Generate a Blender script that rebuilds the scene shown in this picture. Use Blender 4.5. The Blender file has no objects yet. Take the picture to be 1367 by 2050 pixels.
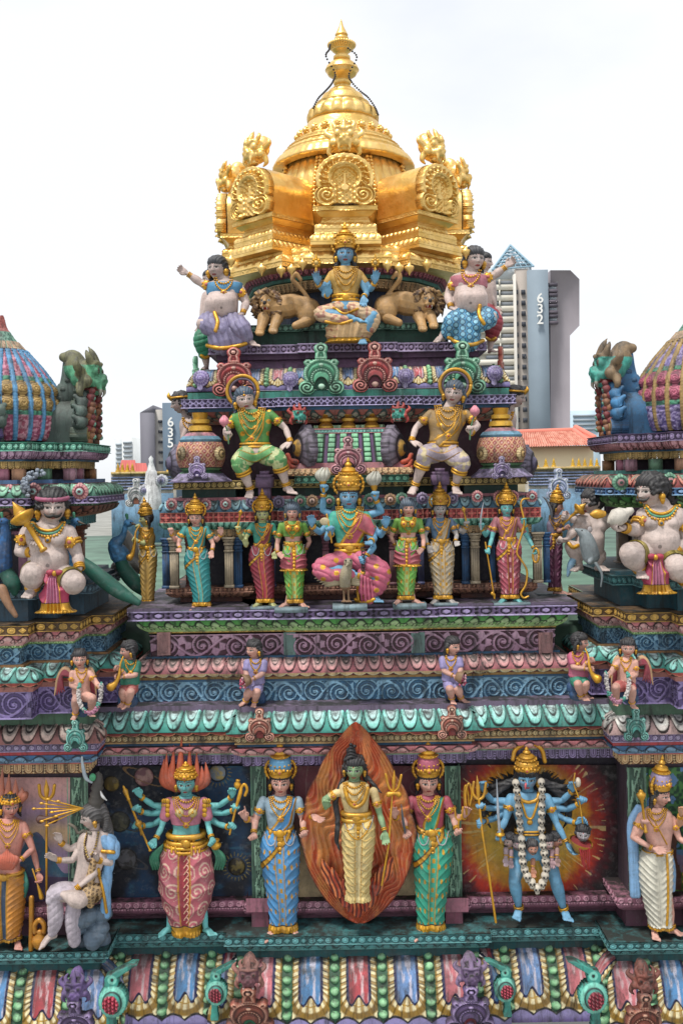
import bpy, math, random
import numpy as np
from mathutils import Vector, Matrix
from mathutils.bvhtree import BVHTree
random.seed(7); RNG = np.random.RandomState(11)
SC = bpy.context.scene; COL = SC.collection
F = 2000.0; CX = 683.5; CY = 950.0; HC = 10.0; ROLL = 0.016; X0 = 0.07
pi = math.pi
# ---------------------------------------------------------------- colour helpers
def lin(c):
 c = np.asarray(c, float)
 return np.where(c <= .04045, c / 12.92, ((c + .055) / 1.055) ** 2.4)
def hx(s, k=1.0):
 return lin([int(s[i:i + 2], 16) / 255. for i in (0, 2, 4)]) * k
GOLD = hx('d9a233'); GOLDD = hx('8c5f1c'); BLK = hx('1a1818'); WHT = hx('d8d4cc')
# ---------------------------------------------------------------- space: photo rows / columns -> metres at a given depth
def PW(P, Y):
 P = np.asarray(P, float); x = P[:, 0] - CX; y = -P[:, 1] - CY
 ux = x - ROLL * y; uy = y + ROLL * x
 D = Y - P[:, 2] * Y / F
 return np.stack([ux * D / F, D, HC - uy * D / F], 1)
def pw(x, y, Y, z=0): return PW([[x, -y, z]], Y)[0]
def ZR(y, Y, x=700): return pw(x, y, Y)[2]
def XR(x, Y, y=1200): return pw(x, y, Y)[0]
# ---------------------------------------------------------------- object creation
MATS = {}
def tag(o, label=None, cat=None, group=None, kind=None):
 if label: o['label'] = label
 if cat: o['category'] = cat
 if group: o['group'] = group
 if kind: o['kind'] = kind
 return o
def empty(name, loc, label=None, cat=None, group=None):
 o = bpy.data.objects.new(name, None); COL.objects.link(o); o.location = loc
 o.empty_display_size = .1
 return tag(o, label, cat, group)
def mesh_np(name, V, Fc, col=None, gold=None, smooth=True):
 """V (n,3); Fc list of arrays of quads/tris or one array"""
 me = bpy.data.meshes.new(name)
 if not isinstance(Fc, list): Fc = [Fc]
 Fc = [np.asarray(f, np.int32) for f in Fc if len(f)]
 nl = sum(f.size for f in Fc); npol = sum(len(f) for f in Fc)
 me.vertices.add(len(V)); me.loops.add(nl); me.polygons.add(npol)
 me.vertices.foreach_set('co', np.ascontiguousarray(V, np.float32).ravel())
 me.loops.foreach_set('vertex_index', np.concatenate([f.ravel() for f in Fc]))
 tot = np.concatenate([np.full(len(f), f.shape[1], np.int32) for f in Fc])
 st = np.concatenate([[0], np.cumsum(tot)[:-1]]).astype(np.int32)
 me.polygons.foreach_set('loop_start', st)
 try: me.polygons.foreach_set('loop_total', tot)
 except Exception: pass
 me.update(calc_edges=True)
 if smooth: me.polygons.foreach_set('use_smooth', np.ones(npol, bool))
 if col is not None:
  col = np.asarray(col, float)
  if col.ndim == 1: col = np.tile(col, (len(V), 1))
  a = me.color_attributes.new('Col', 'FLOAT_COLOR', 'POINT')
  c4 = np.ones((len(V), 4), np.float32); c4[:, :3] = np.clip(col, 0, 1); a.data.foreach_set('color', c4.ravel())
  g = me.attributes.new('gld', 'FLOAT', 'POINT')
  gv = np.zeros(len(V)) if gold is None else (np.full(len(V), float(gold)) if np.isscalar(gold) else gold)
  g.data.foreach_set('value', np.asarray(gv, np.float32))
 me.validate()
 return me
def mk(name, V, Fc, col=None, gold=None, mat='paint', parent=None, Y=None, smooth=True):
 """px-space (Y given) or world-space mesh object"""
 W = PW(V, Y) if Y is not None else np.asarray(V, float)
 if parent is not None:
  p = parent; off = Vector((0, 0, 0))
  while p is not None: off += p.location; p = p.parent
  W = W - np.array(off)
 if mat == 'gold': gold = 1.
 me = mesh_np(name, W, Fc, col, gold, smooth)
 o = bpy.data.objects.new(name, me); COL.objects.link(o)
 me.materials.append(MATS[mat] if isinstance(mat, str) else mat)
 if parent is not None: o.parent = parent
 return o
# ---------------------------------------------------------------- mesh buffers (px space: x right, y UP (=-row), z to viewer)
class MB:
 def __init__(s): s.V = []; s.Q = []; s.T = []; s.n = 0; s.C = []; s.G = []
 def add(s, V, Q=None, T=None, col=(.5, .5, .5), gold=0.):
  V = np.asarray(V, float)
  if Q is not None and len(Q): s.Q.append(np.asarray(Q) + s.n)
  if T is not None and len(T): s.T.append(np.asarray(T) + s.n)
  s.V.append(V); s.n += len(V)
  c = np.asarray(col, float); s.C.append(np.tile(c, (len(V), 1)) if c.ndim == 1 else c)
  s.G.append(np.full(len(V), gold) if np.isscalar(gold) else gold)
  return s
 def get(s):
  Fc = []
  if s.Q: Fc.append(np.concatenate(s.Q))
  if s.T: Fc.append(np.concatenate(s.T))
  return np.concatenate(s.V), Fc, np.concatenate(s.C), np.concatenate(s.G)
 def build(s, name, parent=None, Y=None, mat='paint', smooth=True):
  V, Fc, C, G = s.get()
  return mk(name, V, Fc, C, G, mat, parent, Y, smooth)
def gridq(nr, nc, wrap=False):
 i = np.arange(nr - 1)[:, None]; j = np.arange(nc if wrap else nc - 1)[None, :]
 j2 = (j + 1) % nc
 a = i * nc + j; b = i * nc + j2; c = (i + 1) * nc + j2; d = (i + 1) * nc + j
 return np.stack([a, b, c, d], -1).reshape(-1, 4)
def catmull(P, n=5):
 P = np.asarray(P, float)
 if len(P) < 3 or n <= 1:
  if n <= 1: return P
  t = np.linspace(0, 1, n + 1)[:, None]; return P[0] * (1 - t) + P[1] * t if len(P) == 2 else P
 Q = np.vstack([2 * P[0] - P[1], P, 2 * P[-1] - P[-2]]); out = []
 for i in range(1, len(Q) - 2):
  for k in range(n):
   t = k / n
   out.append(.5 * ((2 * Q[i]) + (Q[i + 1] - Q[i - 1]) * t + (2 * Q[i - 1] - 5 * Q[i] + 4 * Q[i + 1] - Q[i + 2]) * t * t + (3 * Q[i] - Q[i - 1] - 3 * Q[i + 1] + Q[i + 2]) * t ** 3))
 out.append(Q[-2]); return np.array(out)
def yu(p):  # (x, row, z) -> internal
 p = np.asarray(p, float)
 if p.shape[-1] == 2: p = np.concatenate([p, np.zeros(p.shape[:-1] + (1,))], -1)
 q = p.copy(); q[..., 1] = -q[..., 1]; return q
def tubeV(P, R, n=12, sm=4, flat=1.0, caps=True):
 """swept round tube with round ends; P internal coords (k,3), R radii (k)"""
 P = np.asarray(P, float); R = np.asarray(R, float) * np.ones(len(P))
 A = catmull(np.column_stack([P, R]), sm) if len(P) > 2 else np.column_stack([P, R])
 P = A[:, :3]; R = np.maximum(A[:, 3], .02)
 T = np.gradient(P, axis=0); T /= np.linalg.norm(T, axis=1)[:, None] + 1e-9
 up = np.array([0, 0, 1.]) if abs(T[0][2]) < .9 else np.array([1., 0, 0])
 Us = []
 u = np.cross(T[0], up); u /= np.linalg.norm(u)
 for t in T:
  u = u - t * np.dot(u, t); u /= np.linalg.norm(u) + 1e-9; Us.append(u)
 U = np.array(Us); W = np.cross(U, T)
 if caps:
  cs = []
  for k in (75, 50, 25): a = math.radians(k); cs.append((math.sin(a), math.cos(a)))
  P0 = np.array([P[0] - T[0] * R[0] * s for s, c in cs]); R0 = np.array([R[0] * c for s, c in cs])
  P1 = np.array([P[-1] + T[-1] * R[-1] * s for s, c in cs[::-1]]); R1 = np.array([R[-1] * c for s, c in cs[::-1]])
  P = np.vstack([P0, P, P1]); R = np.concatenate([R0, R, R1])
  U = np.vstack([np.tile(U[0], (3, 1)), U, np.tile(U[-1], (3, 1))]); W = np.vstack([np.tile(W[0], (3, 1)), W, np.tile(W[-1], (3, 1))])
 th = np.arange(n) * 2 * pi / n
 V = P[:, None, :] + R[:, None, None] * (np.cos(th)[None, :, None] * U[:, None, :] + flat * np.sin(th)[None, :, None] * W[:, None, :])
 V = V.reshape(-1, 3); m = len(P)
 Q = gridq(m, n, True)
 c0 = len(V); V = np.vstack([V, P[0], P[-1]])
 j = np.arange(n)
 T3 = np.vstack([np.stack([j * 0 + c0, (j + 1) % n, j], 1), np.stack([j * 0 + c0 + 1, (m - 1) * n + j, (m - 1) * n + (j + 1) % n], 1)])
 return V, Q, T3
def sphV(c, r, n=14, m=9, M=None):
 r = np.asarray(r, float) * np.ones(3)
 ph = np.linspace(0, pi, m); th = np.arange(n) * 2 * pi / n
 V = np.stack([np.sin(ph)[:, None] * np.cos(th), np.cos(ph)[:, None] * np.ones(n), np.sin(ph)[:, None] * np.sin(th)], -1).reshape(-1, 3) * r
 if M is not None: V = V @ np.asarray(M).T
 V = V + np.asarray(c, float)
 Q = gridq(m, n, True)[:, ::1]
 return V, Q, None
def rotm(yaw=0, pitch=0, roll=0):
 """yaw: + turns the front (z) towards image right; pitch + looks down; roll + leans towards image right"""
 cy, sy = math.cos(yaw), math.sin(yaw); cp, sp = math.cos(pitch), math.sin(pitch); cr, sr = math.cos(roll), math.sin(roll)
 Ry = np.array([[cy, 0, sy], [0, 1, 0], [-sy, 0, cy]]); Rx = np.array([[1, 0, 0], [0, cp, -sp], [0, sp, cp]])
 Rz = np.array([[cr, sr, 0], [-sr, cr, 0], [0, 0, 1]])
 return Rz @ Ry @ Rx
def vnorm(V, Fc):
 N = np.zeros_like(V)
 for f in Fc:
  n = np.cross(V[f[:, 1]] - V[f[:, 0]], V[f[:, 2]] - V[f[:, 0]])
  for k in range(f.shape[1]):
   for a in range(3): N[:, a] += np.bincount(f[:, k], n[:, a], len(V))
 return N / (np.linalg.norm(N, axis=1)[:, None] + 1e-9)
def remesh(V, Fc, vox, smooth=2, fac=.5):
 me = mesh_np('tmp', V, Fc); ob = bpy.data.objects.new('tmp', me); TMP.collection.objects.link(ob)
 m = ob.modifiers.new('r', 'REMESH'); m.mode = 'VOXEL'; m.voxel_size = vox
 if smooth:
  s = ob.modifiers.new('s', 'SMOOTH'); s.factor = fac; s.iterations = smooth
 vl = TMP.view_layers[0]; vl.update(); dg = vl.depsgraph; dg.update()
 ev = ob.evaluated_get(dg); m2 = ev.data
 n = len(m2.vertices); A = np.zeros(n * 3, np.float32); m2.vertices.foreach_get('co', A)
 k = len(m2.loops); L = np.zeros(k, np.int32); m2.loops.foreach_get('vertex_index', L)
 tot = np.zeros(len(m2.polygons), np.int32); m2.polygons.foreach_get('loop_total', tot)
 V2 = A.reshape(-1, 3).astype(float)
 st = np.concatenate([[0], np.cumsum(tot)[:-1]]); Fo = []
 for q in (3, 4):
  w = np.where(tot == q)[0]
  if len(w): Fo.append(L[st[w][:, None] + np.arange(q)[None, :]])
 bpy.data.objects.remove(ob); bpy.data.meshes.remove(me)
 return V2, Fo
TMP = bpy.data.scenes.new('work')
def mix(a, b, t):
 t = np.asarray(t)[..., None] if np.ndim(t) else t
 return a * (1 - t) + b * t
def sst(a, b, x):
 t = np.clip((x - a) / (b - a + 1e-9), 0, 1); return t * t * (3 - 2 * t)
def vnoise(x, y, s=1.0, seed=0):
 x = np.asarray(x) / s; y = np.asarray(y) / s
 def h(i, j):
  n = np.sin(i * 127.1 + j * 311.7 + seed * 74.7) * 43758.5453; return n - np.floor(n)
 i = np.floor(x); j = np.floor(y); fx = x - i; fy = y - j; fx = fx * fx * (3 - 2 * fx); fy = fy * fy * (3 - 2 * fy)
 return (h(i, j) * (1 - fx) + h(i + 1, j) * fx) * (1 - fy) + (h(i, j + 1) * (1 - fx) + h(i + 1, j + 1) * fx) * fy
def fbm(x, y, s=1.0, seed=0, o=4):
 r = 0; a = .5
 for k in range(o): r = r + a * vnoise(x, y, s / 2 ** k, seed + k); a *= .5
 return r / (1 - .5 ** o)
# ---------------------------------------------------------------- materials
def newmat(name):
 m = bpy.data.materials.new(name); m.use_nodes = True; nt = m.node_tree
 return m, nt, nt.nodes['Principled BSDF'], nt.nodes, nt.links
def painted(name, grime=.35, mould=.0, streak=.0, bump=.25, rough=.55):
 m, nt, bs, N, L = newmat(name)
 at = N.new('ShaderNodeAttribute'); at.attribute_name = 'Col'
 ag = N.new('ShaderNodeAttribute'); ag.attribute_name = 'gld'
 tc = N.new('ShaderNodeNewGeometry')
 def noise(sc, det, ro=.6, vec=None):
  n = N.new('ShaderNodeTexNoise'); n.inputs['Scale'].default_value = sc; n.inputs['Detail'].default_value = det; n.inputs['Roughness'].default_value = ro
  L.new(vec if vec else tc.outputs['Position'], n.inputs['Vector']); return n.outputs['Fac']
 def ramp(f, a, b, lo, hi):
  r = N.new('ShaderNodeMapRange'); r.inputs['From Min'].default_value = a; r.inputs['From Max'].default_value = b
  r.inputs['To Min'].default_value = lo; r.inputs['To Max'].default_value = hi; L.new(f, r.inputs['Value']); return r.outputs[0]
 def mth(op, a, b):
  q = N.new('ShaderNodeMath'); q.operation = op
  for i, v in enumerate((a, b)):
   if isinstance(v, (int, float)): q.inputs[i].default_value = v
   else: L.new(v, q.inputs[i])
  return q.outputs[0]
 def mixc(f, a, b):
  q = N.new('ShaderNodeMix'); q.data_type = 'RGBA'
  if isinstance(f, (int, float)): q.inputs[0].default_value = f
  else: L.new(f, q.inputs[0])
  for i, v in ((6, a), (7, b)):
   if isinstance(v, tuple): q.inputs[i].default_value = v
   else: L.new(v, q.inputs[i])
  return q.outputs[2]
 c = at.outputs['Color']
 d1 = ramp(noise(5, 6, .65), .42, .66, 0, grime)
 c = mixc(d1, c, (.055, .05, .055, 1))
 d2 = ramp(noise(38, 4), .5, .72, 0, grime * .9)
 c = mixc(d2, c, (.07, .06, .055, 1))
 pale = ramp(noise(16, 5), .54, .72, 0, .12 if mould < .9 else .05)
 c = mixc(pale, c, (.62, .6, .58, 1))
 if mould > 0:
  sx = N.new('ShaderNodeSeparateXYZ'); L.new(tc.outputs['Normal'], sx.inputs[0])
  up = ramp(sx.outputs[2], .35, .95, 0, 1)
  mm = mth('MULTIPLY', up, ramp(noise(7, 8, .72), .38, .54, 0, mould))
  c = mixc(mm, c, (.018, .019, .016, 1))
 if streak > 0:
  mp = N.new('ShaderNodeMapping'); mp.inputs['Scale'].default_value = (9, 9, 1.3); L.new(tc.outputs['Position'], mp.inputs[0])
  st = ramp(noise(1.6, 8, .7, mp.outputs[0]), .51, .66, 0, streak)
  c = mixc(st, c, (.02, .02, .018, 1))
 L.new(c, bs.inputs['Base Color'])
 L.new(mth('MULTIPLY', ag.outputs['Fac'], .55), bs.inputs['Metallic'])
 r1 = mth('SUBTRACT', rough, mth('MULTIPLY', ag.outputs['Fac'], .2))
 L.new(mth('ADD', r1, mth('MULTIPLY', noise(30, 3), .12)), bs.inputs['Roughness'])
 b = N.new('ShaderNodeBump'); b.inputs['Strength'].default_value = bump; b.inputs['Distance'].default_value = .004
 L.new(noise(120, 5, .7), b.inputs['Height']); L.new(b.outputs[0], bs.inputs['Normal'])
 MATS[name] = m; return m
painted('paint', .34, .4, .25, .45, .55)
painted('stucco', .42, .95, .75, .5, .6)
def simple(name, col, rough=.6, metal=0, nscale=8, var=.2, bump=.1):
 m, nt, bs, N, L = newmat(name)
 n = N.new('ShaderNodeTexNoise'); n.inputs['Scale'].default_value = nscale; n.inputs['Detail'].default_value = 6
 g = N.new('ShaderNodeNewGeometry'); L.new(g.outputs['Position'], n.inputs['Vector'])
 r = N.new('ShaderNodeValToRGB'); r.color_ramp.elements[0].position = .35; r.color_ramp.elements[1].position = .65
 c = np.asarray(col, float)
 r.color_ramp.elements[0].color = tuple(c * (1 - var)) + (1,); r.color_ramp.elements[1].color = tuple(np.minimum(c * (1 + var * .6), 1)) + (1,)
 L.new(n.outputs['Fac'], r.inputs[0]); L.new(r.outputs[0], bs.inputs['Base Color'])
 bs.inputs['Roughness'].default_value = rough; bs.inputs['Metallic'].default_value = metal
 b = N.new('ShaderNodeBump'); b.inputs['Strength'].default_value = bump; b.inputs['Distance'].default_value = .01
 L.new(n.outputs['Fac'], b.inputs['Height']); L.new(b.outputs[0], bs.inputs['Normal'])
 MATS[name] = m; return m
def goldleaf():
 m, nt, bs, N, L = newmat('gold_leaf')
 g = N.new('ShaderNodeNewGeometry')
 n = N.new('ShaderNodeTexNoise'); n.inputs['Scale'].default_value = 7; n.inputs['Detail'].default_value = 8; L.new(g.outputs['Position'], n.inputs['Vector'])
 r = N.new('ShaderNodeValToRGB'); r.color_ramp.elements[0].position = .36; r.color_ramp.elements[1].position = .62
 r.color_ramp.elements[0].color = (.74, .46, .12, 1); r.color_ramp.elements[1].color = (.90, .62, .23, 1)
 L.new(n.outputs['Fac'], r.inputs[0])
 ag = N.new('ShaderNodeAttribute'); ag.attribute_name = 'gld'
 mx = N.new('ShaderNodeMix'); mx.data_type = 'RGBA'; L.new(ag.outputs['Fac'], mx.inputs[0]); mx.inputs[6].default_value = (.32, .14, .02, 1)
 L.new(r.outputs[0], mx.inputs[7]); L.new(mx.outputs[2], bs.inputs['Base Color'])
 bs.inputs['Metallic'].default_value = .76
 mr = N.new('ShaderNodeMapRange'); mr.inputs['To Min'].default_value = .26; mr.inputs['To Max'].default_value = .5; L.new(n.outputs['Fac'], mr.inputs['Value'])
 L.new(mr.outputs[0], bs.inputs['Roughness'])
 n2 = N.new('ShaderNodeTexNoise'); n2.inputs['Scale'].default_value = 45; n2.inputs['Detail'].default_value = 6; L.new(g.outputs['Position'], n2.inputs['Vector'])
 n3 = N.new('ShaderNodeTexNoise'); n3.inputs['Scale'].default_value = 6; n3.inputs['Detail'].default_value = 2; L.new(g.outputs['Position'], n3.inputs['Vector'])
 b = N.new('ShaderNodeBump'); b.inputs['Strength'].default_value = .35; b.inputs['Distance'].default_value = .008; L.new(n2.outputs['Fac'], b.inputs['Height'])
 b2 = N.new('ShaderNodeBump'); b2.inputs['Strength'].default_value = .3; b2.inputs['Distance'].default_value = .05; L.new(n3.outputs['Fac'], b2.inputs['Height']); L.new(b.outputs[0], b2.inputs['Normal'])
 L.new(b2.outputs[0], bs.inputs['Normal'])
 MATS['gold'] = m
goldleaf()
# ---------------------------------------------------------------- camera, sky, sun
cam = bpy.data.objects.new('camera', bpy.data.cameras.new('camera')); COL.objects.link(cam)
cam.location = (0, 0, HC)
cam.rotation_euler = (Matrix.Rotation(pi / 2, 3, 'X') @ Matrix.Rotation(-ROLL, 3, 'Z')).to_euler()
cd = cam.data; cd.sensor_fit = 'VERTICAL'; cd.sensor_height = 36; cd.lens = F / 2050 * 36; cd.shift_y = -(1025 - CY) / 2050
cd.clip_end = 3000; cd.clip_start = .1
SC.camera = cam
w = bpy.data.worlds.new('World'); SC.world = w; w.use_nodes = True
nt = w.node_tree; N = nt.nodes; L = nt.links
sky = N.new('ShaderNodeTexSky'); sky.sky_type = 'NISHITA'; sky.sun_disc = False
SUN_EL = math.radians(70); SUN_AZ = math.radians(222)
sky.sun_elevation = SUN_EL; sky.sun_rotation = SUN_AZ
bg = N['Background']; bg.inputs['Strength'].default_value = .12
tc = N.new('ShaderNodeTexCoord')
no = N.new('ShaderNodeTexNoise'); no.inputs['Scale'].default_value = 1.6; no.inputs['Detail'].default_value = 6
mp = N.new('ShaderNodeMapping'); mp.inputs['Scale'].default_value = (1, 1, 2.2); L.new(tc.outputs['Generated'], mp.inputs[0]); L.new(mp.outputs[0], no.inputs['Vector'])
rp = N.new('ShaderNodeValToRGB'); rp.color_ramp.elements[0].position = .36; rp.color_ramp.elements[1].position = .56
L.new(no.outputs['Fac'], rp.inputs[0])
rp.color_ramp.elements[0].color = (.72, .72, .72, 1)
mx = N.new('ShaderNodeMix'); mx.data_type = 'RGBA'; L.new(rp.outputs[0], mx.inputs[0]); L.new(sky.outputs[0], mx.inputs[6]); mx.inputs[7].default_value = (5.8, 5.95, 6.2, 1)
L.new(mx.outputs[2], bg.inputs['Color'])
sl = bpy.data.lights.new('sun', 'SUN'); sl.energy = 2.7; sl.angle = math.radians(10); sl.color = (1, .96, .9)
so = bpy.data.objects.new('sun', sl); COL.objects.link(so)
# sky rotation: sun direction measured from +Y towards +X
sd = Vector((math.sin(SUN_AZ) * math.cos(SUN_EL), math.cos(SUN_AZ) * math.cos(SUN_EL), math.sin(SUN_EL)))
so.rotation_euler = sd.to_track_quat('Z', 'Y').to_euler(); so.location = (0, 0, 60)
SC.view_settings.view_transform = 'Standard'; SC.view_settings.look = 'None'; SC.view_settings.exposure = 0.52; SC.view_settings.gamma = 1
# ---------------------------------------------------------------- relief patterns: (U 0..1 in a tile, V 0 bottom..1 top, asp = tile width / height) -> (height 0..1, colour, gold)
def P_plain(U, V, a, C, k):
 return 0 * U, np.tile(C[0], U.shape + (1,)), 0 * U
def _ln(d, w): return 1 - sst(w * .5, w, np.abs(d))
def P_petal(U, V, a, C, k):            # hanging lotus petals with curled tips, outlined in black
 x = (U - .5) * 2;
 r = np.sqrt(np.abs(x / .95) ** 2.6 + np.abs((1 - V) / .93) ** 2.2)
 body = 1 - sst(.9, 1.0, r)
 h = body * (.55 + .45 * np.clip(1 - np.abs(r - .62) / .4, 0, 1))
 c = mix(C[1], C[3], sst(.9, .2, r)); c = mix(c, C[0], sst(.55, .95, np.abs(x)) * .6 + .25 * (V < .3)); r2 = np.sqrt(np.abs(x / .55) ** 2.4 + np.abs((1 - V) / .6) ** 2)
 c = mix(c, C[2], _ln(r - 1.0, .09)); c = mix(c, C[2], _ln(r2 - 1, .10)); h = h - .3 * _ln(r2 - 1, .2)
 c = np.where((r > 1.05)[..., None], mix(C[0], C[2], .35), c)
 return h, c, 0 * U
def P_lotus(U, V, a, C, k):            # upright waves: double-curled petals
 x = (U - .5) * a; y = V
 W = a
 b = .5 + .42 * np.cos(2 * pi * U)                # arches
 d = y - (.12 + .8 * np.abs(np.sin(pi * (U + .5))) ** .6)
 h = .5 + .5 * np.clip(np.sin(pi * np.clip(y, 0, 1)), 0, 1)
 c = mix(C[1], C[0], sst(.1, .9, y));
 c = mix(c, C[3], .6 * sst(.3, 0, np.abs(d + .22)))
 c = mix(c, C[2], _ln(d, .1))
 cx = np.abs(U - .5) * a
 s1 = np.hypot(cx - .17 * a, y - .42); th = np.arctan2(y - .42, cx - .17 * a)
 sp = np.abs(((s1 / .3 - th / (2 * pi)) % 1) - .5)
 m = (s1 < .3)
 c = np.where(m[..., None], mix(c, C[2], _ln(sp - .0, .16)), c)
 h = h - .45 * _ln(d, .12) - .3 * m * _ln(sp, .2)
 return h, c, 0 * U
def P_udrop(U, V, a, C, k):            # hanging tongues with U rings and bead strings between
 x = (U - .4) / .4; m = np.abs(x) < .92
 q = np.where(V < .45, np.hypot(x, (.45 - V) / .45 * 1.0), np.abs(x))
 body = q < .95
 ring = _ln(q - .72, .14) + _ln(q - .3, .16)
 c = np.tile(C[0], U.shape + (1,)); c = mix(c, C[1], np.clip(ring, 0, 1)); c = mix(c, C[2], _ln(q - .98, .12))
 h = np.where(body, .55 + .4 * np.clip(ring, 0, 1), 0)
 bx = (U - .9) * a; nb = max(3, int(round(1 / (.2 * a + .02))))
 by = ((V * 4) % 1 - .5) / 4
 d = np.hypot(bx, by) / .1
 bead = (np.abs(U - .9) < .12)
 hb = np.sqrt(np.clip(1 - d * d, 0, 1))
 h = np.where(bead, .25 + .6 * hb, h); c = np.where(bead[..., None], mix(np.tile(C[2], U.shape + (1,)), C[1], (hb > .15) * 1.), c)
 c = np.where(((V > .9))[..., None], C[1], c); h = np.where(V > .9, .9, h)
 return h, c, 0 * U
def P_beads(U, V, a, C, k):
 d = np.hypot((U - .5) * a, V - .5) / (.5 * min(a, .74) * .9)
 hb = np.sqrt(np.clip(1 - d * d, 0, 1))
 c = mix(np.tile(C[0], U.shape + (1,)), C[1], (d < .95) * 1.); c = mix(c, C[2], _ln(d - 1.02, .16)); c = mix(c, C[2], .8 * _ln(d - .42, .14))
 e = (V > .87) | (V < .13)
 c = np.where(e[..., None], C[3], c)
 return np.where(e, .8, hb * .9), c, 0 * U
def P_ovdi(U, V, a, C, k):             # ovals and diamonds alternating
 x = U * 2 % 1 - .5; ov = (U < .5)
 do = (np.abs(x / .42) ** 2.5 + np.abs((V - .5) / .36) ** 2.5) ** (1 / 2.5); dd = np.abs(x / .42) + np.abs((V - .5) / .36)
 d = np.where(ov, do, dd); d2 = np.hypot((U * 2 + .5) % 1 - .5, (V - .5) / a * 2) / .07
 c = mix(np.tile(C[0], U.shape + (1,)), C[1], (d < 1) * 1.); c = mix(c, C[3], _ln(d - .55, .18)); c = mix(c, C[2], _ln(d - 1.0, .12))
 h = .8 * sst(1.05, .8, d) - .25 * _ln(d - .5, .2)
 e = (V > .9) | (V < .1); c = np.where(e[..., None], C[3], c)
 return np.where(e, .9, h), c, 0 * U
def P_lattice(U, V, a, C, k):          # pierced lattice: hexagons and small crosses
 x = U - .5
 d1 = np.maximum(np.abs(x) / .36 + 0 * V, (np.abs(x) / .36 * .55 + np.abs(V - .5) / .3 * .62))
 xe = .5 - np.abs(x); d2 = xe / .11 + np.abs(np.abs(V - .5) - .22) / .17
 hole = (d1 < .82) & (d1 > .0) & ~(d1 < .5) | (d2 < 1)
 c = np.where(hole[..., None], C[2], np.tile(C[0], U.shape + (1,))); c = np.where((d1 < .5)[..., None], C[1], c)
 e = (V > .88) | (V < .12); c = np.where(e[..., None], C[3], c)
 return np.where(e, 1, np.where(hole, 0, .75)), c, 0 * U
def P_lattx(U, V, a, C, k):            # quatrefoil lattice
 x = U - .5; y = V - .5
 d = np.minimum(np.abs(np.hypot(np.abs(x) - .5, np.abs(y) - .5) - .5), 9)
 rod = d < .085
 c = np.where(rod[..., None], C[0], np.tile(C[2], U.shape + (1,)))
 e = (V > .9) | (V < .1); c = np.where(e[..., None], C[3], c)
 return np.where(e, 1, np.where(rod, .8, 0)), c, 0 * U
def P_flower(U, V, a, C, k):
 x = (U - .5) * 2; y = (V - .5) * 2; r = np.hypot(x, y); th = np.arctan2(y, x)
 pt = r / (.25 + .75 * np.abs(np.cos(2 * th + pi / 2 * 0)) ** .8)
 c = mix(np.tile(C[0], U.shape + (1,)), C[1], (pt < .95) * 1.); c = mix(c, C[2], _ln(pt - 1, .22)); c = mix(c, C[3], (r < .2) * 1.)
 e = (np.abs(y) > .84) | (np.abs(x) > .93); c = np.where(e[..., None], C[3], c)
 return np.where(e, .9, sst(1.05, .7, pt) * .7), c, 0 * U
def P_scroll(U, V, a, C, k):           # running vine with spirals and leaves
 flip = (U > .5); u = (U * 2) % 1; v = np.where(flip, 1 - V, V)
 x = (u - .5) * a / 2; y = v - .5
 R = min(a / 4, .5) * 1.02
 r = np.hypot(x, y + .03); th = np.arctan2(y + .03, x)
 ph = ((r / R * 2.6 - th / (2 * pi)) % 1)
 vine = (np.abs(ph - .5) < .17) & (r < R * .98)
 bud = np.hypot(x, y + .03) < R * .16
 st = np.abs(V - .5 - .4 * np.sin(2 * pi * U + .6)) < .055
 n = 7; lf = (np.abs(((th * n / (2 * pi)) % 1) - .5) < .28) & (r > R * .96) & (r < R * 1.5)
 leafm = lf & (np.abs(y) < .46)
 m = vine | bud | st | leafm
 c = np.where(m[..., None], mix(C[1], C[3], sst(0, 1, V)), np.tile(C[0], U.shape + (1,)))
 ed = (np.abs(np.abs(ph - .5) - .2) < .035) & (r < R)
 c = np.where((ed & ~st)[..., None], C[2], c)
 h = np.where(vine, .9 - 2.2 * np.abs(ph - .5), 0); h = np.maximum(h, np.where(st | bud, .8, 0)); h = np.maximum(h, np.where(leafm, .5, 0))
 e = (V > .95) | (V < .05); c = np.where(e[..., None], C[3], c); h = np.where(e, .9, h)
 return h, c, 0 * U
def P_circ(U, V, a, C, k):             # rings over a row of dots
 d = np.hypot((U - .5) * a, V - .62); R = min(.3, a * .46)
 c = mix(np.tile(C[0], U.shape + (1,)), C[1], np.clip(_ln(d - R * .85, R * .28) + (d < R * .35), 0, 1))
 u3 = (U * 3) % 1 - .5; d2 = np.hypot(u3 * a / 3, V - .13) / .09
 c = mix(c, C[1], (d2 < 1) * 1.)
 l = _ln(V - .27, .05); c = mix(c, C[2], l)
 return np.clip(_ln(d - R * .8, R * .4) + .6 * (d < R * .4) + .6 * (d2 < 1), 0, 1) - .3 * l, c, 0 * U
def P_vine(U, V, a, C, k): return P_scroll(V * 1.0, U, .9, C, k)
def P_wave(U, V, a, C, k):             # scalloped fringe
 b = .75 * np.abs(np.sin(pi * U)) ** .7
 m = (1 - V) < b + .2
 c = np.where(m[..., None], mix(C[0], C[1], _ln(1 - V - b - .12, .2)), np.tile(C[2], U.shape + (1,)))
 return m * .8, c, 0 * U
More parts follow.
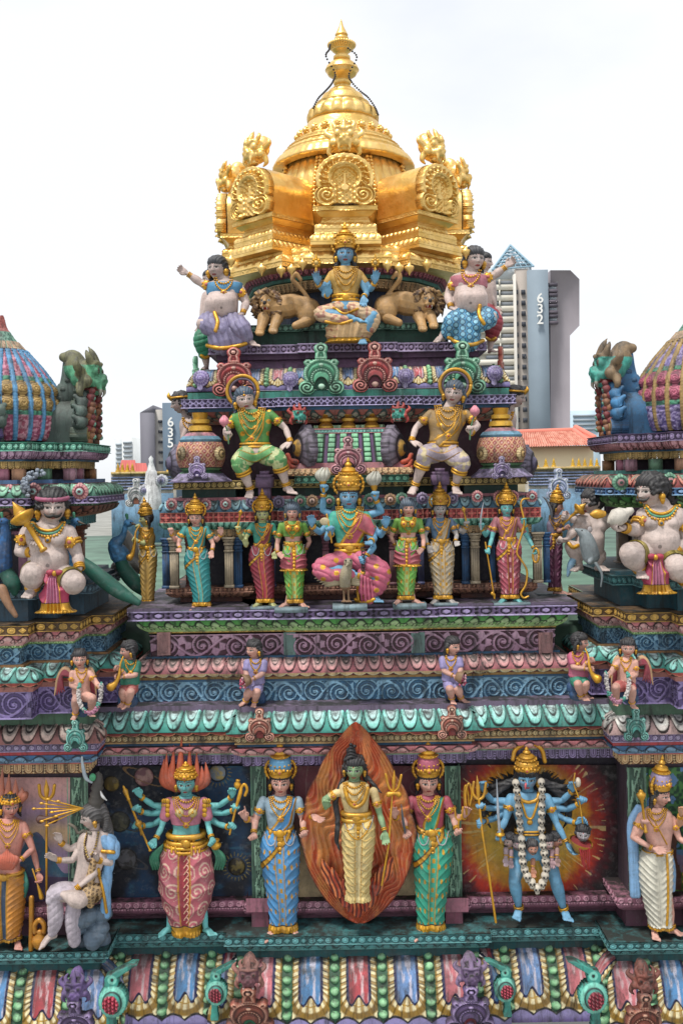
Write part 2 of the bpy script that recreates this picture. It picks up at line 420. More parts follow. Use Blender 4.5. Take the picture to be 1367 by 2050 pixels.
def P_kapota(U, V, a, C, k):           # big curved eave: shell fans under coloured tongues, strings of green beads
 x = (U - .5) * a                     # units of band height
 hw = a * .5
 fan = np.hypot(x / 1.0, np.clip(.52 - V, 0, 9)); ang = np.arctan2(x, .58 - V + 1e-6)
 inn = np.hypot(x, np.clip(.38 - V, 0, 1) * .9)
 cream = C[0]; och = hx('8a6a1e');
 nray = 13
 ray = np.where(V > .52, ((V * 13 + np.abs(x) * 5) % 1), ((ang / pi * nray + .5) % 1)); rm = sst(.22, .34, np.abs(ray - .5))
 q = np.where(V > .42, np.abs(x), np.hypot(x, .42 - V))
 Rf = hw * .86
 c = mix(hx('b8985a'), hx('efe2b4'), 1 - rm); c = mix(c, och, _ln(q - Rf * .98, .05));
 h = .45 + .28 * (1 - rm) * (q > Rf * .5)
 c = np.where(((q > Rf * .5) & (q < Rf * .56))[..., None], hx('b8912f'), c)
 ti = (np.floor(k).astype(int)) % 4
 tc = [hx('c9737b'), hx('4f86b8'), hx('b0454c'), hx('6a8ec0')]
 tcol = np.select([(ti == i)[..., None] for i in range(4)], [np.tile(t, U.shape + (1,)) for t in tc])
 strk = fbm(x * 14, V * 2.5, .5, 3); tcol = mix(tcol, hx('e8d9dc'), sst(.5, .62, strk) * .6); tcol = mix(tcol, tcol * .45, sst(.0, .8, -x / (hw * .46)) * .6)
 tl = .36 + .05 * np.cos(x / (hw * .46) * pi * 1.5)
 tm = (np.abs(x) < hw * .46) & (V > tl)
 tdist = np.minimum(hw * .46 - np.abs(x), V - tl)
 c = np.where(tm[..., None], tcol, c); h = np.where(tm, .75, h); c = mix(c, hx('1f2350'), _ln(tdist, .022))
 xe = np.minimum(U, 1 - U) * a; bm = xe < a * .115
 by = ((V * 7.5) % 1 - .5) / 7.5; d = np.hypot(xe, by) / (a * .088); hb = np.sqrt(np.clip(1 - d * d, 0, 1))
 c = np.where(bm[..., None], mix(hx('28563a') + 0 * c, mix(hx('57a66e'), hx('9ed0a0'), hb), (d < 1) * 1.), c); h = np.where(bm, .3 + hb * 1.1, h)
 bt = .1 + .07 * np.abs(np.sin(pi * U * 2))
 m = V < bt; c = np.where(m[..., None], mix(hx('5a4a80'), hx('8f86b8'), sst(.0, .1, V) ), c); c = mix(c, BLK, _ln(V - bt, .02))
 h = np.where(m, .55, h)
 return h, c, 0 * U
PAT = dict(plain=P_plain, petal=P_petal, lotus=P_lotus, udrop=P_udrop, beads=P_beads, ovdi=P_ovdi, lattice=P_lattice, lattx=P_lattx, flower=P_flower, scroll=P_scroll, circ=P_circ, wave=P_wave, kapota=P_kapota, vine=P_vine)
RD = dict(plain=0, petal=.018, lotus=.016, udrop=.014, beads=.012, ovdi=.012, lattice=.016, lattx=.014, flower=.012, scroll=.016, circ=.01, wave=.01, kapota=.03, vine=.014)
def shape_prof(sh, zt, zb, ot, ob, n):
 t = np.linspace(0, 1, n); z = zt + (zb - zt) * t; h = abs(zt - zb)
 if sh == 'f': o = ot + (ob - ot) * t
 elif sh == 'r': o = ot + (ob - ot) * t + .5 * h * np.sin(pi * t) ** .8 * 1.0      # half round bulge
 elif sh == 'k': a = t * pi / 2; o = ot + (ob - ot) * np.sin(a) ** 1.0; z = zb + (zt - zb) * np.cos(a * .98)   # eave: quarter round falling outward
 elif sh == 'u': a = t * pi / 2; o = ob + (ot - ob) * np.cos(a) ** 1.2                                         # cup: widest at top
 elif sh == 's': o = ot + (ob - ot) * (t - np.sin(2 * pi * t) / (2 * pi) * .9)
 return o, z
def sweepV(path, band, ds=.0055, caps=True, core=-.2):
 nm, zt, zb, ot, ob, sh, pat, tile, C = band[:9]; C = [np.minimum(q * w, .8) for q, w in zip(C, (1.1, 1.3, 1, 1.3))]; rd = band[9] if len(band) > 9 else RD[pat]
 hgt = math.hypot(zt - zb, ot - ob);
 nv = max(2, int(hgt / (ds * .8)) + 2) if pat != 'plain' or sh not in 'f' else 2
 o, z = shape_prof(sh, zt, zb, ot, ob, max(nv, 2))
 do = np.gradient(o); dz = np.gradient(z); ll = np.hypot(do, dz) + 1e-9; no = -dz / ll; nz = do / ll
 arc = np.concatenate([[0], np.cumsum(np.hypot(np.diff(o), np.diff(z)))]); hh = arc[-1]; vv = 1 - arc / hh
 path = [np.array(p, float) for p in path]; n = len(path); ts = [];
 for i in range(n - 1): t = path[i + 1] - path[i]; ts.append(t / np.linalg.norm(t))
 ns = [np.array([t[1], -t[0]]) for t in ts]
 ms = [ns[0]] + [(ns[i - 1] + ns[i]) / (1 + ns[i - 1] @ ns[i]) for i in range(1, n - 1)] + [ns[-1]]
 mb = MB(); base = 0
 for i in range(n - 1):
  A, B = path[i], path[i + 1]; mo = (ot + ob) / 2
  Lg = np.linalg.norm((B + ms[i + 1] * mo) - (A + ms[i] * mo)); k = max(1, int(round(Lg / tile)))
  nu = 2 if pat == 'plain' else max(3, int(Lg / ds) + 1)
  f = np.linspace(0, 1, nu)
  if pat == 'plain' and Lg > .5: f = np.linspace(0, 1, 6); nu = 6
  kk = f * k; kk = np.where(f >= 1, k - 1e-6, kk)
  K, VV = np.meshgrid(kk, vv, indexing='ij')
  if sh == 'k' and nu > 2:
   q0 = (A[None] + ms[i][None] * o[:, None]); q1 = (B[None] + ms[i + 1][None] * o[:, None]); xy0 = q0[None] + (q1 - q0)[None] * f[:, None, None]; K = ((xy0 - (A + B) / 2) @ ts[i]) / (tile if pat == 'kapota' else Lg / k) + (.5 if pat == 'kapota' else k / 2) + 40
  h, c, g = PAT[pat](K % 1, VV, (Lg / k) / hh, C, K + i * 3)
  h = h * rd
  O = o[None, :] + h * no[None, :]; Z = z[None, :] + h * nz[None, :]
  if caps:
   e = np.full((nu, 1), core)
   O = np.hstack([e, O[:, :1], O, O[:, -1:], e]); Z = np.hstack([np.full((nu, 1), z[0]), np.full((nu, 1), z[0]), Z, np.full((nu, 1), z[-1]), np.full((nu, 1), z[-1])])
   O[:, 1] = o[0]; O[:, -2] = o[-1]
   c = np.concatenate([c[:, :1], c[:, :1], c, c[:, -1:], c[:, -1:]], 1); g = np.hstack([g[:, :1], g[:, :1], g, g[:, -1:], g[:, -1:]])
   # flat tops and undersides take the plain base colour
   c[:, :2] = C[0]; c[:, -2:] = C[0]
  a = A[None, None, :] + ms[i][None, None, :] * O[..., None]; b = B[None, None, :] + ms[i + 1][None, None, :] * O[..., None]
  xy = a + (b - a) * f[:, None, None]
  V = np.concatenate([xy, Z[..., None]], -1).reshape(-1, 3)
  q = gridq(nu, O.shape[1])[:, ::-1]
  if caps:
   cc = np.arange(len(q)) % (O.shape[1] - 1); q = q[(cc != 1) & (cc != O.shape[1] - 3)]
  mb.add(V, q, None, c.reshape(-1, 3), g.ravel())
 return mb
def bands(path, Y, lst, parent, ds=.0055, mat='stucco', x=700, core=-.2):
 """rows of the photograph at depth Y -> heights"""
 for b in lst:
  bb = (b[0], ZR(b[1], Y, x), ZR(b[2], Y, x)) + tuple(b[3:])
  sweepV(path, bb, ds, core=core).build(b[0], parent, None, mat)
def plan(a, yf, steps=(), ret=.9, x0=X0):
 """half width a, front depth yf, steps [(half width, depth) ...] going inward"""
 L = [(-a, yf + ret), (-a, yf)]; cur = yf
 for w, y in steps: L += [(-w, cur), (-w, y)]; cur = y
 R = [(-p[0], p[1]) for p in L[::-1]]
 return [(x0 + p[0], p[1]) for p in L + R]
def plate(w, h, fn, res, thick, scale=1.0, zoff=0.):
 """relief plate in local units: fn(x right, y up) -> mask, height, colour, gold. Front faces +z."""
 nx = int(w / res) + 1; ny = int(h / res) + 1
 x = np.linspace(-w / 2, w / 2, nx); y = np.linspace(-h / 2, h / 2, ny); X, Yy = np.meshgrid(x, y, indexing='ij')
 m, H, c, g = fn(X, Yy)
 V = np.stack([X, Yy, H + zoff], -1).reshape(-1, 3)
 q = gridq(nx, ny)[:, ::-1]; mk_ = m.ravel(); q = q[mk_[q].sum(1) >= 3]
 V2 = V.copy(); V2[:, 2] = zoff - thick
 n = len(V)
 E = np.concatenate([q[:, [0, 1]], q[:, [1, 2]], q[:, [2, 3]], q[:, [3, 0]]]); key = E[:, 0].astype(np.int64) * n + E[:, 1]; rk = E[:, 1].astype(np.int64) * n + E[:, 0]
 bd = E[~np.isin(key, rk)]
 side = np.stack([bd[:, 1], bd[:, 0], bd[:, 0] + n, bd[:, 1] + n], 1)
 Q = np.concatenate([q, q[:, ::-1] + n, side])
 Vs = np.vstack([V, V2]); C2 = np.vstack([c.reshape(-1, 3)] * 2); G2 = np.tile(g.ravel(), 2)
 used = np.unique(Q); mp = np.full(len(Vs), -1); mp[used] = np.arange(len(used))
 return Vs[used] * scale, mp[Q], C2[used], G2[used]
def box(mb, x0, x1, y0, y1, z0, z1, col, gold=0.):
 V = [(x, y, z) for x in (x0, x1) for y in (y0, y1) for z in (z0, z1)]
 Q = [(0, 1, 3, 2), (4, 6, 7, 5), (0, 4, 5, 1), (2, 3, 7, 6), (0, 2, 6, 4), (1, 5, 7, 3)]
 return mb.add(V, Q, None, col, gold)
# ---------------------------------------------------------------- the main tower
c_ = lambda *s: [hx(a) for a in s]
TEAL = c_('4fae9f', '8fd8c4', '15302e', 'b8e6d6'); PINK = c_('c4767c', 'd99a98', '3a1a22', 'e2b4ae'); PURP = c_('5d4a72', '9384ab', '2a1e33', 'a79ac0')
GREENL = c_('4f9a4a', 'a5cf86', '15301a', 'c2dca6'); TANB = c_('8a6a3c', 'd4b887', '3a2a18', 'b3915c'); BLUB = c_('35607f', '6b93ad', '14242f', '7fa7bd')
LAVB = c_('7d6e92', 'b0a3c4', '382a44', 'a498b8'); MAROON = c_('4a2433', 'a27a92', '22121a', 'b592a6'); FLOOR = c_('2f6a6c', '5f9ea0', '12282b', '4d8586')
DTEAL = c_('0f4a4e', '0f4a4e', '0f4a4e', '0f4a4e'); GREY = c_('6a5c72', '6a5c72', '6a5c72', '6a5c72'); BLU1 = c_('2c5878', '2c5878', '2c5878', '2c5878')
ROSE = c_('9a6478', 'c996a6', '3a1c28', 'b8859a'); ORCH = c_('b98a5e', 'd8b184', '4a2a1c', 'c79a70')
tower = empty('temple_tower', (X0, 9.95, 5.0), 'central painted temple tower with stepped sculpted storeys under a golden dome', 'temple tower')
def P1(lst, path, Y, **k): bands(path, Y, lst, tower, **k)
# lowest storey: platform, floor ledge and big eave
pf = plan(2.4, 7.99, [(1.047, 7.90)], ret=0); pf = pf[1:-1]
P1([('floor_ledge', 1873, 1890, 0, 0, 'f', 'ovdi', .13, FLOOR), ('ledge_moulding', 1890, 1905, -.02, -.05, 'u', 'lotus', .11, FLOOR), ('plinth_band', 1905, 1932, -.08, -.08, 'f', 'plain', 1, DTEAL)], pf, 7.9, core=-.6)
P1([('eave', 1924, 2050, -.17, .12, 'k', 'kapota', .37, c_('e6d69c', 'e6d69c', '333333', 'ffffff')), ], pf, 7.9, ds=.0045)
# niche wall, its skirting and pilasters
pw_ = plan(2.4, 8.30, [(.80, 8.26)], ret=0)[1:-1]
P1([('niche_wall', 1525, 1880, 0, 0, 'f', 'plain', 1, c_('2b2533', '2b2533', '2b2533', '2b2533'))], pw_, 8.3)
P1([('wall_skirting', 1797, 1815, .12, .12, 'f', 'circ', .07, ROSE), ('skirting_moulding', 1815, 1832, .12, .05, 'u', 'plain', 1, ROSE), ('skirting_base', 1832, 1862, .03, .03, 'f', 'plain', 1, c_('5d3748', '5d3748', '5d3748', '5d3748'))], pw_, 8.2)
# cornice over the niches
pc = plan(2.4, 8.08, [(.915, 8.0)], ret=0)[1:-1]
P1([('dentil_row', 1512, 1533, -.03, -.03, 'f', 'udrop', .085, PURP), ('fillet', 1508, 1512, .0, .0, 'f', 'plain', 1, [hx('7fa37f')] * 4),
 ('lotus_moulding', 1491, 1508, .06, .0, 'u', 'lotus', .15, PINK), ('blue_fillet', 1485, 1491, .02, .02, 'f', 'plain', 1, BLU1), ('bead_row', 1467, 1485, .03, .03, 'f', 'beads', .048, TANB),
 ('fringe', 1459, 1468, .10, .07, 'f', 'wave', .14, c_('8a3c3a', 'c98a6c', '2a1512', 'ffffff')), ('cornice', 1424, 1461, -.04, .10, 'k', 'petal', .145, TEAL, .02),
 ('platform_ledge', 1412, 1436, .0, .0, 'f', 'plain', 1, GREY)], pc, 8.0, core=-.5)
# base of the upper storey: blue scroll band, lotus roll, panels, lattice
pb = plan(1.78, 8.25, [(1.05, 8.22)], ret=1.5)
P1([('scroll_band', 1358, 1408, 0, 0, 'f', 'scroll', .42, BLUB), ('blue_ledge', 1355, 1359, .02, .02, 'f', 'plain', 1, BLU1), ('ochre_fillet', 1348, 1356, .01, .01, 'f', 'plain', 1, [hx('a8834a')] * 4),
 ('fringe', 1341, 1349, .045, .03, 'f', 'wave', .11, c_('d8b98a', 'e6d2a8', '6a2a2a', 'ffffff')), ('lotus_roll', 1317, 1343, -.07, .05, 'k', 'petal', .115, PINK, .014), ('blue_fillet', 1311, 1317, -.06, -.06, 'f', 'plain', 1, BLU1)], pb, 8.25)
pp = plan(1.67, 8.33, [(.53, 8.30)], ret=1.5)
P1([('carved_panel', 1265, 1312, 0, 0, 'f', 'scroll', .5, MAROON, .018)], pp, 8.33)
P1([('bead_line', 1261, 1266, .02, .02, 'f', 'beads', .02, c_('c9a04a', 'e0bd6a', '5a3a1a', 'c9a04a'), .004), ('lotus_moulding', 1238, 1262, .10, .02, 'u', 'lotus', .13, GREENL), ('fillet', 1235, 1239, .08, .08, 'f', 'plain', 1, [hx('5a2436')] * 4),
 ('lattice_ledge', 1217, 1236, .15, .15, 'f', 'lattice', .16, PURP)], pp, 8.2, core=-.7)
def pilaster(parent, x0, x1, y0, y1, Y, dep, cols, name='pilaster', pat='plain', tile=.1, Yref=None):
 """upright slab given by photo columns/rows at depth Y"""
 a = XR(x0, Y, (y0 + y1) / 2); b = XR(x1, Y, (y0 + y1) / 2); xm = (x0 + x1) / 2
 path = [(a, Y + dep), (a, Y), (b, Y), (b, Y + dep)]
 sweepV(path, (name, ZR(y0, Y, xm), ZR(y1, Y, xm), 0, 0, 'f', pat, max(b - a, dep), cols, .012), .0055 if pat != 'plain' else .02, caps=False).build(name, parent, None, 'stucco')
for x0, x1, c in ((315, 341, 'b98a88'), (568, 592, '6f8c86'), (823, 850, '6f8c86'), (1078, 1106, 'b98a88')):
 for q, s in ((0, 1), (5, .75)):
  pilaster(tower, x0 + q, x1 - q, 1266 + q, 1312 - q, 8.29 - q * .002, .05, [hx(c) * s] * 4)
VIN = c_('4a6a5a', '8fb39a', '1c2e28', '7fa58c')
for x0, x1 in ((506, 532), (894, 920)):
 pilaster(tower, x0, x1, 1533, 1797, 8.19, .1, VIN, pat='vine')
 pilaster(tower, x0 - 13, x1 + 17, 1798, 1826, 8.06, .16, [hx('96606f')] * 4, 'pedestal'); pilaster(tower, x0 - 2, x1 + 6, 1826, 1858, 8.08, .16, [hx('7a4656')] * 4, 'pedestal')
# second storey: pillared gallery with standing figures
p2 = plan(1.55, 8.52, [(.86, 8.66), (.56, 8.56)], ret=1.2)
P1([('gallery_floor', 1203, 1217, .3, .3, 'f', 'plain', 1, GREY)], p2, 8.5)
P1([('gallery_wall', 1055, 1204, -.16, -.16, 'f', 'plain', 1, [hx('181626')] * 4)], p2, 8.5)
BRN = c_('8a5a48', 'b98a70', '2e1a14', 'a87660')
P1([('bracket_band', 1171, 1182, .02, .02, 'f', 'ovdi', .07, BRN), ('bracket_moulding', 1182, 1192, .01, -.06, 'u', 'petal', .05, BRN), ('bracket_base', 1192, 1206, -.08, -.08, 'f', 'plain', 1, [hx('5a3026')] * 4)], p2, 8.5)
P1([('fringe', 1056, 1072, -.02, -.02, 'f', 'udrop', .06, ORCH), ('lotus_moulding', 1041, 1056, .06, -.01, 'u', 'petal', .05, c_('2f7a6a', '6fb5a0', '10302a', '8fcab5')), ('flower_band', 1021, 1041, .05, .05, 'f', 'flower', .085, c_('a03c40', 'c9605a', '4a161a', 'd4806e')),
 ('roundel_roll', 1000, 1021, -.01, .06, 'k', 'petal', .09, c_('5f93b0', '9cc4d6', '1c3242', 'a8cadb')), ('top_fillet', 992, 1000, .0, .0, 'f', 'plain', 1, [hx('b0707a')] * 4)], p2, 8.5)
# third storey
p3 = plan(1.50, 8.52, [(.92, 8.80), (.52, 8.52)], ret=1.2)
P1([('storey_base', 974, 993, -.06, -.06, 'f', 'plain', 1, [hx('25433c')] * 4), ('roundel_band', 958, 975, 0, 0, 'f', 'beads', .055, c_('6a5a30', 'c9b070', '2a2416', 'a88f56'))], p3, 8.5)
p3w = plan(1.26, 8.9, [], ret=1.4)
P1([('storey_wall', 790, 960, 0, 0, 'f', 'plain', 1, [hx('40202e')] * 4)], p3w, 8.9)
p3c = plan(1.40, 8.58, [(.59, 8.52)], ret=1.5)
P1([('lotus_soffit', 818, 842, -.04, -.18, 'u', 'lotus', .11, c_('a25a4e', 'c98a78', '2c4a48', '7fae9a')), ('blue_fillet', 812, 819, -.02, -.02, 'f', 'plain', 1, BLU1), ('lattice_ledge', 794, 812, .02, .02, 'f', 'lattx', .05, c_('9a90b8', '9a90b8', '3a2c4e', 'a79ec4')),
 ('teal_fillet', 780, 794, -.02, -.02, 'f', 'plain', 1, [hx('3f8a7a')] * 4)], p3c, 8.52, core=-.4)
p3r = plan(1.31, 8.68, [], ret=1.5)
P1([('ribbed_roof', 736, 781, -.08, .07, 'k', 'kapota', .2, c_('e6d69c', 'e6d69c', '333333', 'ffffff'), .022)], p3r, 8.62)
# fourth level and drum under the dome
p4 = plan(1.21, 8.80, [(.42, 8.74)], ret=1.5)
P1([('step', 714, 738, -.10, -.04, 'f', 'plain', 1, [hx('7a5a78')] * 4), ('step_fillet', 704, 715, -.05, -.05, 'f', 'plain', 1, [hx('5c3f5c')] * 4), ('lattice_ledge', 687, 705, 0, 0, 'f', 'lattice', .09, c_('8a7898', '8a7898', '4a2c3c', '9a8aa8'))], p4, 8.76, core=-.6)
p5 = plan(.93, 8.98, [(.36, 8.92)], ret=1.2)
P1([('green_step', 662, 688, -.02, -.02, 'f', 'plain', 1, [hx('2f5648')] * 4), ('diamond_band', 648, 662, 0.02, 0.02, 'f', 'ovdi', .09, c_('33564c', '7fae98', '14241f', '5f8a78'))], p5, 8.95, core=-.6)
def ngon(r, n=8, rot=pi / 8, arc=None):
 pts = []
 for i in range(n + 1): a = rot + i * 2 * pi / n - pi / 2 - 2 * pi / n; pts.append((X0 + r * math.cos(a), 9.95 + r * math.sin(a)))
 return pts
P1([('drum', 560, 652, -.30, -.30, 'f', 'plain', 1, [hx('23324e')] * 4)], ngon(1.05, 16), 9.2, core=-.5)
P1([('dentil_row', 553, 571, -.10, -.14, 'f', 'udrop', .05, ORCH), ('teal_fillet', 546, 553, -.06, -.06, 'f', 'plain', 1, [hx('3d7a70')] * 4), ('lotus_moulding', 528, 546, .0, -.04, 'u', 'petal', .055, c_('8a3c58', 'b86a80', '2a3c3a', 'c98a98'))], ngon(1.02, 16), 8.95, core=-.5)
# ---------------------------------------------------------------- ornaments: gable plaques, yali heads, pots
def kudu_fn(C, studs=True, hole=True, face=False):
 """w 1, h ~1.3, base at y=-.65"""
 def fn(x, y):
  y = y + .65
  ax = np.abs(x)
  arch = np.hypot(ax * 1.05, (y - .5)) - .40
  lobe = np.hypot(ax - .30, y - .17) - .185
  neck = np.maximum(ax - .09 - .05 * np.cos((y - .9) * 9), np.abs(y - .98) - .14)
  knob = np.hypot(ax, y - 1.13) - .15
  sh = np.hypot(ax - .27, y - .78) - .10
  d = np.minimum(np.minimum(arch, lobe), np.minimum(knob, np.minimum(neck, sh)))
  th = np.arctan2(y - .5, x)
  d2 = d + .012 * np.abs(np.sin(th * 14))
  ho = np.maximum(np.hypot(ax * 1.3, (y - .2) * .8) - .17, -y + .02)
  m = d2 < 0
  h = .5 + .5 * sst(0, -.07, d)
  c = np.tile(C[0], x.shape + (1,)); c = mix(c, C[1], sst(-.015, -.04, d) * sst(-.085, -.06, d)); c = mix(c, C[2], .7 * _ln(d + .10, .022)); h = h - .25 * _ln(d + .10, .05)
  # rim studs
  if studs:
   st = ((th / (2 * pi) * 46) % 1 - .5); s2 = np.hypot(st * .055, (d + .055)) / .02
   c = mix(c, C[3], (s2 < 1) * .8); h = h + .2 * np.sqrt(np.clip(1 - s2 * s2, 0, 1))
  # spirals in the lobes
  r = np.hypot(ax - .30, y - .17); t2 = np.arctan2(y - .17, ax - .3); sp = (r / .075 + t2 / (2 * pi)) % 1
  sm = r < .155; c = np.where(sm[..., None], mix(np.tile(C[1], x.shape + (1,)), C[2], _ln(sp - .5, .28)), c); h = np.where(sm, .65 + .5 * np.clip(1 - r / .155, 0, 1) - .35 * _ln(sp - .5, .3), h)
  # inner arch rings
  a2 = np.hypot(ax * 1.15, y - .38);
  for rr in (.20, .27): c = mix(c, C[2], .8 * _ln(a2 - rr, .02) * (y > .2)); h = h - .25 * _ln(a2 - rr, .05) * (y > .2)
  bd = np.hypot(((np.arctan2(y - .38, x) / (2 * pi) * 26) % 1 - .5) * .055, a2 - .235) / .019
  c = mix(c, C[3], ((bd < 1) & (y > .25)) * .9); h = h + .2 * (bd < 1) * (y > .25)
  if hole:
   c = np.where((ho < 0)[..., None], C[4] if len(C) > 4 else C[2], c); h = np.where(ho < 0, .1, h)
   c = mix(c, C[2], _ln(ho, .025))
   if face:
    k = np.hypot(ax, y - .2) / .07; c = np.where((k < 1)[..., None], C[3], c); h = np.where(k < 1, .5 + .4 * np.sqrt(np.clip(1 - k * k, 0, 1)), h)
  kn = np.hypot(ax, y - 1.13) / .07
  c = mix(c, C[3], (kn < .6) * 1.); c = mix(c, C[2], _ln(kn - .9, .3)); h = h + .35 * np.sqrt(np.clip(1 - kn * kn, 0, 1))
  k3 = np.hypot(ax, y - .72) / .05; c = mix(c, C[3], (k3 < .9) * 1.); h = h + .3 * np.sqrt(np.clip(1 - k3 * k3, 0, 1))
  return m, h * .11, c, 0 * x
 return fn
def worldplate(V, yaw, loc, size, aspy=1.0, lean=0.):
 """local (x, y up, z out) -> world; yaw 0 faces the camera side (-Y), + turns towards +X"""
 V = V * np.array([size, size * aspy, size]); s, c = math.sin(yaw), math.cos(yaw)
 z = V[:, 2] - lean * V[:, 1]
 x = V[:, 0] * c + z * s; y = V[:, 0] * s - z * c
 return np.stack([x + loc[0], y + loc[1], V[:, 1] + loc[2]], 1)
def add_kudu(parent, x, yt, yb, w, Y, cols, name='kudu_ornament', yaw=0, lean=0, label=None, res=None, **k):
 """photo column, top row, bottom row, width in columns at depth Y"""
 size = w * Y / F; hgt = (yb - yt) * Y / F; asp = hgt / (size * 1.28); lo = pw(x, (yt + yb) / 2, Y)
 V, Q, c, g = plate(1.0, 1.34, kudu_fn(c_(*cols), **k), res or max(.0042 / size, .009), .10)
 W = worldplate(V, yaw, lo, size, asp, lean)
 o = mk(name, W, Q, c, g, 'stucco', parent)
 if label: o['label'] = label
 return o
def frameV(V, org, ang, axis=(X0, 9.95)):
 """dome frame: local x tangent, y up, z outward at angle ang from the front"""
 s, c = math.sin(ang), math.cos(ang); z = V[:, 2]
 return np.stack([axis[0] + V[:, 0] * c + z * s, axis[1] + V[:, 0] * s - z * c, V[:, 1] + org], 1)
def yali(size, vox=.03):
 """horned lion mask with bulging eyes, fangs; faces +z, about 1 wide"""
 m = MB()
 def b(c, r, M=None): m.add(*sphV(c, r, 14, 9, M))
 b((0, .05, 0), (.42, .40, .36)); b((0, -.14, .26), (.3, .2, .26)); b((0, .0, .42), (.13, .1, .12)); b((0, -.36, .16), (.22, .09, .2))
 for s in (-1, 1):
  b((.2 * s, .14, .3), (.13, .13, .11)); b((.36 * s, -.12, .12), (.16, .16, .16)); b((.1 * s, -.08, .45), (.09, .08, .09))
  m.add(*tubeV([(.24 * s, .28, .22), (.34 * s, .5, .16), (.24 * s, .62, .1)], [.11, .07, .03], 9))
  m.add(*tubeV([(.4 * s, .1, 0), (.6 * s, .26, -.05), (.5 * s, .44, -.05)], [.12, .09, .03], 9))
  m.add(*tubeV([(.17 * s, -.22, .4), (.18 * s, -.36, .42), (.15 * s, -.48, .36)], [.055, .045, .015], 8))
  m.add(*tubeV([(.42 * s, -.22, 0), (.5 * s, -.4, 0), (.38 * s, -.52, .04)], [.12, .08, .03], 9))
  m.add(*tubeV([(.05 * s, .26, .32), (.2 * s, .34, .34), (.34 * s, .24, .26)], [.05, .06, .03], 8))
 m.add(*tubeV([(0, .3, .3), (0, .55, .2), (0, .74, .1)], [.1, .09, .02], 9))
 m.add(*tubeV([(0, .2, -.2), (0, .45, -.3), (0, .5, -.5)], [.3, .25, .12], 12))
 V, Fc, _, _ = m.get(); V, Fc = remesh(V, Fc, vox, 1)
 return V * size, Fc
YV, YF = yali(1.0)
def yali_cols(V, base, acc, eye=True):
 c = np.tile(hx(base), (len(V), 1)); c = np.where((V[:, 1] > .28)[:, None], hx(acc), c); c = np.where((np.abs(V[:, 0]) > .38)[:, None], hx(acc), c)
 c = np.where(((V[:, 1] < -.3) & (V[:, 2] > .34))[:, None], mix(hx(acc), WHT, .5), c)
 c = np.where(((V[:, 1] < -.22) & (V[:, 1] > -.33) & (V[:, 2] < .34) & (np.abs(V[:, 0]) < .24))[:, None], hx('8c2a2a'), c)
 if eye:
  for s in (-1, 1):
   d = np.hypot(V[:, 0] - .2 * s, V[:, 1] - .14); c = np.where(((d < .08) & (V[:, 2] > .3))[:, None], hx(acc) * .5, c); c = np.where(((d < .04) & (V[:, 2] > .3))[:, None], BLK, c)
 return c
def add_yali(parent, loc, size, yaw, base, acc, name='yali_head', mat='stucco', gold=0.):
 W = worldplate(YV, yaw, loc, size); return mk(name, W, YF, yali_cols(YV, base, acc), gold, mat, parent)
def latheW(prof, cx, cy, n=48, colf=None, gold=0., wob=None):
 """prof [(r, z)] top to bottom -> world lathe"""
 P = np.asarray(prof, float); th = np.arange(n) * 2 * pi / n
 R = P[:, 0][:, None] * np.ones(n)
 if wob is not None: R = R + wob(th[None, :], P[:, 1][:, None], R)
 V = np.stack([cx + R * np.sin(th), cy - R * np.cos(th), np.tile(P[:, 1][:, None], (1, n))], -1).reshape(-1, 3)
 Q = gridq(len(P), n, True)[:, ::-1]
 c = np.tile(hx('888888'), (len(V), 1)) if colf is None else colf(np.tile(th, len(P)), V)
 return V, Q, None, c, gold
def lathe_bands(name, cx, cy, Y, rows, parent, mat='stucco', n=64, gold=0., x=700):
 """rows: (row, radius px at Y, colour) -> one lathe with sharp colour bands"""
 mb = MB()
 for i in range(len(rows) - 1):
  (a, r0, c0), (b, r1, c1) = rows[i], rows[i + 1]
  z0, z1 = ZR(a, Y, x), ZR(b, Y, x); k = Y / F
  prof = [(r0 * k + (r1 - r0) * k * t, z0 + (z1 - z0) * t) for t in np.linspace(0, 1, 4)]
  V, Q, T, _, _ = latheW(prof, cx, cy, n); mb.add(V, Q, None, hx(c0), gold)
 return mb.build(name, parent, None, mat)
# kudus of the main tower
RK = ('b8494a', 'd98a80', '4a1416', 'e8b8a8', '7c2c48'); GK = ('5fa884', '94d0ae', '1c4432', 'b8e0c6', '1f5a44'); SK = ('a8604e', 'd8a08c', '45201a', 'e6c0a8', '8a2c28')
TK = ('58aa9e', '8ed0c4', '1a4c46', 'a8dcd0', '0f5048'); PK = ('6a5480', '9a86b0', '2a1c3a', 'b09ac8', '8c3040'); BK = ('8a4838', 'b87862', '3a1812', 'd0a088', '2f7a5a'); LK = ('9a86b4', 'bcaed0', '42305a', 'd4c8e0', '6a5890')
for x, a, b, w, c in ((469, 694, 792, 94, RK), (643, 685, 789, 96, GK), (750, 683, 784, 96, RK), (925, 681, 787, 98, GK)): add_kudu(tower, x, a, b, w, 8.52, c, face=True)
for x, a, b in ((520, 1416, 1483), (904, 1411, 1478)): add_kudu(tower, x, a, b, 62, 7.9, SK)
for x, a, b, c in ((499, 1924, 2072, BK), (941, 1921, 2069, PK)):
 add_kudu(tower, x, a + 42, b, 104, 7.6, c, face=True, lean=-.25); p = pw(x, a + 26, 7.62); add_yali(tower, p, .20, 0, '6a4048' if c is BK else '5f4a6c', '9a6a60' if c is BK else '8a7496')
add_kudu(tower, 697, 872, 948, 76, 8.36, ('b0707a', 'd8a0a8', '4a2430', 'e6c0c0', '3c5a70'), face=True)
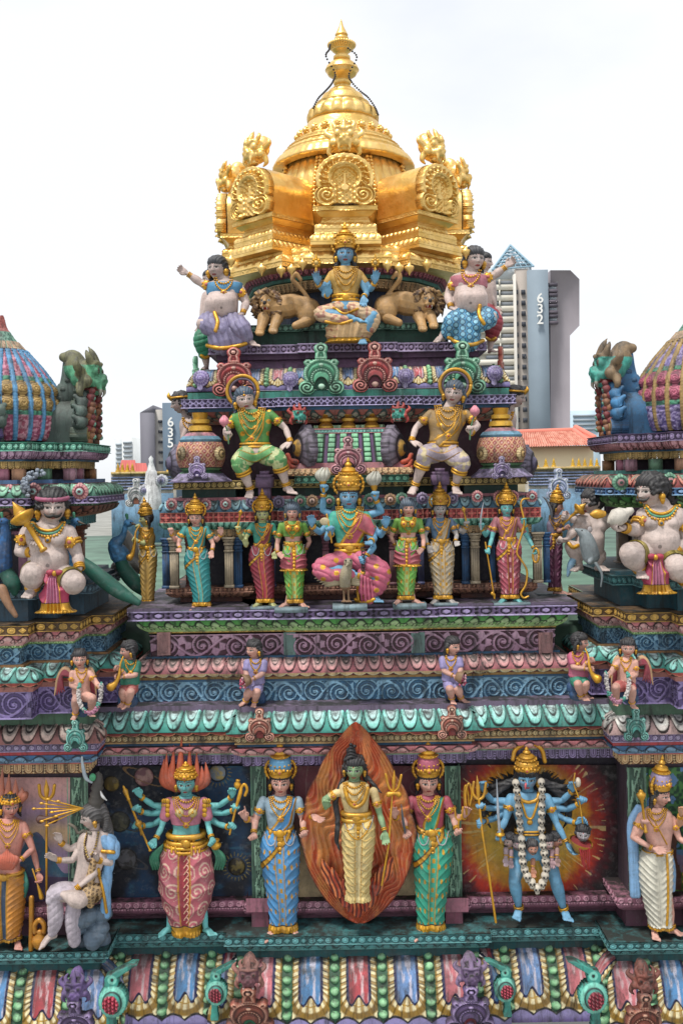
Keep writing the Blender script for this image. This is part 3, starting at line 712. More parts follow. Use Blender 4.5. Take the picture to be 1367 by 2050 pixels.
# roundels along the gallery roof
def disc_fn(C, n=14):
 def fn(x, y):
  r = np.hypot(x, y); th = np.arctan2(y, x); e = .46 + .03 * np.abs(np.sin(th * n / 2)) + .08 * np.clip(y, 0, 1) * (np.abs(x) < .12)
  c = np.tile(C[0], x.shape + (1,)); c = mix(c, C[1], sst(.3, .4, r)); c = mix(c, C[2], _ln(r - .27, .05)); c = mix(c, C[3], (r < .2) * 1.); c = mix(c, C[2], (r < .1) * 1.); c = mix(c, C[2], .6 * _ln(((th * n / (2 * pi)) % 1) - .5, .2) * (r > .3))
  return r < e, .12 * sst(.48, .3, r) + .12 * np.sqrt(np.clip(1 - (r / .2) ** 2, 0, 1)), c, 0 * x
 return fn
def add_disc(parent, x, y, w, Y, cols, name='roundel', yaw=0):
 V, Q, c, g = plate(1.15, 1.25, disc_fn(c_(*cols)), max(.02, .0045 / (w * Y / F)), .15)
 return mk(name, worldplate(V, yaw, pw(x, y, Y), w * Y / F), Q, c, g, 'stucco', parent)
PD = ('c9707a', 'e0a0a0', '4a1a22', 'a8d0c8'); TD = ('4f8a6c', '7fb898', '1a3a2c', 'b07a80'); FD = ('a07a50', 'd0a880', '4a2c1c', 'd8b8a8'); LD = ('7a6a8c', 'a090b0', '2e2440', 'a898b8')
for x, y in ((344, 1009), (378, 1009), (412, 1009), (452, 1008), (955, 993), (998, 993), (1027, 993), (1064, 993)): add_disc(tower, x, y + 1, 25, 8.36, PD)
for x, y, c in ((504, 1005, LD), (558, 1005, LD), (601, 1003, TD), (625, 1003, FD), (659, 1003, TD), (740, 1000, TD), (781, 1000, FD), (804, 998, TD), (845, 998, LD), (905, 997, LD)): add_disc(tower, x, y, 26, 8.42, c)
# little fan-tailed peacock bosses on the ribbed roof
def fan_fn(C):
 def fn(x, y):
  r = np.hypot(x, y - .1); th = np.arctan2(y - .1, x); b = np.hypot((x + .05) / .9, y + .3) - .16
  c = np.tile(C[0], x.shape + (1,)); c = mix(c, C[1], (_ln((r / .13) % 1 - .5, .3))); c = mix(c, C[2], .7 * _ln(((th * 16 / (2 * pi)) % 1) - .5, .15))
  m = (r < .38) | (b < 0); c = np.where(((b < 0) & (r > .37))[..., None], C[1], c)
  return m, .2 * sst(.4, 0, r) + .1, c, 0 * x
 return fn
for x, y in ((403, 762), (582, 764), (812, 758), (990, 752)):
 V, Q, c, g = plate(1, 1.1, fan_fn(c_('8a7ab0', 'b0a4cc', '3a3060', 'ffffff')), .03, .2)
 mk('peacock_boss', worldplate(V, 0, pw(x, y, 8.54), 44 * 8.5 / F), Q, c, g, 'stucco', tower)
add_kudu(tower, 392, 712, 790, 44, 8.85, GK, yaw=-1.25); add_kudu(tower, 1002, 692, 785, 44, 8.85, ('b05040', 'd08470', '4a1a12', 'e0b0a0'), yaw=1.25)
# barrel-roofed shrine in the centre of the third storey
def P_cols(U, V, a, C, k):
 x = np.abs(U - .5); m = x < .3; n = (V * 6) % 1
 c = np.where(m[..., None], mix(C[0], C[1], sst(.1, .6, n)), np.tile(C[3], U.shape + (1,))); c = mix(c, C[2], _ln(n - .02, .12) * m); c = mix(c, C[2], _ln(x - .32, .05))
 return np.where(m, .5 + .5 * np.sqrt(np.clip(1 - (x / .3) ** 2, 0, 1)) - .2 * _ln(n, .2), 0), c, 0 * U
PAT['cols'] = P_cols; RD['cols'] = .02
bx = [(XR(619, 8.6, 900), 8.9), (XR(619, 8.6, 900), 8.55), (XR(779, 8.6, 900), 8.55), (XR(779, 8.6, 900), 8.9)]
bands(bx, 8.5, [('barrel_ridge', 850, 858, -.05, -.05, 'f', 'udrop', .05, c_('6a8a6a', 'b0c8a0', '24382a', 'b09a60')), ('barrel_rim', 858, 868, .0, .03, 'f', 'beads', .03, c_('3f8a80', '7fc0b4', '1a3c38', 'c8787a')),
 ('barrel_roof', 868, 926, .03, .07, 'f', 'cols', .098, c_('3f8a5c', '8fcaa0', '16301f', '5f4668')), ('barrel_foot', 926, 938, .10, .13, 'f', 'plain', 1, [hx('9a5a62')] * 4), ('barrel_step', 938, 951, .16, .18, 'f', 'petal', .05, ORCH)], tower, core=-.3)
bx2 = [(XR(592, 8.45, 960), 8.8), (XR(592, 8.45, 960), 8.42), (XR(816, 8.45, 960), 8.42), (XR(816, 8.45, 960), 8.8)]
bands(bx2, 8.42, [('roundel_band', 951, 966, 0, 0, 'f', 'beads', .06, c_('2f6a58', '7fc4a8', '12302a', '5fa08a'))], tower, core=-.3)
for s, x in ((-1, 606), (1, 792)):
 V, Q, c, g = plate(1.1, 1.25, disc_fn(c_('5a5060', '8a8090', '1c1820', 'c99a3a')), .02, .2)
 mk('barrel_end', worldplate(V, s * 1.15, pw(x, 897, 8.5), .36, 1.05), Q, c, g, 'stucco', tower)
 add_yali(tower, pw(597 if s < 0 else 800, 832 if s < 0 else 828, 8.5), .15, s * -.5, '3f9a8a', 'b84a44')
 m = MB()
 for k in range(3): m.add(*tubeV(np.array([(0, -.05 * k, 0), (s * .05, .02 - .05 * k, .02), (s * .07, .06 - .05 * k, .02)]), [.025, .02, .004], 8), col=hx('c4553c'))
 V, Fc, C, G = m.get(); mk('flame_crest', worldplate(V, 0, pw(593 if s < 0 else 806, 925, 8.45), 1), Fc, C, G, 'stucco', tower)
for x in (652, 697, 744): lathe_bands('gilt_knob', pw(x, 840, 8.62)[0], 8.62, 8.62, [(823, 1, 'c9952e'), (826, 9, 'c9952e'), (831, 11, 'c9952e'), (834, 7, 'a87420'), (838, 13, 'd0a03a'), (843, 13, 'c9952e'), (845, 9, 'a87420'), (853, 17, 'd0a03a'), (857, 17, 'd0a03a')], tower, 'paint', 20, .8)
def potcol(th, V):
 z = V[:, 2]; z0, z1 = z.min(), z.max(); v = (z - z0) / (z1 - z0)
 a = (th / (2 * pi) * 22 + v * 3.2) % 1; b = (th / (2 * pi) * 22 - v * 3.2) % 1
 l = np.maximum(_ln(a - .5, .16), _ln(b - .5, .16)); c = mix(np.tile(hx('a03c3a'), (len(V), 1)), hx('d8b088'), l)
 d = np.hypot(((a + b) % 1) - .0, 0); dd = (np.minimum(a, 1 - a) < .16) & (np.minimum(b, 1 - b) < .16)
 return np.where(dd[:, None], hx('e0b8a8'), c)
for x, y0 in ((402, 0), (1003, -11)):
 Yp = 8.50; px = pw(x, 905, Yp)[0]; k = Yp / F
 pot = empty('kalasha_pot', (px, Yp, ZR(960 + y0 * 0, Yp))); pot.parent = tower; pot.location = Vector((px, Yp, ZR(960, Yp))) - tower.location
 prof = [(r * k, ZR(yy, Yp)) for yy, r in zip(np.linspace(881, 931, 30), 49 * (.80 + .2 * np.sin(np.linspace(.35, 2.8, 30))))]
 V, Q, _, c, g = latheW(prof, px, Yp, 160, potcol); mk('belly', V, Q, c, 0., 'stucco', pot)
 lathe_bands('rim', px, Yp, Yp, [(858, 14, 'c9952e'), (862, 26, 'c98898'), (869, 34, 'c98898'), (869, 36, '6f9fb8'), (876, 42, '6f9fb8'), (881, 40, '4f7f98'), (882, 38, '4f7f98')], pot)
 lathe_bands('gilt_stem', px, Yp, Yp, [(822, 16, 'c9952e'), (834, 14, 'b08424'), (836, 19, 'd8aa40'), (843, 19, 'd8aa40'), (845, 14, 'b08424'), (849, 22, 'd8aa40'), (858, 24, 'd8aa40'), (860, 15, 'c9952e')], pot, 'paint', 40, .8)
 lathe_bands('foot', px, Yp, Yp, [(929, 36, '4f8a5c'), (933, 42, '7fb07f'), (937, 36, '35684a'), (942, 42, '5f9a6c'), (943, 44, 'a89ac0'), (949, 50, 'a89ac0'), (958, 62, '8f80ac'), (960, 62, '8f80ac')], pot)
 for s in (-1, 1): add_disc(pot, x + s * 40, 908, 28, 8.34, ('c0a068', 'dcc492', '5a4424', 'c0a068'), 'side_flower', s * .9)
 add_kudu(pot, x - 7 + (8 if x > 700 else 0), 912, 958, 46, 8.24, LK, 'lotus_shield', face=True)
for s, x in ((-1, 349), (1, 1058)):
 V, Q, c, g = plate(1.1, 1.25, disc_fn(c_('4a4458', '7a7488', '1c1820', '6a6480')), .02, .25)
 mk('barrel_end', worldplate(V, s * 1.2, pw(x, 928, 8.8), .32, 1), Q, c, g, 'stucco', tower)
# gallery pillars
def pillar(x, w, col, Y=8.5, y0=1071, y1=1172):
 k = Y / F; X = pw(x, 1120, Y)[0]; m = MB(); hw = w * k / 2; c = hx(col)
 for a, b, s in ((y0, y0 + 4, 1.5), (y0 + 4, y0 + 9, 1.25), (y0 + 9, y0 + 12, 1.0), (y0 + 12, y0 + 16, 1.15), (y0 + 16, y0 + 26, .92), (y0 + 26, y0 + 29, 1.1), (y0 + 29, y1 - 6, .95), (y1 - 6, y1, 1.15)):
  box(m, X - hw * s, X + hw * s, Y - hw * s, Y + hw * s, ZR(b, Y) + .0005, ZR(a, Y) - .0005, c)
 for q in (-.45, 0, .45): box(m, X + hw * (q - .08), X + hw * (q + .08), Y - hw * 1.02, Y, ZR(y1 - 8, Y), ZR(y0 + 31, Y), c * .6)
 m.build('pillar', tower, None, 'stucco', False)
for x, w, c, Y in ((350, 17, 'b5a58c', 8.45), (459, 17, 'b5a58c', 8.45), (333, 14, '3f6a9a', 8.52), (477, 17, '3f6a9a', 8.52), (377, 9, '8a5048', 8.56), (950, 17, 'b5a58c', 8.45), (1075, 17, 'b5a58c', 8.45), (931, 15, '3f6a9a', 8.52), (985, 10, '3f6a9a', 8.55), (1093, 12, '3f6a9a', 8.52), (596, 14, '8a5a62', 8.56), (652, 13, '7a4a58', 8.56), (735, 13, '7a4a58', 8.56), (786, 14, '8a5a62', 8.56), (545, 13, '5a5f8a', 8.58), (842, 12, '5a5f8a', 8.58)): pillar(x, w, c, Y)
# corbels of the gable posts between the seated figures
for x in (531, 879):
 m = MB(); X = pw(x, 960, 8.6)[0]
 for a, b, s in ((940, 947, .5), (947, 953, .9), (953, 973, 1), (973, 998, .7)): box(m, X - .07 * s, X + .07 * s, 8.5 - .05 * s, 8.7, ZR(b, 8.55), ZR(a, 8.55), hx('8a7090'))
 m.build('corbel', tower, None, 'stucco', False)
# parrot-beaked makara corner pieces on the eave
def makara_fn(x, y):
 r = np.hypot(x * 1.15, y); th = np.arctan2(y, x); body = r < .30 + .012 * np.sin(th * 30)
 hd = np.hypot(x + .02, y - .36) < .13; bk = np.abs(y - .50 - .55 * (x - .1)) < .055 * np.clip(1.3 - x * 1.6, .2, 1.2); bk &= (x > .0) & (x < .5)
 tl = (np.abs(x + .05) < .07 + .1 * np.clip(-y - .35, 0, 1)) & (y < -.2) & (y > -.66)
 T1, T2, R1 = hx('3f9a8c'), hx('7fd0bc'), hx('b8344c')
 c = np.tile(T1, x.shape + (1,)); c = mix(c, T2, _ln(r - .25, .05)); c = mix(c, hx('123c38'), _ln(r - .2, .02))
 be = np.hypot(x + .02, (y + .02) * .85) < .15; cell = np.hypot((x / .07) % 1 - .5, (y / .07 + .5 * (np.floor(x / .07) % 2)) % 1 - .5)
 c = np.where(be[..., None], mix(hx('6a1424') + 0 * c, mix(hx('d85a70'), R1, sst(0, .4, cell)), (cell < .42) * 1.), c)
 h = .1 + .1 * sst(.3, .1, r) + .06 * be * sst(.45, .1, cell); e = np.hypot(x, y - .4)
 c = mix(c, BLK, (e < .03) * 1.); c = mix(c, T2, _ln(e - .06, .03))
 return body | hd | bk | tl, h, c, 0 * x
def add_makara(parent, x, y, w, Y, flip, yaw=0):
 V, Q, c, g = plate(1.05, 1.35, makara_fn, .012, .12)
 if flip: V[:, 0] *= -1; Q = Q[:, ::-1]
 mk('makara', worldplate(V, yaw, pw(x, y, Y), w * Y / F), Q, c, g, 'stucco', parent)
add_makara(tower, 434, 1984, 84, 7.70, False); add_makara(tower, 1010, 1977, 84, 7.70, True)
# ---------------------------------------------------------------- golden dome
k99 = 9.95 / F
def zr(y): return ZR(y, 9.95)
def gold_lathe(name, rows, wob=None, n=160, parent=None, dense=3):
 R = np.array(rows, float); t = np.arange(len(R)); tt = np.linspace(0, len(R) - 1, (len(R) - 1) * dense + 1)
 prof = [(np.interp(q, t, R[:, 1]) * k99, zr(np.interp(q, t, R[:, 0]))) for q in tt]
 V, Q, _, _, _ = latheW(prof, X0, 9.95, n, None, 1., wob)
 return mk(name, V, Q, GOLD, 1., 'gold', parent or dome)
dome = empty('golden_dome', (0, 0, zr(530) - 5.0)); dome.parent = tower
def wob1(th, z, R): return .004 * np.sign(np.sin(th * 44)) * 0 + .007 * np.abs(np.sin(th * 28)) * (R > .25)
fin = gold_lathe('finial', [(38, .4), (52, 4), (68, 12), (70, 13), (73, 9), (76, 14), (82, 14), (85, 9), (88, 16), (93, 20), (101, 20), (106, 14), (111, 10), (114, 17), (119, 17), (123, 11), (127, 24), (134, 31), (139, 33), (141, 34), (143, 32), (150, 28), (157, 16), (161, 11), (164, 18), (169, 17), (173, 12), (176, 19), (180, 18)], n=64)
m = MB()
for i in range(30):
 a = i * 2 * pi / 30; d = np.array([math.sin(a), -math.cos(a), 0]); c0 = np.array([X0, 9.95, zr(97)])
 m.add(*tubeV(np.array([c0 + d * .09, c0 + d * .105 + (0, 0, .012), c0 + d * .125 + (0, 0, .03)]), [.013, .009, .002], 6))
m.build('spiked_collar', fin, None, 'gold')
def wobp(th, z, R):
 v = (zr(212) - z) / (zr(212) - zr(248)); return .03 * np.abs(np.sin(th * 9)) * np.clip(np.sin(pi * np.clip(v, 0, 1)), 0, 1) + .006 * np.sin(th * 108) * (np.clip(np.sin(pi * np.clip(v, 0, 1)), 0, 1))
gold_lathe('dome_cap', [(180, 20), (182, 27), (190, 32), (193, 40), (205, 46), (209, 47), (210, 54), (214, 52), (228, 64), (246, 70), (248, 66), (252, 72), (270, 78)], wobp, 240)
gold_lathe('canopy', [(268, 77), (282, 88), (290, 96), (292, 101), (296, 100), (300, 108), (303, 113), (306, 111), (314, 122), (318, 121), (326, 133), (334, 138), (340, 141), (343, 140), (345, 122)], wob1, 260)
def wobr(th, z, R): return .014 * (np.abs(np.sin(th * 20)) ** .5) - .01
gold_lathe('ribbed_drum', [(343, 116), (360, 124), (385, 132), (410, 136), (440, 134), (460, 130), (485, 128)], wobr, 320)
# rosettes round the canopy and bead strings
for i in list(range(7)) + list(range(17, 24)):
 m = MB(); a = i * 2 * pi / 24 + .13; d = np.array([math.sin(a), -math.cos(a), 0]); c0 = np.array([X0, 9.95, zr(279)]) + d * 93 * k99
 m.add(*sphV(c0, .030, 10, 7));
 for j in range(8):
  b = j * pi / 4; t = np.array([math.cos(a), math.sin(a), 0]); m.add(*sphV(c0 - d * .008 + t * .033 * math.cos(b) + np.array([0, 0, .033]) * math.sin(b), .014, 8, 6))
 m.build('rosette', dome, None, 'gold')
for a0 in (0, pi / 4, -pi / 4, pi / 2, -pi / 2):
 for s in (-1, 1):
  a = a0 + s * .42; m = MB()
  for j in range(14):
   yy = 350 + j * 7.4; d = np.array([math.sin(a), -math.cos(a), 0]); m.add(*sphV(np.array([X0, 9.95, zr(yy)]) + d * (123 + 17 * math.sin(j / 13 * pi * .6)) * k99, .019, 8, 6))
  m.build('bead_string', dome, None, 'gold')
# gables
def arch_fn(x, y):
 y = y + .5; ax = np.abs(x)
 d = np.minimum(np.hypot(ax, y - .5) - .45, np.hypot(ax - .27, y - .2) - .2); e = np.arctan2(y - .5, x)
 d = d + .012 * np.abs(np.sin(e * 12))
 inn = np.minimum(np.hypot(ax, y - .52) - .22, np.maximum(ax - .16, np.abs(y - .25) - .25))
 h = .5 + .25 * _ln(d + .04, .06) + .35 * np.clip(np.sin(e * 20 + d * 30), -.3, 1) * sst(.03, .06, inn) * sst(-.05, -.08, d)
 r = np.hypot(ax - .27, y - .2); t = np.arctan2(y - .2, ax - .27); sp = (r / .07 + t / (2 * pi)) % 1
 h = np.where(r < .17, .65 - .4 * _ln(sp - .5, .3) + .3 * (1 - r / .17), h)
 h = np.where(inn < 0, .25 + .1 * np.sin(x * 60) * np.sin(y * 60), h); h = h + .35 * _ln(inn, .05) + .2 * _ln(inn - .05, .03)
 q = np.minimum(np.hypot(ax, y - .34) - .06, np.maximum(ax - .014, np.abs(y - .45) - .14)); h = np.where(q < 0, .6, h)
 return (d < 0) & (y > .01), h * .14, np.tile(GOLD, x.shape + (1,)), 0 * x + 1
def wf(z): return z
zA, zB = ZR(302, 8.75), ZR(414, 8.75)
for i in range(8):
 ang = i * pi / 4
 if i in (3, 4, 5): continue
 R = 1.2; g = empty('gable', (0, 0, 0)); g.parent = dome;
 base = Vector((X0 + R * math.sin(ang), 9.95 - R * math.cos(ang), zB)); g.location = base - Vector((X0, 9.95, 5.0)) - dome.location - Vector((0, 0, 0)) + (Vector((X0, 9.95, 5.0)) - tower.location)
 hgt = (zA - zB); V, Q, c, gg = plate(1.0, 1.0, arch_fn, .009, .05)
 V = V * np.array([.58, hgt, .58]); V[:, 2] += R - .02; mk('plaque', frameV(V, (zA + zB) / 2, ang), Q, c, 1., 'gold', g)
 # barrel vault behind the plaque
 ph = np.linspace(-.35, pi + .35, 26); hw = .245
 for nm, z0, z1, rr in (('barrel', .45, R - .06, 1.), ):
  zz = np.linspace(z0, z1, 8); prof = np.array([(math.cos(p) * hw, math.sin(p) * hgt * .46 + hgt * .5) for p in ph]); prof = np.vstack([[(.2, .0)], prof, [(-.2, .0)]])
  V = np.array([(p[0], p[1], z) for z in zz for p in prof]); mk(nm, frameV(V, zB, ang), gridq(len(zz), len(prof))[:, ::-1], GOLD, 1., 'gold', g)
 def pts(w, back, front):
  L = np.array([(-w, 0, back), (-w, 0, front), (w, 0, front), (w, 0, back)]); W = frameV(L, 0, ang); return [(p[0], p[1]) for p in W]
 def pb(nm, rt, rb, o0, o1, sh, pat='plain', tile=.06, rd=.01):
  Cg = [GOLD] * 4; return sweepV(pts(.26, .5, R - .02), (nm, ZR(rt, 8.75), ZR(rb, 8.75), o0, o1, sh, pat, tile, Cg, rd), .007, core=-.12).build(nm, g, None, 'gold')
 pb('pedestal_slab', 412, 421, .02, .02, 'f', 'scroll', .1, .006); pb('pedestal', 421, 430, .0, -.04, 'f', 'plain'); pb('pedestal_neck', 430, 444, -.06, -.04, 'f', 'scroll', .09, .005)
 pb('pedestal', 444, 456, -.05, .01, 'k', 'petal', .05, .008); pb('pedestal_slab', 456, 466, .01, .01, 'f', 'scroll', .1, .005); pb('pedestal', 466, 484, -.03, .05, 'k', 'petal', .06); pb('pedestal_slab', 484, 490, .05, .05, 'f')
 V = YV.copy() * .27; V[:, 2] += R - .07; mk('yali_head', frameV(V, ZR(276, 8.75), ang), YF, GOLD, 1., 'gold', g)
# stepped gilt base
def gpath(o):
 pts = []
 for i in range(-3, 4):
  a = i * pi / 4
  for (x, z) in ((-.34, 1.02), (-.34, 1.14), (.34, 1.14), (.34, 1.02)):
   p = frameV(np.array([[x, 0, z]]), 0, a)[0]; pts.append((p[0], p[1]))
 return pts
for nm, rt, rb, o0, o1, sh, pat, rd in (('gilt_base', 478, 494, -.16, -.03, 'k', 'petal', .012), ('gilt_base', 494, 501, -.03, -.03, 'f', 'scroll', .006), ('gilt_base', 501, 519, -.08, .06, 'k', 'petal', .012), ('gilt_base', 519, 529, .06, .06, 'f', 'scroll', .006)):
 sweepV(gpath(0), (nm, ZR(rt, 8.8), ZR(rb, 8.8), o0, o1, sh, pat, .11, [GOLD] * 4, rd), .007, core=-.3).build(nm, dome, None, 'gold')
# hanging gilt pendants and a dark bead chain down the finial
def pendant(x, y, s, Y):
 k = Y / F * s; p = pw(x, y, Y); m = MB()
 V, Q, _, _, _ = latheW([(.3 * k, p[2] + 11 * k), (3 * k, p[2] + 9 * k), (3 * k, p[2] + 7 * k), (9 * k, p[2] + 4 * k), (9.5 * k, p[2]), (7 * k, p[2] - 5 * k), (3 * k, p[2] - 9 * k), (.3 * k, p[2] - 15 * k)], p[0], p[1], 16); m.add(V, Q, None, GOLD, 1.)
 m.build('pendant', dome, None, 'gold')
for x, y in ((524, 538), (563, 541), (584, 539), (606, 528), (775, 531), (799, 536), (819, 537), (854, 530), (463, 522), (932, 505)): pendant(x, y, 1, 8.72)
for s, pts_ in ((-1, [(-22, 104), (-24, 114), (-30, 128), (-14, 158), (-17, 174), (-24, 186), (-34, 198), (-46, 212), (-56, 232)]), (1, [(12, 110), (28, 130), (13, 160), (18, 178), (34, 198), (48, 212), (60, 232), (66, 248)])):
 m = MB(); A = catmull([(X0 + a * k99 * 1.04, 9.95 - abs(a) * .0015 - .14, zr(b)) for a, b in pts_], 5)
 for p in A: m.add(*sphV(p, .011, 7, 5), col=hx('2a2420'))
 m.build('bead_chain', fin, None, 'paint')
# ---------------------------------------------------------------- projecting corner bays and the two corner shrines
QS = 1.03
def splan(s, h, reach, m, cx=2.9, cy=8.4, frontonly=False):
 """plan of a square shrine with middle projections; s = -1 left, +1 right; listed left to right as seen"""
 c = X0 + s * cx
 P = [(-h, -h), (-m, -h), (-m, -reach), (m, -reach), (m, -h), (h, -h), (h, -m), (reach, -m), (reach, m), (h, m), (h, h + .3)]
 if s < 0: return [((c + x) * QS, (cy + y) * QS) for x, y in P]
 return [((c - x) * QS, (cy + y) * QS) for x, y in P[::-1]]
def bayplan(s, a, yf, yb, far=4.4):
 L = [(-far, yf), (-a, yf), (-a, yb)]
 return [(X0 + x, y) for x, y in L] if s < 0 else [(X0 - x, y) for x, y in L[::-1]]
def shrine(s, P):
 side = 'left' if s < 0 else 'right'
 t = empty('corner_shrine', (X0 + s * 2.9, 8.4, 5.0), P['label'], 'shrine', 'small domed shrines flanking the central tower')
 xr = 100
 def B(path, Y, lst, **k): bands(path, Y, lst, t, x=xr, **k)
 # bay below the shrine: ledge, eave, wall, skirting, cornice
 B(bayplan(s, 1.93, 7.686, 8.1), 7.686, [('floor_ledge', 1905, 1920, 0, 0, 'f', 'ovdi', .13, FLOOR), ('ledge_moulding', 1920, 1934, -.02, -.05, 'u', 'lotus', .11, FLOOR), ('plinth_band', 1934, 1960, -.08, -.08, 'f', 'plain', 1, DTEAL)], core=-.6)
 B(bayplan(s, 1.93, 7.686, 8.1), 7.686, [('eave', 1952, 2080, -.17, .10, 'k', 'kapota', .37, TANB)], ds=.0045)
 B(bayplan(s, 2.165, 8.0, 8.4), 7.95, [('bay_wall', 1545, 1910, 0, 0, 'f', 'plain', 1, [hx('4a3c48')] * 4)])
 B(bayplan(s, 2.165, 7.99, 8.3), 7.9, [('wall_skirting', 1812, 1828, .12, .12, 'f', 'circ', .07, ROSE), ('skirting_moulding', 1828, 1845, .12, .05, 'u', 'plain', 1, ROSE), ('skirting_base', 1845, 1900, .03, .03, 'f', 'plain', 1, c_('5d3748', '5d3748', '5d3748', '5d3748'))])
 B(bayplan(s, 2.0, 7.78, 8.3), 7.78, [('dentil_row', 1534, 1556, -.10, -.10, 'f', 'udrop', .085, ORCH), ('lotus_moulding', 1512, 1531, -.01, -.07, 'u', 'lotus', .15, P['lotus1']), ('fillet', 1505, 1512, -.01, -.01, 'f', 'plain', 1, [hx('a83c40')] * 4), ('fillet', 1530, 1535, -.07, -.07, 'f', 'plain', 1, [hx('b85a54')] * 4),
  ('roundel_band', 1489, 1505, -.01, -.01, 'f', 'beads', .06, LAVB), ('cornice', 1455, 1489, -.12, .03, 'k', 'petal', .145, P['roll'], .02), ('roof_ledge', 1430, 1456, -.06, -.06, 'f', 'plain', 1, [hx('4a6a54')] * 4)], core=-.7)
 # shrine base
 S1 = splan(s, .8, .97, .46)
 B(S1, 7.5 * QS, [('scroll_base', 1376, 1431, .05, .05, 'f', 'scroll', .42, c_('5a4a7a', '7a6a9c', '2a2040', '8f80b0')), ('fillet', 1364, 1376, .10, .08, 'f', 'plain', 1, [hx('a87068')] * 4), ('fringe', 1356, 1365, .12, .11, 'f', 'wave', .12, c_('a8463c', 'd08a70', '2a1512', 'ffffff')),
  ('lotus_roll', 1334, 1358, .0, .12, 'k', 'petal', .12, TEAL, .014), ('ochre_fillet', 1328, 1335, -.02, -.02, 'f', 'plain', 1, [hx('9a7046')] * 4), ('carved_panel', 1294, 1329, -.07, -.07, 'f', 'scroll', .36, BLUB),
  ('bead_line', 1288, 1295, -.04, -.04, 'f', 'beads', .02, c_('6a9a5a', 'a8c888', '2a3a20', '6a9a5a'), .004), ('lotus_moulding', 1266, 1289, .01, -.04, 'u', 'lotus', .13, PINK), ('lattice_ledge', 1248, 1267, .03, .03, 'f', 'ovdi', .16, c_('6a4c28', 'c9a04a', '2a1c10', 'b08a40'))], core=-.5)
 S2 = splan(s, .62, .78, .44)
 B(S2, 7.7 * QS, [('plinth_step', 1194, 1250, -.02, -.02, 'f', 'plain', 1, [hx(P['plinth'])] * 4), ('plinth_band', 1176, 1195, .08, .06, 'f', 'ovdi', .1, P['pl2']), ('plinth_top', 1168, 1177, .03, .03, 'f', 'plain', 1, [hx(P['plinth'])] * 4)], core=-.5)
 S3 = splan(s, .46, .60, .40)
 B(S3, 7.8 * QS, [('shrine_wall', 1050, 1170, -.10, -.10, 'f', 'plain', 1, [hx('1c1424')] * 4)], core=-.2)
 S4 = splan(s, .66, .86, .45)
 B(S4, 7.6 * QS, [('fringe', 1040, 1060, -.18, -.18, 'f', 'udrop', .07, P['fr']), ('lotus_moulding', 1016, 1038, .0, -.14, 'u', 'lotus', .13, P['lotus2']), ('bead_line', 1010, 1017, -.01, -.01, 'f', 'beads', .02, c_('3f6a4a', '8fb890', '1a2c20', '3f6a4a'), .004), ('lattice_band', 996, 1011, .03, .03, 'f', 'lattice', .13, P['latt']),
  ('roundel_roll', 973, 997, -.05, .03, 'k', 'petal', .12, P['rroll']), ('fillet', 968, 974, -.08, -.08, 'f', 'plain', 1, [hx('8a4a50')] * 4), ('blue_fillet', 960, 969, -.10, -.10, 'f', 'plain', 1, [hx(P['bf'])] * 4)], core=-.6)
 S5 = splan(s, .58, .78, .47)
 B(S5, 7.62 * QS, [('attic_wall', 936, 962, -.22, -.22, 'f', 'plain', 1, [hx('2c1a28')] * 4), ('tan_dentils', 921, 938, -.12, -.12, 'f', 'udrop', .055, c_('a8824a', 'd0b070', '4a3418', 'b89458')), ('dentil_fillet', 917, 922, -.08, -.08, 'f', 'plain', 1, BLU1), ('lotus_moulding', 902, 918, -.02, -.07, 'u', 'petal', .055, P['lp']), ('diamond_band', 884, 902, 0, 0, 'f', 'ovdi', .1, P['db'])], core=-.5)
 cx = (X0 + s * 2.9) * QS; cy = 8.4 * QS
 m = None
 for (wx, wy, c) in ((.34, .66, 'c09070'), (.66, .34, 'b88a98'), (.66, -.34, 'c0885a'), (-.34, .66, 'c09070'), (.5, .5, '5f8a6a'), (.22, .66, 'b8788a'), (.66, .1, 'b8788a')):
  x = cx - s * wx if wy != .66 or True else cx; y = cy - wy; m = MB()
  box(m, x - .045, x + .045, y - .045, y + .045, ZR(962, 7.62 * QS, xr) + .001, ZR(937, 7.62 * QS, xr) - .001, hx(c)); m.build('attic_post', t, None, 'stucco', False)
 for (wx, wy, c) in ((.54, .4, '8a4a38'), (.54, .2, 'a87088'), (.54, -.3, '9a5a3c'), (.36, .54, 'a87088'), (-.2, .54, '8a4a38')):
  x = cx - s * wx; y = cy - wy; m = MB(); z0 = ZR(1170, 7.75 * QS, xr); z1 = ZR(1058, 7.75 * QS, xr); h = z1 - z0; cc = hx(c if s < 0 else 'b09a88')
  for a, b, w in ((0, .06, 1.3), (.06, .66, .95), (.66, .7, 1.15), (.7, .74, .9), (.74, .78, 1.15), (.78, .86, .95), (.86, .9, 1.3), (.9, .96, 1.6), (.96, 1, .9)): box(m, x - .06 * w, x + .06 * w, y - .06 * w, y + .06 * w, z0 + h * a + .0005, z0 + h * b - .0005, cc)
  m.build('pillar', t, None, 'stucco', False)
 # ribbed dome
 kk = 8.4 * QS / F; rows = [(884, 96), (872, 103), (850, 108), (830, 110), (805, 108), (782, 103), (760, 90), (735, 72), (712, 52), (700, 42), (690, 33), (676, 22), (664, 14), (655, 8), (640, 4), (630, 1)]
 R = np.array(rows[::-1], float); tt = np.linspace(0, len(R) - 1, 150); rr = np.interp(tt, np.arange(len(R)), R[:, 0]); ra = np.interp(tt, np.arange(len(R)), R[:, 1])
 ctr = catmull(np.column_stack([R[:, 0], R[:, 1], R[:, 1] * 0]), 10); n = 360; Z = np.array([ZR(a, 8.4 * QS, xr) for a in ctr[:, 0]])
 th = np.arange(n) * 2 * pi / n; TH, RR = np.meshgrid(th, ctr[:, 0]); rad = np.tile(ctr[:, 1][:, None], (1, n)) * kk
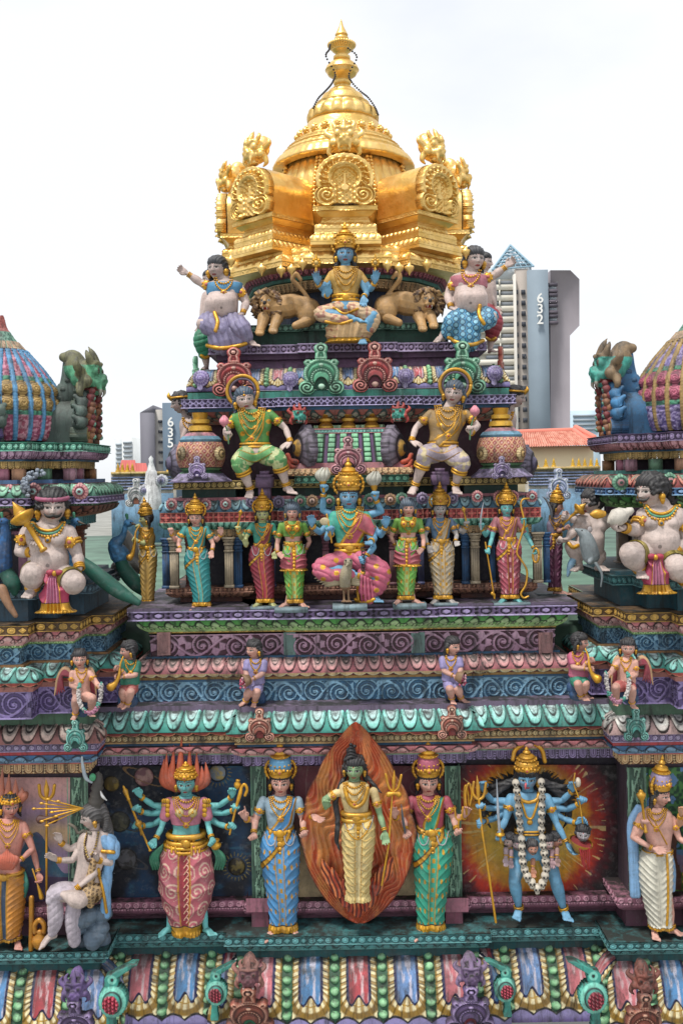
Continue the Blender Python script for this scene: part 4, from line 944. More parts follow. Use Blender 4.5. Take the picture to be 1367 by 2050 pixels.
 u = (TH / (2 * pi) * 24) % 1; e = np.minimum(u, 1 - u) / 24 * 2 * pi * rad      # metres from rib line
 body = RR > 700; vb = (RR / 6.2) % 1 - .5; bd = np.hypot(e, vb * 6.2 * kk) / .021; bead = (bd < 1) & body
 fl = fbm(TH * 60, RR * .9, 3.0, 5 + s); idx = (TH / (2 * pi) * 24).astype(int)
 gar = np.where((fl > .5)[..., None], P['g1'][1], P['g1'][0]); gar = np.where(((idx % 2 == 0))[..., None], np.where((fl > .5)[..., None], P['g2'][1], P['g2'][0]), gar)
 ros = (RR > 768) & (RR < 826); rv = ((RR - 768) / 29) % 1 - .5; ru = (u - .5) * 2 * pi / 24 * rad / (29 * kk); rd = np.hypot(ru, rv); sw = (rd * 7 + np.arctan2(rv, ru) / (2 * pi)) % 1
 grn = ((RR > 758) & (RR < 768)) | ((RR > 826) & (RR < 836)); gar = np.where(grn[..., None], mix(hx('1f5a48') + 0 * gar, hx('4f9a78'), sst(.4, .6, fl)), gar)
 gar = np.where(ros[..., None], mix(np.tile(P['ro'][0], RR.shape + (1,)), P['ro'][1], _ln(sw - .5, .3)), gar); gar = np.where((ros & (rd > .5))[..., None], hx('4a3a30'), gar)
 c = np.where(bead[..., None], P['bd'], gar); c = np.where((~bead & (e < .022))[..., None], P['bd'] * .45, c)
 top = (RR <= 700); c = np.where(top[..., None], mix(hx('2f6a58') + 0 * c, hx('7fae98'), sst(.4, .6, fl)), c); pet = (RR > 684) & (RR <= 700) & (np.abs(u - .5) < .4); c = np.where(pet[..., None], hx('c9a888'), c); c = np.where((RR < 664)[..., None], hx('a8605a'), c)
 hgt = np.where(bead, .012 + .02 * np.sqrt(np.clip(1 - bd * bd, 0, 1)), .012 * sst(.02, .04, e) + .02 * fl * (e > .022)); hgt = np.where(ros & ~bead & (e > .022), .03 * sst(.55, .2, rd) - .01 * _ln(sw - .5, .3) + .01, hgt); hgt = np.where(top, .012 * fl + .012 * pet, hgt)
 rad = rad + hgt
 V = np.stack([cx + rad * np.sin(TH), cy - rad * np.cos(TH), np.tile(Z[:, None], (1, n))], -1).reshape(-1, 3)
 mk('ribbed_dome', V, gridq(len(Z), n, True)[:, ::-1], c.reshape(-1, 3), 0., 'stucco', t)
 # gables: one facing the centre of the picture, one facing the viewer
 for nm, yaw, reach, cols, ws in (('side_gable', -s * pi / 2, .74, P['gs'], .42), ('front_gable', 0, .68, P['gf'], .40)):
  g = empty(nm, (0, 0, 0)); g.parent = t
  out = np.array([math.sin(yaw), -math.cos(yaw)]); lo = np.array([cx, cy]) + out * reach; z0 = ZR(884, 7.62 * QS, xr); z1 = z0 + ws * 1.0
  g.location = Vector((lo[0], lo[1], z0)) - t.location
  V, Q, c, gg = plate(1.0, 1.34, kudu_fn(cols, face=True), .012, .28); mk('plaque', worldplate(V, yaw, (lo[0], lo[1], z0 + ws * .67), ws, 1.0), Q, c, gg, 'stucco', g)
  ph = np.linspace(-.3, pi + .3, 24); prof = np.array([(math.cos(p) * ws * .40, math.sin(p) * ws * .44 + ws * .46) for p in ph]); prof = np.vstack([[(ws * .34, 0)], prof, [(-ws * .34, 0)]])
  zz = np.linspace(-.5, -.06, 12); V = np.array([(p[0] * (1 + .1 * max(0, (z + .14) / .1)), p[1] * (1 + .06 * max(0, (z + .14) / .1)), z) for z in zz for p in prof]); mk('barrel', worldplate(V, yaw, (lo[0], lo[1], z0), 1.0), gridq(len(zz), len(prof))[:, ::-1], P['bar'], 0., 'stucco', g)
  # scalloped wings on the back rim, ridge, crest and yali
  m = MB(); tz = ws * 1.02
  for k in range(9):
   a = -.1 + k * (pi + .2) / 8; p = np.array((math.cos(a) * ws * .47, math.sin(a) * ws * .5 + ws * .48, -.05)); m.add(*tubeV(np.array([p * [.92, .95, 1], p * [1.06, 1.05, 1] + [0, 0, .03], p * [1.2, 1.1, 1] + [0, .03, -.02]]), [.05, .06, .008], 8, 4), col=P['bar'] * (1.5 if k % 2 else 1.1))
  V, Fc, C_, G_ = m.get(); mk('rim_lobes', worldplate(V, yaw, (lo[0], lo[1], z0), 1.0), Fc, C_, G_, 'stucco', g)
  if nm == 'side_gable':
   m = MB(); m.add(*tubeV(np.array([(0, tz - .17, -.5), (0, tz - .10, -.34), (0, tz + .04, -.18), (0, tz + .14, -.16), (0, tz + .28, -.16)]), [.03, .07, .10, .08, .06], 12), col=P['bar'] * 1.2)
   for q in range(5): m.add(*sphV((0, tz - .1 + q * .075, -.30 + q * .045), (.12, .035, .05), 9, 6), col=P['bar'] * .7)
   V, Fc, C_, G_ = m.get(); V = V * [.4, 1, 1]; mk('ridge', worldplate(V, yaw, (lo[0], lo[1], z0), 1.0), Fc, C_, G_, 'stucco', g)
   for j, (yy, sc) in enumerate(((.33, 1.0), (.22, 1.0), (.11, .95), (.0, .9))):
    for q in (-1, 1):
     m = MB()
     for (dy, dz, rr) in ((0, .02, .045), (.05, .05, .04), (.10, .06, .03)): m.add(*sphV((q * (.12), yy + .02 + dy, .0 + dz), rr * sc, 9, 6), col=hx('8c3a3c') if j % 2 == 0 else hx('a06a4a'))
     m.add(*sphV((q * .12, yy + .06, .07), .022, 8, 6), col=hx('7fb8a0'))
     V, Fc, C_, G_ = m.get(); mk('flame_scroll', worldplate(V, yaw, (lo[0], lo[1], z0), 1.0), Fc, C_, G_, 'stucco', g)
   V = YV * .36; W = worldplate(V, yaw, (lo[0] - out[0] * .03, lo[1], z0 + tz + .15), 1.0); mk('yali_head', W, YF, yali_cols(YV, P['ya'][0], P['ya'][1]), 0., 'stucco', g)
  else:
   V = YV * .22; W = worldplate(V, yaw, (lo[0], lo[1] - .05, z0 + tz + .06), 1.0); mk('yali_head', W, YF, yali_cols(YV, P['ya2'], P['ya2']), 0., 'stucco', g)
 # roundels and kudus
 for (x, y, c) in P['discs']: add_disc(t, x, y, 34, 7.55 * QS, c)
 add_kudu(t, *P['kudu'])
 add_kudu(t, P['ek'][0], P['ek'][1] + 40, 2090, 96, 7.3, P['ek'][2], face=True, lean=-.25); add_yali(t, pw(P['ek'][0], P['ek'][1] + 26, 7.32), .19, 0, P['ek'][3], P['ek'][3])
 mx_, my_ = P['mak']; add_makara(t, mx_, my_, 108, 7.36, s > 0)
 return t
WROLL = c_('c9a8a4', 'e2ccc4', '2a1c1c', 'e8d8d0'); WROLL2 = c_('b87a74', 'd8b8ac', '2a1416', 'e0c8bc')
PL = dict(label='ribbed dome shrine with grey green gable and blue bead ribs, left of the tower', lotus1=c_('35608a', '6f9ac0', '14243a', '8fb4d0'), roll=WROLL2, plinth='3a5566', pl2=c_('3a5060', '6a8494', '1c2a34', '54707f'), fr=c_('2a6470', '5f9a9c', '12303a', '4f8a90'),
 lotus2=c_('7a4a3c', 'a87860', '2a1614', '9a6c58'), latt=c_('7a6894', '9a8cb0', '3a2c4a', 'a094b8'), rroll=c_('4f9078', '84b89c', '16342a', 'a0ccb0'), bf='4a6a94', lp=c_('8a6084', 'b08aa8', '3a2038', 'c0a0b8'), db=c_('1f6a56', '8fccb4', '10382c', '4f9a84'),
 g1=(hx('a04a6a'), hx('d08aa0')), g2=(hx('a84a62'), hx('d89aa8')), ro=(hx('c9a868'), hx('8a6a34')), bd=hx('5f9cc8'), gs=c_('5a6a5c', 'a08040', '22302a', 'c0704a', '3f7a8a'), gf=c_('7a68a0', 'a294c4', '30244a', 'b8acd4', '8a3040'), bar=hx('4f5f58'), ya=('5fa880', '7a7a58'), ya2='5f4a7c',
 discs=[(20, 987, PD), (68, 984, PD), (161, 984, PD)], kudu=(152, 1438, 1504, 50, 7.62, TK), ek=(152, 1952, PK, '6a5488'), mak=(228, 2000))
PR = dict(label='ribbed dome shrine with blue gable and tan bead ribs, right of the tower', lotus1=c_('35608a', '6f9ac0', '14243a', '8fb4d0'), roll=WROLL, plinth='1c4a54', pl2=c_('24545a', '4f8486', '102c30', '3a6a6c'), fr=c_('5a3a5a', '8a6484', '241424', '7a5474'),
 lotus2=c_('3f7a3c', '6fa05a', '143014', '8fb878'), latt=c_('3f6a9a', '7fa0c4', '16304e', '7fa8c8'), rroll=c_('9a4a48', 'c88070', '3a1614', '5f9a84'), bf='3f7a74', lp=c_('8a4a54', 'b07a80', '3a1a20', 'c09098'), db=c_('4a3858', '8a7a9c', '1c1428', '6a587c'),
 g1=(hx('7a68a0'), hx('b0a2cc')), g2=(hx('6a5c98'), hx('a898c4')), ro=(hx('cc7088'), hx('8a2c4a')), bd=hx('a88a54'), gs=c_('3f6f9a', 'b08a50', '142c48', '8fb8d8', '4f9a8a'), gf=c_('4fa890', '8fd4bc', '184a3c', 'b0e0cc', '8a3040'), bar=hx('3a6f98'), ya=('4fb0a0', '8a7458'), ya2='4fa090',
 discs=[(1340, 963, TD), (1241, 966, TD)], kudu=(1272, 1415, 1482, 52, 7.62, TK), ek=(1287, 1936, BK, '7a4438'), mak=(1185, 1992))
shL = shrine(-1, PL); shR = shrine(1, PR)
pilaster(shL, 140, 172, 1556, 1822, 7.985, .06, VIN, pat='vine'); pilaster(shR, 1259, 1291, 1536, 1806, 7.985, .06, VIN, pat='vine')
# ---------------------------------------------------------------- painted niche murals
def mural(name, label, x0, x1, y0, y1, Y, fn, parent, yaw=0):
 w = x1 - x0; h = y1 - y0; V, Q, c, g = plate(w, h, fn, 1.25, 5)
 V = V + np.array([(x0 + x1) / 2, -(y0 + y1) / 2, 0]); o = mk(name, V, Q, c, g, 'paint', parent, Y)
 if label: o['label'] = label
 return o
def space_fn(x, y):
 n = fbm(x, y, 60, 2); n2 = fbm(x, y * 2, 22, 9); c = mix(np.tile(hx('0c1424'), x.shape + (1,)), hx('1f4468'), sst(.45, .7, n)); c = mix(c, hx('3f7a94'), .6 * sst(.6, .8, n2) * sst(.4, .7, n))
 st = vnoise(x, y, 2.2, 4) > .985; c = np.where(st[..., None], hx('c8d0d8'), c); h = 0 * x
 def pl(cx, cy, r, a, b, ring=None):
  nonlocal c, h
  d = np.hypot(x - cx, y - cy); t = fbm(x, y, 9, cx); m = d < r
  c = np.where(m[..., None], mix(np.tile(hx(a), x.shape + (1,)), hx(b), sst(.42, .6, t)), c); h = np.where(m, 5 * np.sqrt(np.clip(1 - (d / r) ** 2, 0, 1)), h); c = mix(c, BLK, _ln(d - r, 1.6))
  if ring == 'rays':
   th = np.arctan2(y - cy, x - cx); q = (d > r * 1.25) & (d < r * 1.75) & (((th * 22 / (2 * pi)) % 1) < .35 * (1.8 - d / r) * 2); c = np.where(q[..., None], hx('8a7a3c'), c)
  elif ring: u = (x - cx) * .94 - (y - cy) * -.34; v = (y - cy) * .94 + (x - cx) * .34; e = np.abs(np.hypot(u / 1.6 / r, v / .5 / r) - 1) < .09; e &= ~(m & (v > 0)); c = np.where(e[..., None], hx(ring), c)
 pl(-63, 110, 20, '8a5c62', 'b89088', '8a6a44'); pl(84, 118, 17, '8f9aa8', 'c8b070', 'rays'); pl(-128, 96, 16, '5a4a20', '8a7434'); pl(-112, 20, 20, '3a3c34', '5c5a48', '3c3a30'); pl(-99, -55, 21, '6a6a70', '3c3a3a', '4a4a50'); pl(122, -70, 17, '7a6a34', '2a2418', 'rays')
 return np.ones_like(x) > 0, h, c, 0 * x
def glow_fn(x, y):                       # painted sunburst behind the blue figure
 r = np.hypot((x + 30) / 1.05, (y - 10) / 1.1); th = np.arctan2(y - 10, x + 30)
 n = fbm(th * 30, r * .1, 1.2, 3); r2 = r * (1 + .18 * (n - .5))
 c = np.tile(hx('e8bc48'), x.shape + (1,)); c = mix(c, hx('e09a24'), sst(70, 108, r2)); c = mix(c, hx('b8301c'), sst(104, 132, r2)); c = mix(c, hx('5a1420'), sst(128, 156, r2)); c = mix(c, hx('140c10'), sst(148, 180, r2))
 ray = vnoise(th * 40, r * .02, 1, 8) > .8; c = mix(c, hx('f0d890'), .6 * (ray & (r > 60) & (r < 150)))
 hd = np.hypot((x + 30) / 1.75, y - 66); hr = hd < 46 + 16 * vnoise(np.arctan2(y - 66, x + 30) * 30, hd * .05, 1, 7)
 c = np.where(hr[..., None], mix(hx('0c0c0e') + 0 * c, hx('3c3c42'), .7 * _ln((th * 26 + r * .08) % 1 - .5, .12)), c); c = np.where(((r < 48) & ~hr)[..., None], hx('2a1c14'), c)
 sp = vnoise(x, y, 2, 4) > .988; c = np.where((sp & (r > 120))[..., None], hx('a8a8a4'), c)
 return np.ones_like(x) > 0, 3. * hr, c, 0 * x
def dusk_fn(x, y):
 n = fbm(x, y, 50, 6); c = mix(np.tile(hx('a890b0'), x.shape + (1,)), hx('d8a8a4'), sst(60, 120, y + 40 * n)); c = mix(c, hx('d8b890'), sst(30, -20, np.abs(y - 20) - 30 * n)); mt = y < -30 + 40 * np.sin(x * .05) + 20 * n
 c = np.where(mt[..., None], mix(hx('3f6a84') + 0 * c, hx('5a4a78'), sst(.4, .6, n)), c); c = np.where((y < -70)[..., None], hx('4a3a5c'), c); return np.ones_like(x) > 0, 0 * x, c, 0 * x
def land_fn(x, y):
 n = fbm(x, y, 22, 6); m = vnoise(x, y, 5, 2); c = np.tile(hx('5f8ab8'), x.shape + (1,)); lf = (n > .42) & (y > -30); c = np.where(lf[..., None], mix(hx('1c4a34') + 0 * c, hx('4f8a4a'), sst(.4, .7, m)), c); tr = np.abs(x - 5 - 4 * np.sin(y * .05)) < 6 + 3 * (y < -60)
 c = np.where((y < -45 + 10 * n)[..., None], hx('8a7a9a'), c); c = np.where((y < -85 + 20 * n)[..., None], mix(hx('2f5a24') + 0 * c, hx('6a9a3c'), m), c); c = np.where((tr & (y < 30) & (y > -110))[..., None], hx('6a4030'), c); return np.ones_like(x) > 0, 0 * x, c, 0 * x
def rose_fn(x, y):
 n = fbm(x, y, 60, 3); c = mix(np.tile(hx('c8b088'), x.shape + (1,)), hx('9a5a64'), sst(-20, 60, y + 80 * (n - .5))); c = mix(c, hx('8a5048'), .2 * sst(.5, .7, fbm(x, y, 30, 8)))
 st = np.abs((np.hypot(x - 120, y - 90) / 26) % 1 - .5) < .04; c = mix(c, hx('d8b8b0'), .3 * (st & (y > 30))); return np.ones_like(x) > 0, 1.5 * n, c, 0 * x
mural('niche_mural', 'mural of planets in dark space behind the many armed figure', 198, 506, 1533, 1797, 8.27, space_fn, tower)
mural('niche_mural', 'mural of an orange and red sunburst behind the blue figure', 920, 1250, 1531, 1797, 8.27, glow_fn, tower)
mural('niche_mural', 'rose and cream cloudy mural behind the flame', 532, 895, 1533, 1799, 8.23, rose_fn, tower)
mural('bay_mural', None, -60, 141, 1556, 1815, 7.975, dusk_fn, shL); mural('bay_mural', None, 1291, 1400, 1536, 1807, 7.975, land_fn, shR)
# ---------------------------------------------------------------- surroundings
simple('ground_mat', hx('8a8a84'), .9, 0, .2, .2); simple('roof_paint', hx('54705f'), .7, 0, 1.6, .35, .3)
def quad(name, pts, mat, kind=None, parent=None):
 me = bpy.data.meshes.new(name); me.from_pydata(pts, [], [tuple(range(len(pts)))]); o = bpy.data.objects.new(name, me); COL.objects.link(o); me.materials.append(MATS[mat])
 if kind: o['kind'] = kind
 if parent: o.parent = parent;
 return o
quad('ground', [(-1500, -200, -4), (1500, -200, -4), (1500, 2600, -4), (-1500, 2600, -4)], 'ground_mat', 'structure')
roofm = MB(); box(roofm, -14, 14, 8.9, 24, 8.1, 8.62, hx('6f8a7a')); ro = roofm.build('temple_roof', None, None, 'roof_paint', False); ro['kind'] = 'structure'
# parapet walls of the temple roof
FAR = 150.
def bt(mb, xa, xb, ya, yb, Y0, Y1, col):
 """block from photo columns/rows at depth Y0 (front) back to Y1"""
 X_0, X_1 = pw(xa, 850, Y0)[0], pw(xb, 850, Y0)[0]; box(mb, X_0, X_1, Y0, Y1, pw((xa + xb) / 2, yb, Y0)[2], pw((xa + xb) / 2, ya, Y0)[2], hx(col))
def number(parent, txt, x, y0, dy, size, Y, col='e8e8e4'):
 for i, ch in enumerate(txt):
  cu = bpy.data.curves.new('numeral', 'FONT'); cu.body = ch; cu.size = size * Y / F; cu.extrude = .08; cu.align_x = 'CENTER'; cu.offset = .012 * size * Y / F
  o = bpy.data.objects.new('tmpn', cu); COL.objects.link(o); dg = bpy.context.evaluated_depsgraph_get(); me = bpy.data.meshes.new_from_object(o.evaluated_get(dg)); bpy.data.objects.remove(o)
  o = bpy.data.objects.new('numeral', me); COL.objects.link(o); me.materials.clear(); me.materials.append(MATS['numeral']); o.rotation_euler = (pi / 2, 0, 0)
  o.parent = parent; o.location = Vector(pw(x, y0 + dy * i + size * .36, Y)) - parent.location
simple('numeral', hx('eeeeea'), .6, 0, 5, .02)
# tall block 632
b632 = empty('apartment_tower', pw(1070, 1010, FAR), 'tall grey and white housing block numbered 632 behind the tower', 'building')
def part(name, fn, parent, mat='facade'):
 m = MB(); fn(m); return m.build(name, parent, None, mat, False)
def facmat():
 m, nt, bs, N, L = newmat('facade'); at = N.new('ShaderNodeAttribute'); at.attribute_name = 'Col'
 g = N.new('ShaderNodeNewGeometry'); n = N.new('ShaderNodeTexNoise'); n.inputs['Scale'].default_value = .25; n.inputs['Detail'].default_value = 8; L.new(g.outputs['Position'], n.inputs['Vector'])
 mr = N.new('ShaderNodeMapRange'); mr.inputs['To Min'].default_value = .8; mr.inputs['To Max'].default_value = 1.12; L.new(n.outputs['Fac'], mr.inputs['Value'])
 v = N.new('ShaderNodeVectorMath'); v.operation = 'SCALE'; L.new(at.outputs['Color'], v.inputs[0]); L.new(mr.outputs[0], v.inputs['Scale']); L.new(v.outputs[0], bs.inputs['Base Color']); bs.inputs['Roughness'].default_value = .8
 MATS['facade'] = m
facmat()
part('dark_slab', lambda m: bt(m, 1061, 1101, 540, 1080, FAR, FAR + 8, '7f8d98'), b632)
def wing(m):
 Y = FAR; pts = [(1101, 541), (1141, 541), (1159, 559), (1159, 652), (1140, 672), (1141, 1080), (1101, 1080)]
 P = [pw(x, y, Y + 1) for x, y in pts]; n = len(P); V = [tuple(p) for p in P] + [(p[0], p[1] + 7, p[2]) for p in P]
 m.V.append(np.array(V)); m.n = 2 * n; m.C.append(np.tile(hx('948e94'), (2 * n, 1))); m.G.append(np.zeros(2 * n))
 T = [(0, i + 1, i) for i in range(1, n - 1)]; Q = [(i, (i + 1) % n, (i + 1) % n + n, i + n) for i in range(n)]; m.T.append(np.array(T)[:, ::-1]); m.Q.append(np.array(Q)); m.T.append(np.array(T) + n)
part('grey_wing', wing, b632)
part('stair_core', lambda m: (bt(m, 1036, 1061, 538, 1080, FAR + 1, FAR + 8, 'a39a92'), bt(m, 1033, 1037, 548, 1080, FAR + .2, FAR + 6, 'c8c4bc')), b632)
part('flat_block', lambda m: bt(m, 940, 1033, 560, 1080, FAR + 1.5, FAR + 12, 'a9a79c'), b632)
part('roof_slab', lambda m: (bt(m, 940, 1068, 534, 560, FAR + 2, FAR + 12, 'b8c0c4'), bt(m, 1000, 1064, 528, 536, FAR + 3, FAR + 10, '9aa4aa')), b632)
for i in range(20):
 y = 562 + i * 21.4
 def spd(m, y=y): bt(m, 940, 1035, y + 8, y + 18.5, FAR + 1.15, FAR + 2, 'd4d0c4'); bt(m, 1003, 1005, y - 3, y + 8, FAR + .8, FAR + 2, 'd4d0c4')
 part('balcony_band', spd, b632); part('window_strip', lambda m: (bt(m, 975, 1001, y, y + 7.8, FAR + 1.2, FAR + 1.6, '6a7078'), bt(m, 1006, 1032, y, y + 7.8, FAR + 1.2, FAR + 1.6, '757a80')), b632)
 part('stair_window', lambda m: (bt(m, 1047, 1055, y + 18, y + 27, FAR + .8, FAR + 1.4, '3f434c'), bt(m, 1037, 1040, y + 18, y + 26, FAR + .8, FAR + 1.4, '4a4e56')), b632)
for i in range(4):
 y = 573 + i * 21.2; part('bay_window', lambda m: (bt(m, 1101.5, 1120, y - 7, y - 1, FAR + .2, FAR + 1, '4f4a54'), bt(m, 1104, 1117, y, y + 5.5, FAR + .7, FAR + 1.2, 'b0b8c0'), bt(m, 1101.5, 1120, y + 6, y + 12, FAR + .2, FAR + 1, '5f5862')), b632)
number(b632, '632', 1080.5, 596, 21.3, 27, FAR - .3)
# steel truss pyramid on its roof
m = MB(); ap = pw(1021, 491, FAR + 5); Lb = [pw(985, 540, FAR + 1), pw(1067, 533, FAR + 1), pw(1060, 533, FAR + 9), pw(990, 540, FAR + 9)]
def bar(a, b, r): m.add(*tubeV(np.array([a, b]), [r, r], 6, 1), col=hx('86a4b4'))
for i in range(4):
 a, b = np.array(Lb[i]), np.array(Lb[(i + 1) % 4]); bar(a, b, .12); bar(a, ap, .16)
 for k in range(1, 7):
  t = k / 7; p = a + (b - a) * t; q = a + (ap - a) * t; r_ = b + (ap - b) * t; bar(q, r_, .09);
  if k < 6: t2 = (k + 1) / 7; bar(q, b + (ap - b) * t2, .07)
  bar(p, ap + (p - ap) * .5, .06)
m.build('roof_truss', b632, None, 'facade', False)
# block 635
b635 = empty('apartment_block', pw(330, 1010, FAR * .9), 'grey housing block numbered 635 left of the central tower', 'building'); Y5 = FAR * .9
part('gable_wall', lambda m: bt(m, 281, 308, 826, 1080, Y5, Y5 + 10, '6e6d76'), b635)
def gbl(m):
 P = [pw(281, 826, Y5), pw(308, 826, Y5), pw(307, 811, Y5)]; V = [tuple(p) for p in P] + [(p[0], p[1] + 10, p[2]) for p in P]; m.V.append(np.array(V)); m.n = 6; m.C.append(np.tile(hx('6e6d76'), (6, 1))); m.G.append(np.zeros(6)); m.T.append(np.array([(0, 1, 2), (5, 4, 3)])); m.Q.append(np.array([(1, 4, 5, 2), (0, 2, 5, 3), (0, 3, 4, 1)]))
part('sloping_top', gbl, b635)
part('core_wall', lambda m: bt(m, 308, 326, 820, 1080, Y5 + 1, Y5 + 10, 'aeaaa4'), b635); part('dark_slab', lambda m: bt(m, 326, 392, 806, 1080, Y5 - .5, Y5 + 9, '5f7080'), b635)
for i in range(6): part('core_window', lambda m: bt(m, 317, 325, 841 + i * 20.5, 846 + i * 20.5, Y5 + .8, Y5 + 1.3, '454850'), b635); part('end_window', lambda m: bt(m, 361, 392, 852 + i * 20.5, 858 + i * 20.5, Y5 - .7, Y5, '39404c'), b635); part('end_band', lambda m: bt(m, 361, 392, 859 + i * 20.5, 866 + i * 20.5, Y5 - .8, Y5, 'b4b8b8'), b635)
number(b635, '635', 342, 844, 21, 26, Y5 - .8)
# distant pale blocks
def pale(label, x0, x1, yt, Y, col, rows=0):
 b = empty('distant_building', pw((x0 + x1) / 2, 1000, Y), label, 'building'); part('walls', lambda m: bt(m, x0, x1, yt, 1050, Y, Y + 20, col), b)
 for i in range(rows): part('window_band', lambda m: bt(m, x0 + (x1 - x0) * .1, x1 - (x1 - x0) * .1, yt + 8 + i * 9, yt + 12 + i * 9, Y - .4, Y, '9aa4ac'), b)
pale('pale grey office block with round corner, far left behind the shrine', 230, 245, 880, 260, 'c4cacc', 6); pale('white block with stair tower left of block 635', 244, 266, 876, 240, 'd4d8d8', 5); pale('low pale block beside block 635', 264, 284, 902, 280, 'c8cccc', 3)
pale('long pale glass building beyond the red tiled roof', 1141, 1200, 822, 300, 'b4c8d4', 4); pale('white slab partly hidden behind the right shrine', 1128, 1148, 850, 320, 'c4ccd0', 2)
# shophouse with tiled roof at right
hs = empty('tiled_house', pw(1110, 1000, 40), 'cream house under an orange tiled roof, right of the tower', 'house')
Yh = 40.; e0, e1, r0, r1 = pw(1030, 897, Yh), pw(1188, 892, Yh), pw(1035, 866, Yh + 3.5), pw(1148, 862, Yh + 3.5)
part('wall', lambda m: bt(m, 1030, 1186, 893, 1010, Yh + .4, Yh + 5, 'd9c8a4'), hs)
def tiles(m):
 nu, nv = 330, 60; u = np.linspace(0, 1, nu)[:, None, None]; v = np.linspace(0, 1, nv)[None, :, None]
 P = (np.array(e0) * (1 - u) + np.array(e1) * u) * (1 - v) + (np.array(r0) * (1 - u) + np.array(r1) * u) * v
 U_ = (u * 32)[..., 0] % 1; h = .06 * np.abs(np.sin(pi * U_)) - .03 * ((v[..., 0] * 9) % 1); P = P + h[..., None] * np.array([0, -.5, .85]); n = vnoise(u[..., 0] * 32 + 0 * v[..., 0], v[..., 0] * 9 + 0 * u[..., 0], 1, 3)
 c = mix(np.tile(hx('b06450'), (nu, nv, 1)), hx('d09884'), n); c = mix(c, hx('6a3024'), .8 * sst(.35, .5, np.abs(U_ - .5)) + 0 * n); m.add(P.reshape(-1, 3), gridq(nu, nv), None, c.reshape(-1, 3))
part('tiled_roof', tiles, hs)
def ridge(m):
 V = [r1, pw(1152, 858, Yh + 4), e1, pw(1186, 874, Yh + 1.5)]; m.add(np.array(V), [(0, 2, 3, 1)], None, hx('c8705c'))
 for a, b in ((r0, r1), (r1, e1), (pw(1152, 856, Yh + 4), pw(1188, 876, Yh + 1.5))): m.add(*tubeV(np.array([a, b]), [.13, .13], 8, 1), col=hx('cf7a68'))
part('roof_ridge', ridge, hs)
# red roofs at left
for x0, x1, y0, y1, lab in ((238, 276, 921, 946, 'small red tiled roof with a pale gable at far left'), (266, 298, 927, 946, 'second red tiled roof close to the white spire')):
 h = empty('tiled_house', pw((x0 + x1) / 2, 1000, 60), lab, 'house'); part('wall', lambda m: bt(m, x0 + 2, x1 - 2, y1, 1010, 60.5, 66, 'd8ccb8'), h)
 def rf(m):
  a, b, c, d = pw(x0, y1, 60), pw(x1, y1, 60), pw(x1 - 5, y0, 63), pw(x0 + 6, y0, 63); nu = 60; u = np.linspace(0, 1, nu)[:, None, None]; v = np.linspace(0, 1, 4)[None, :, None]; P = (np.array(a) * (1 - u) + np.array(b) * u) * (1 - v) + (np.array(d) * (1 - u) + np.array(c) * u) * v
  cc = mix(np.tile(hx('8c3434'), (nu, 4, 1)), hx('c86a60'), (u[..., 0] * 14 % 1 < .5) * 1. + 0 * v[..., 0]); m.add(P.reshape(-1, 3), gridq(nu, 4), None, cc.reshape(-1, 3))
 part('tiled_roof', rf, h)
# parapet with gilt finials, pale blue-white relief shrines behind
for (x0, x1, yt, xs, lab) in ((225, 345, 946, [237, 246, 256, 266, 338], 'pale parapet wall topped with small yellow urns, left side'), (1060, 1200, 936, [1073, 1092, 1108, 1146, 1158, 1170, 1182, 1194], 'pale parapet wall topped with small yellow urns, right side')):
 Yp = 20.; p = empty('parapet_wall', pw((x0 + x1) / 2, 1085, Yp), lab, 'wall'); part('wall', lambda m: bt(m, x0 - 4, x1, yt, 1086, Yp, Yp + .4, 'c9c0b0'), p, 'stucco')
 part('coping', lambda m: bt(m, x0 - 4, x1, yt - 2, yt + 3, Yp - .08, Yp + .5, 'd8b878'), p, 'stucco'); part('blue_lattice', lambda m: [bt(m, x0 - 4, x1, yt + 8 + j * 6, yt + 11 + j * 6, Yp - .05, Yp, '8f9cc4') for j in range(5)], p, 'stucco'); part('blue_wall', lambda m: bt(m, x0 - 4, x1, yt + 42, 1087, Yp - .06, Yp, '6f94b0'), p, 'stucco')
 for x in xs:
  q = pw(x, yt, Yp + .1); k = Yp / F; V, Q, _, _, _ = latheW([(.3 * k, q[2] + 20 * k), (1 * k, q[2] + 16 * k), (3 * k, q[2] + 13 * k), (2 * k, q[2] + 11 * k), (4 * k, q[2] + 8 * k), (3 * k, q[2] + 6 * k), (5.5 * k, q[2] + 3 * k), (5.5 * k, q[2] + .5 * k)], q[0], q[1], 12); mk('gilt_urn', V, Q, hx('e0b030'), .7, 'paint', p)
sp = empty('white_spire', pw(304, 1000, 17), 'white plastered spire behind the left edge of the central tower', 'spire'); m = MB(); q = pw(304, 980, 17); k = 17 / F
V, Q, _, _, _ = latheW([(.5 * k, q[2] + 68 * k), (5 * k, q[2] + 62 * k), (4 * k, q[2] + 55 * k), (9 * k, q[2] + 38 * k), (11 * k, q[2] + 36 * k), (14 * k, q[2] + 10 * k), (19 * k, q[2] + 6 * k), (20 * k, q[2] - 40 * k)], q[0], q[1], 8, wob=None); mk('spire_body', V, Q, hx('dcdcdc'), 0., 'stucco', sp, None, False)
for j in range(2): V, Q, c, g = plate(1, 1.1, disc_fn(c_('b8b8c4', 'd8d8dc', '6a6a80', '8a84b0')), .05, .2); mk('scroll_wing', worldplate(V, 0, pw(324 - j * 34, 962 + j * 20, 16.9), .22), Q, c, g, 'stucco', sp)
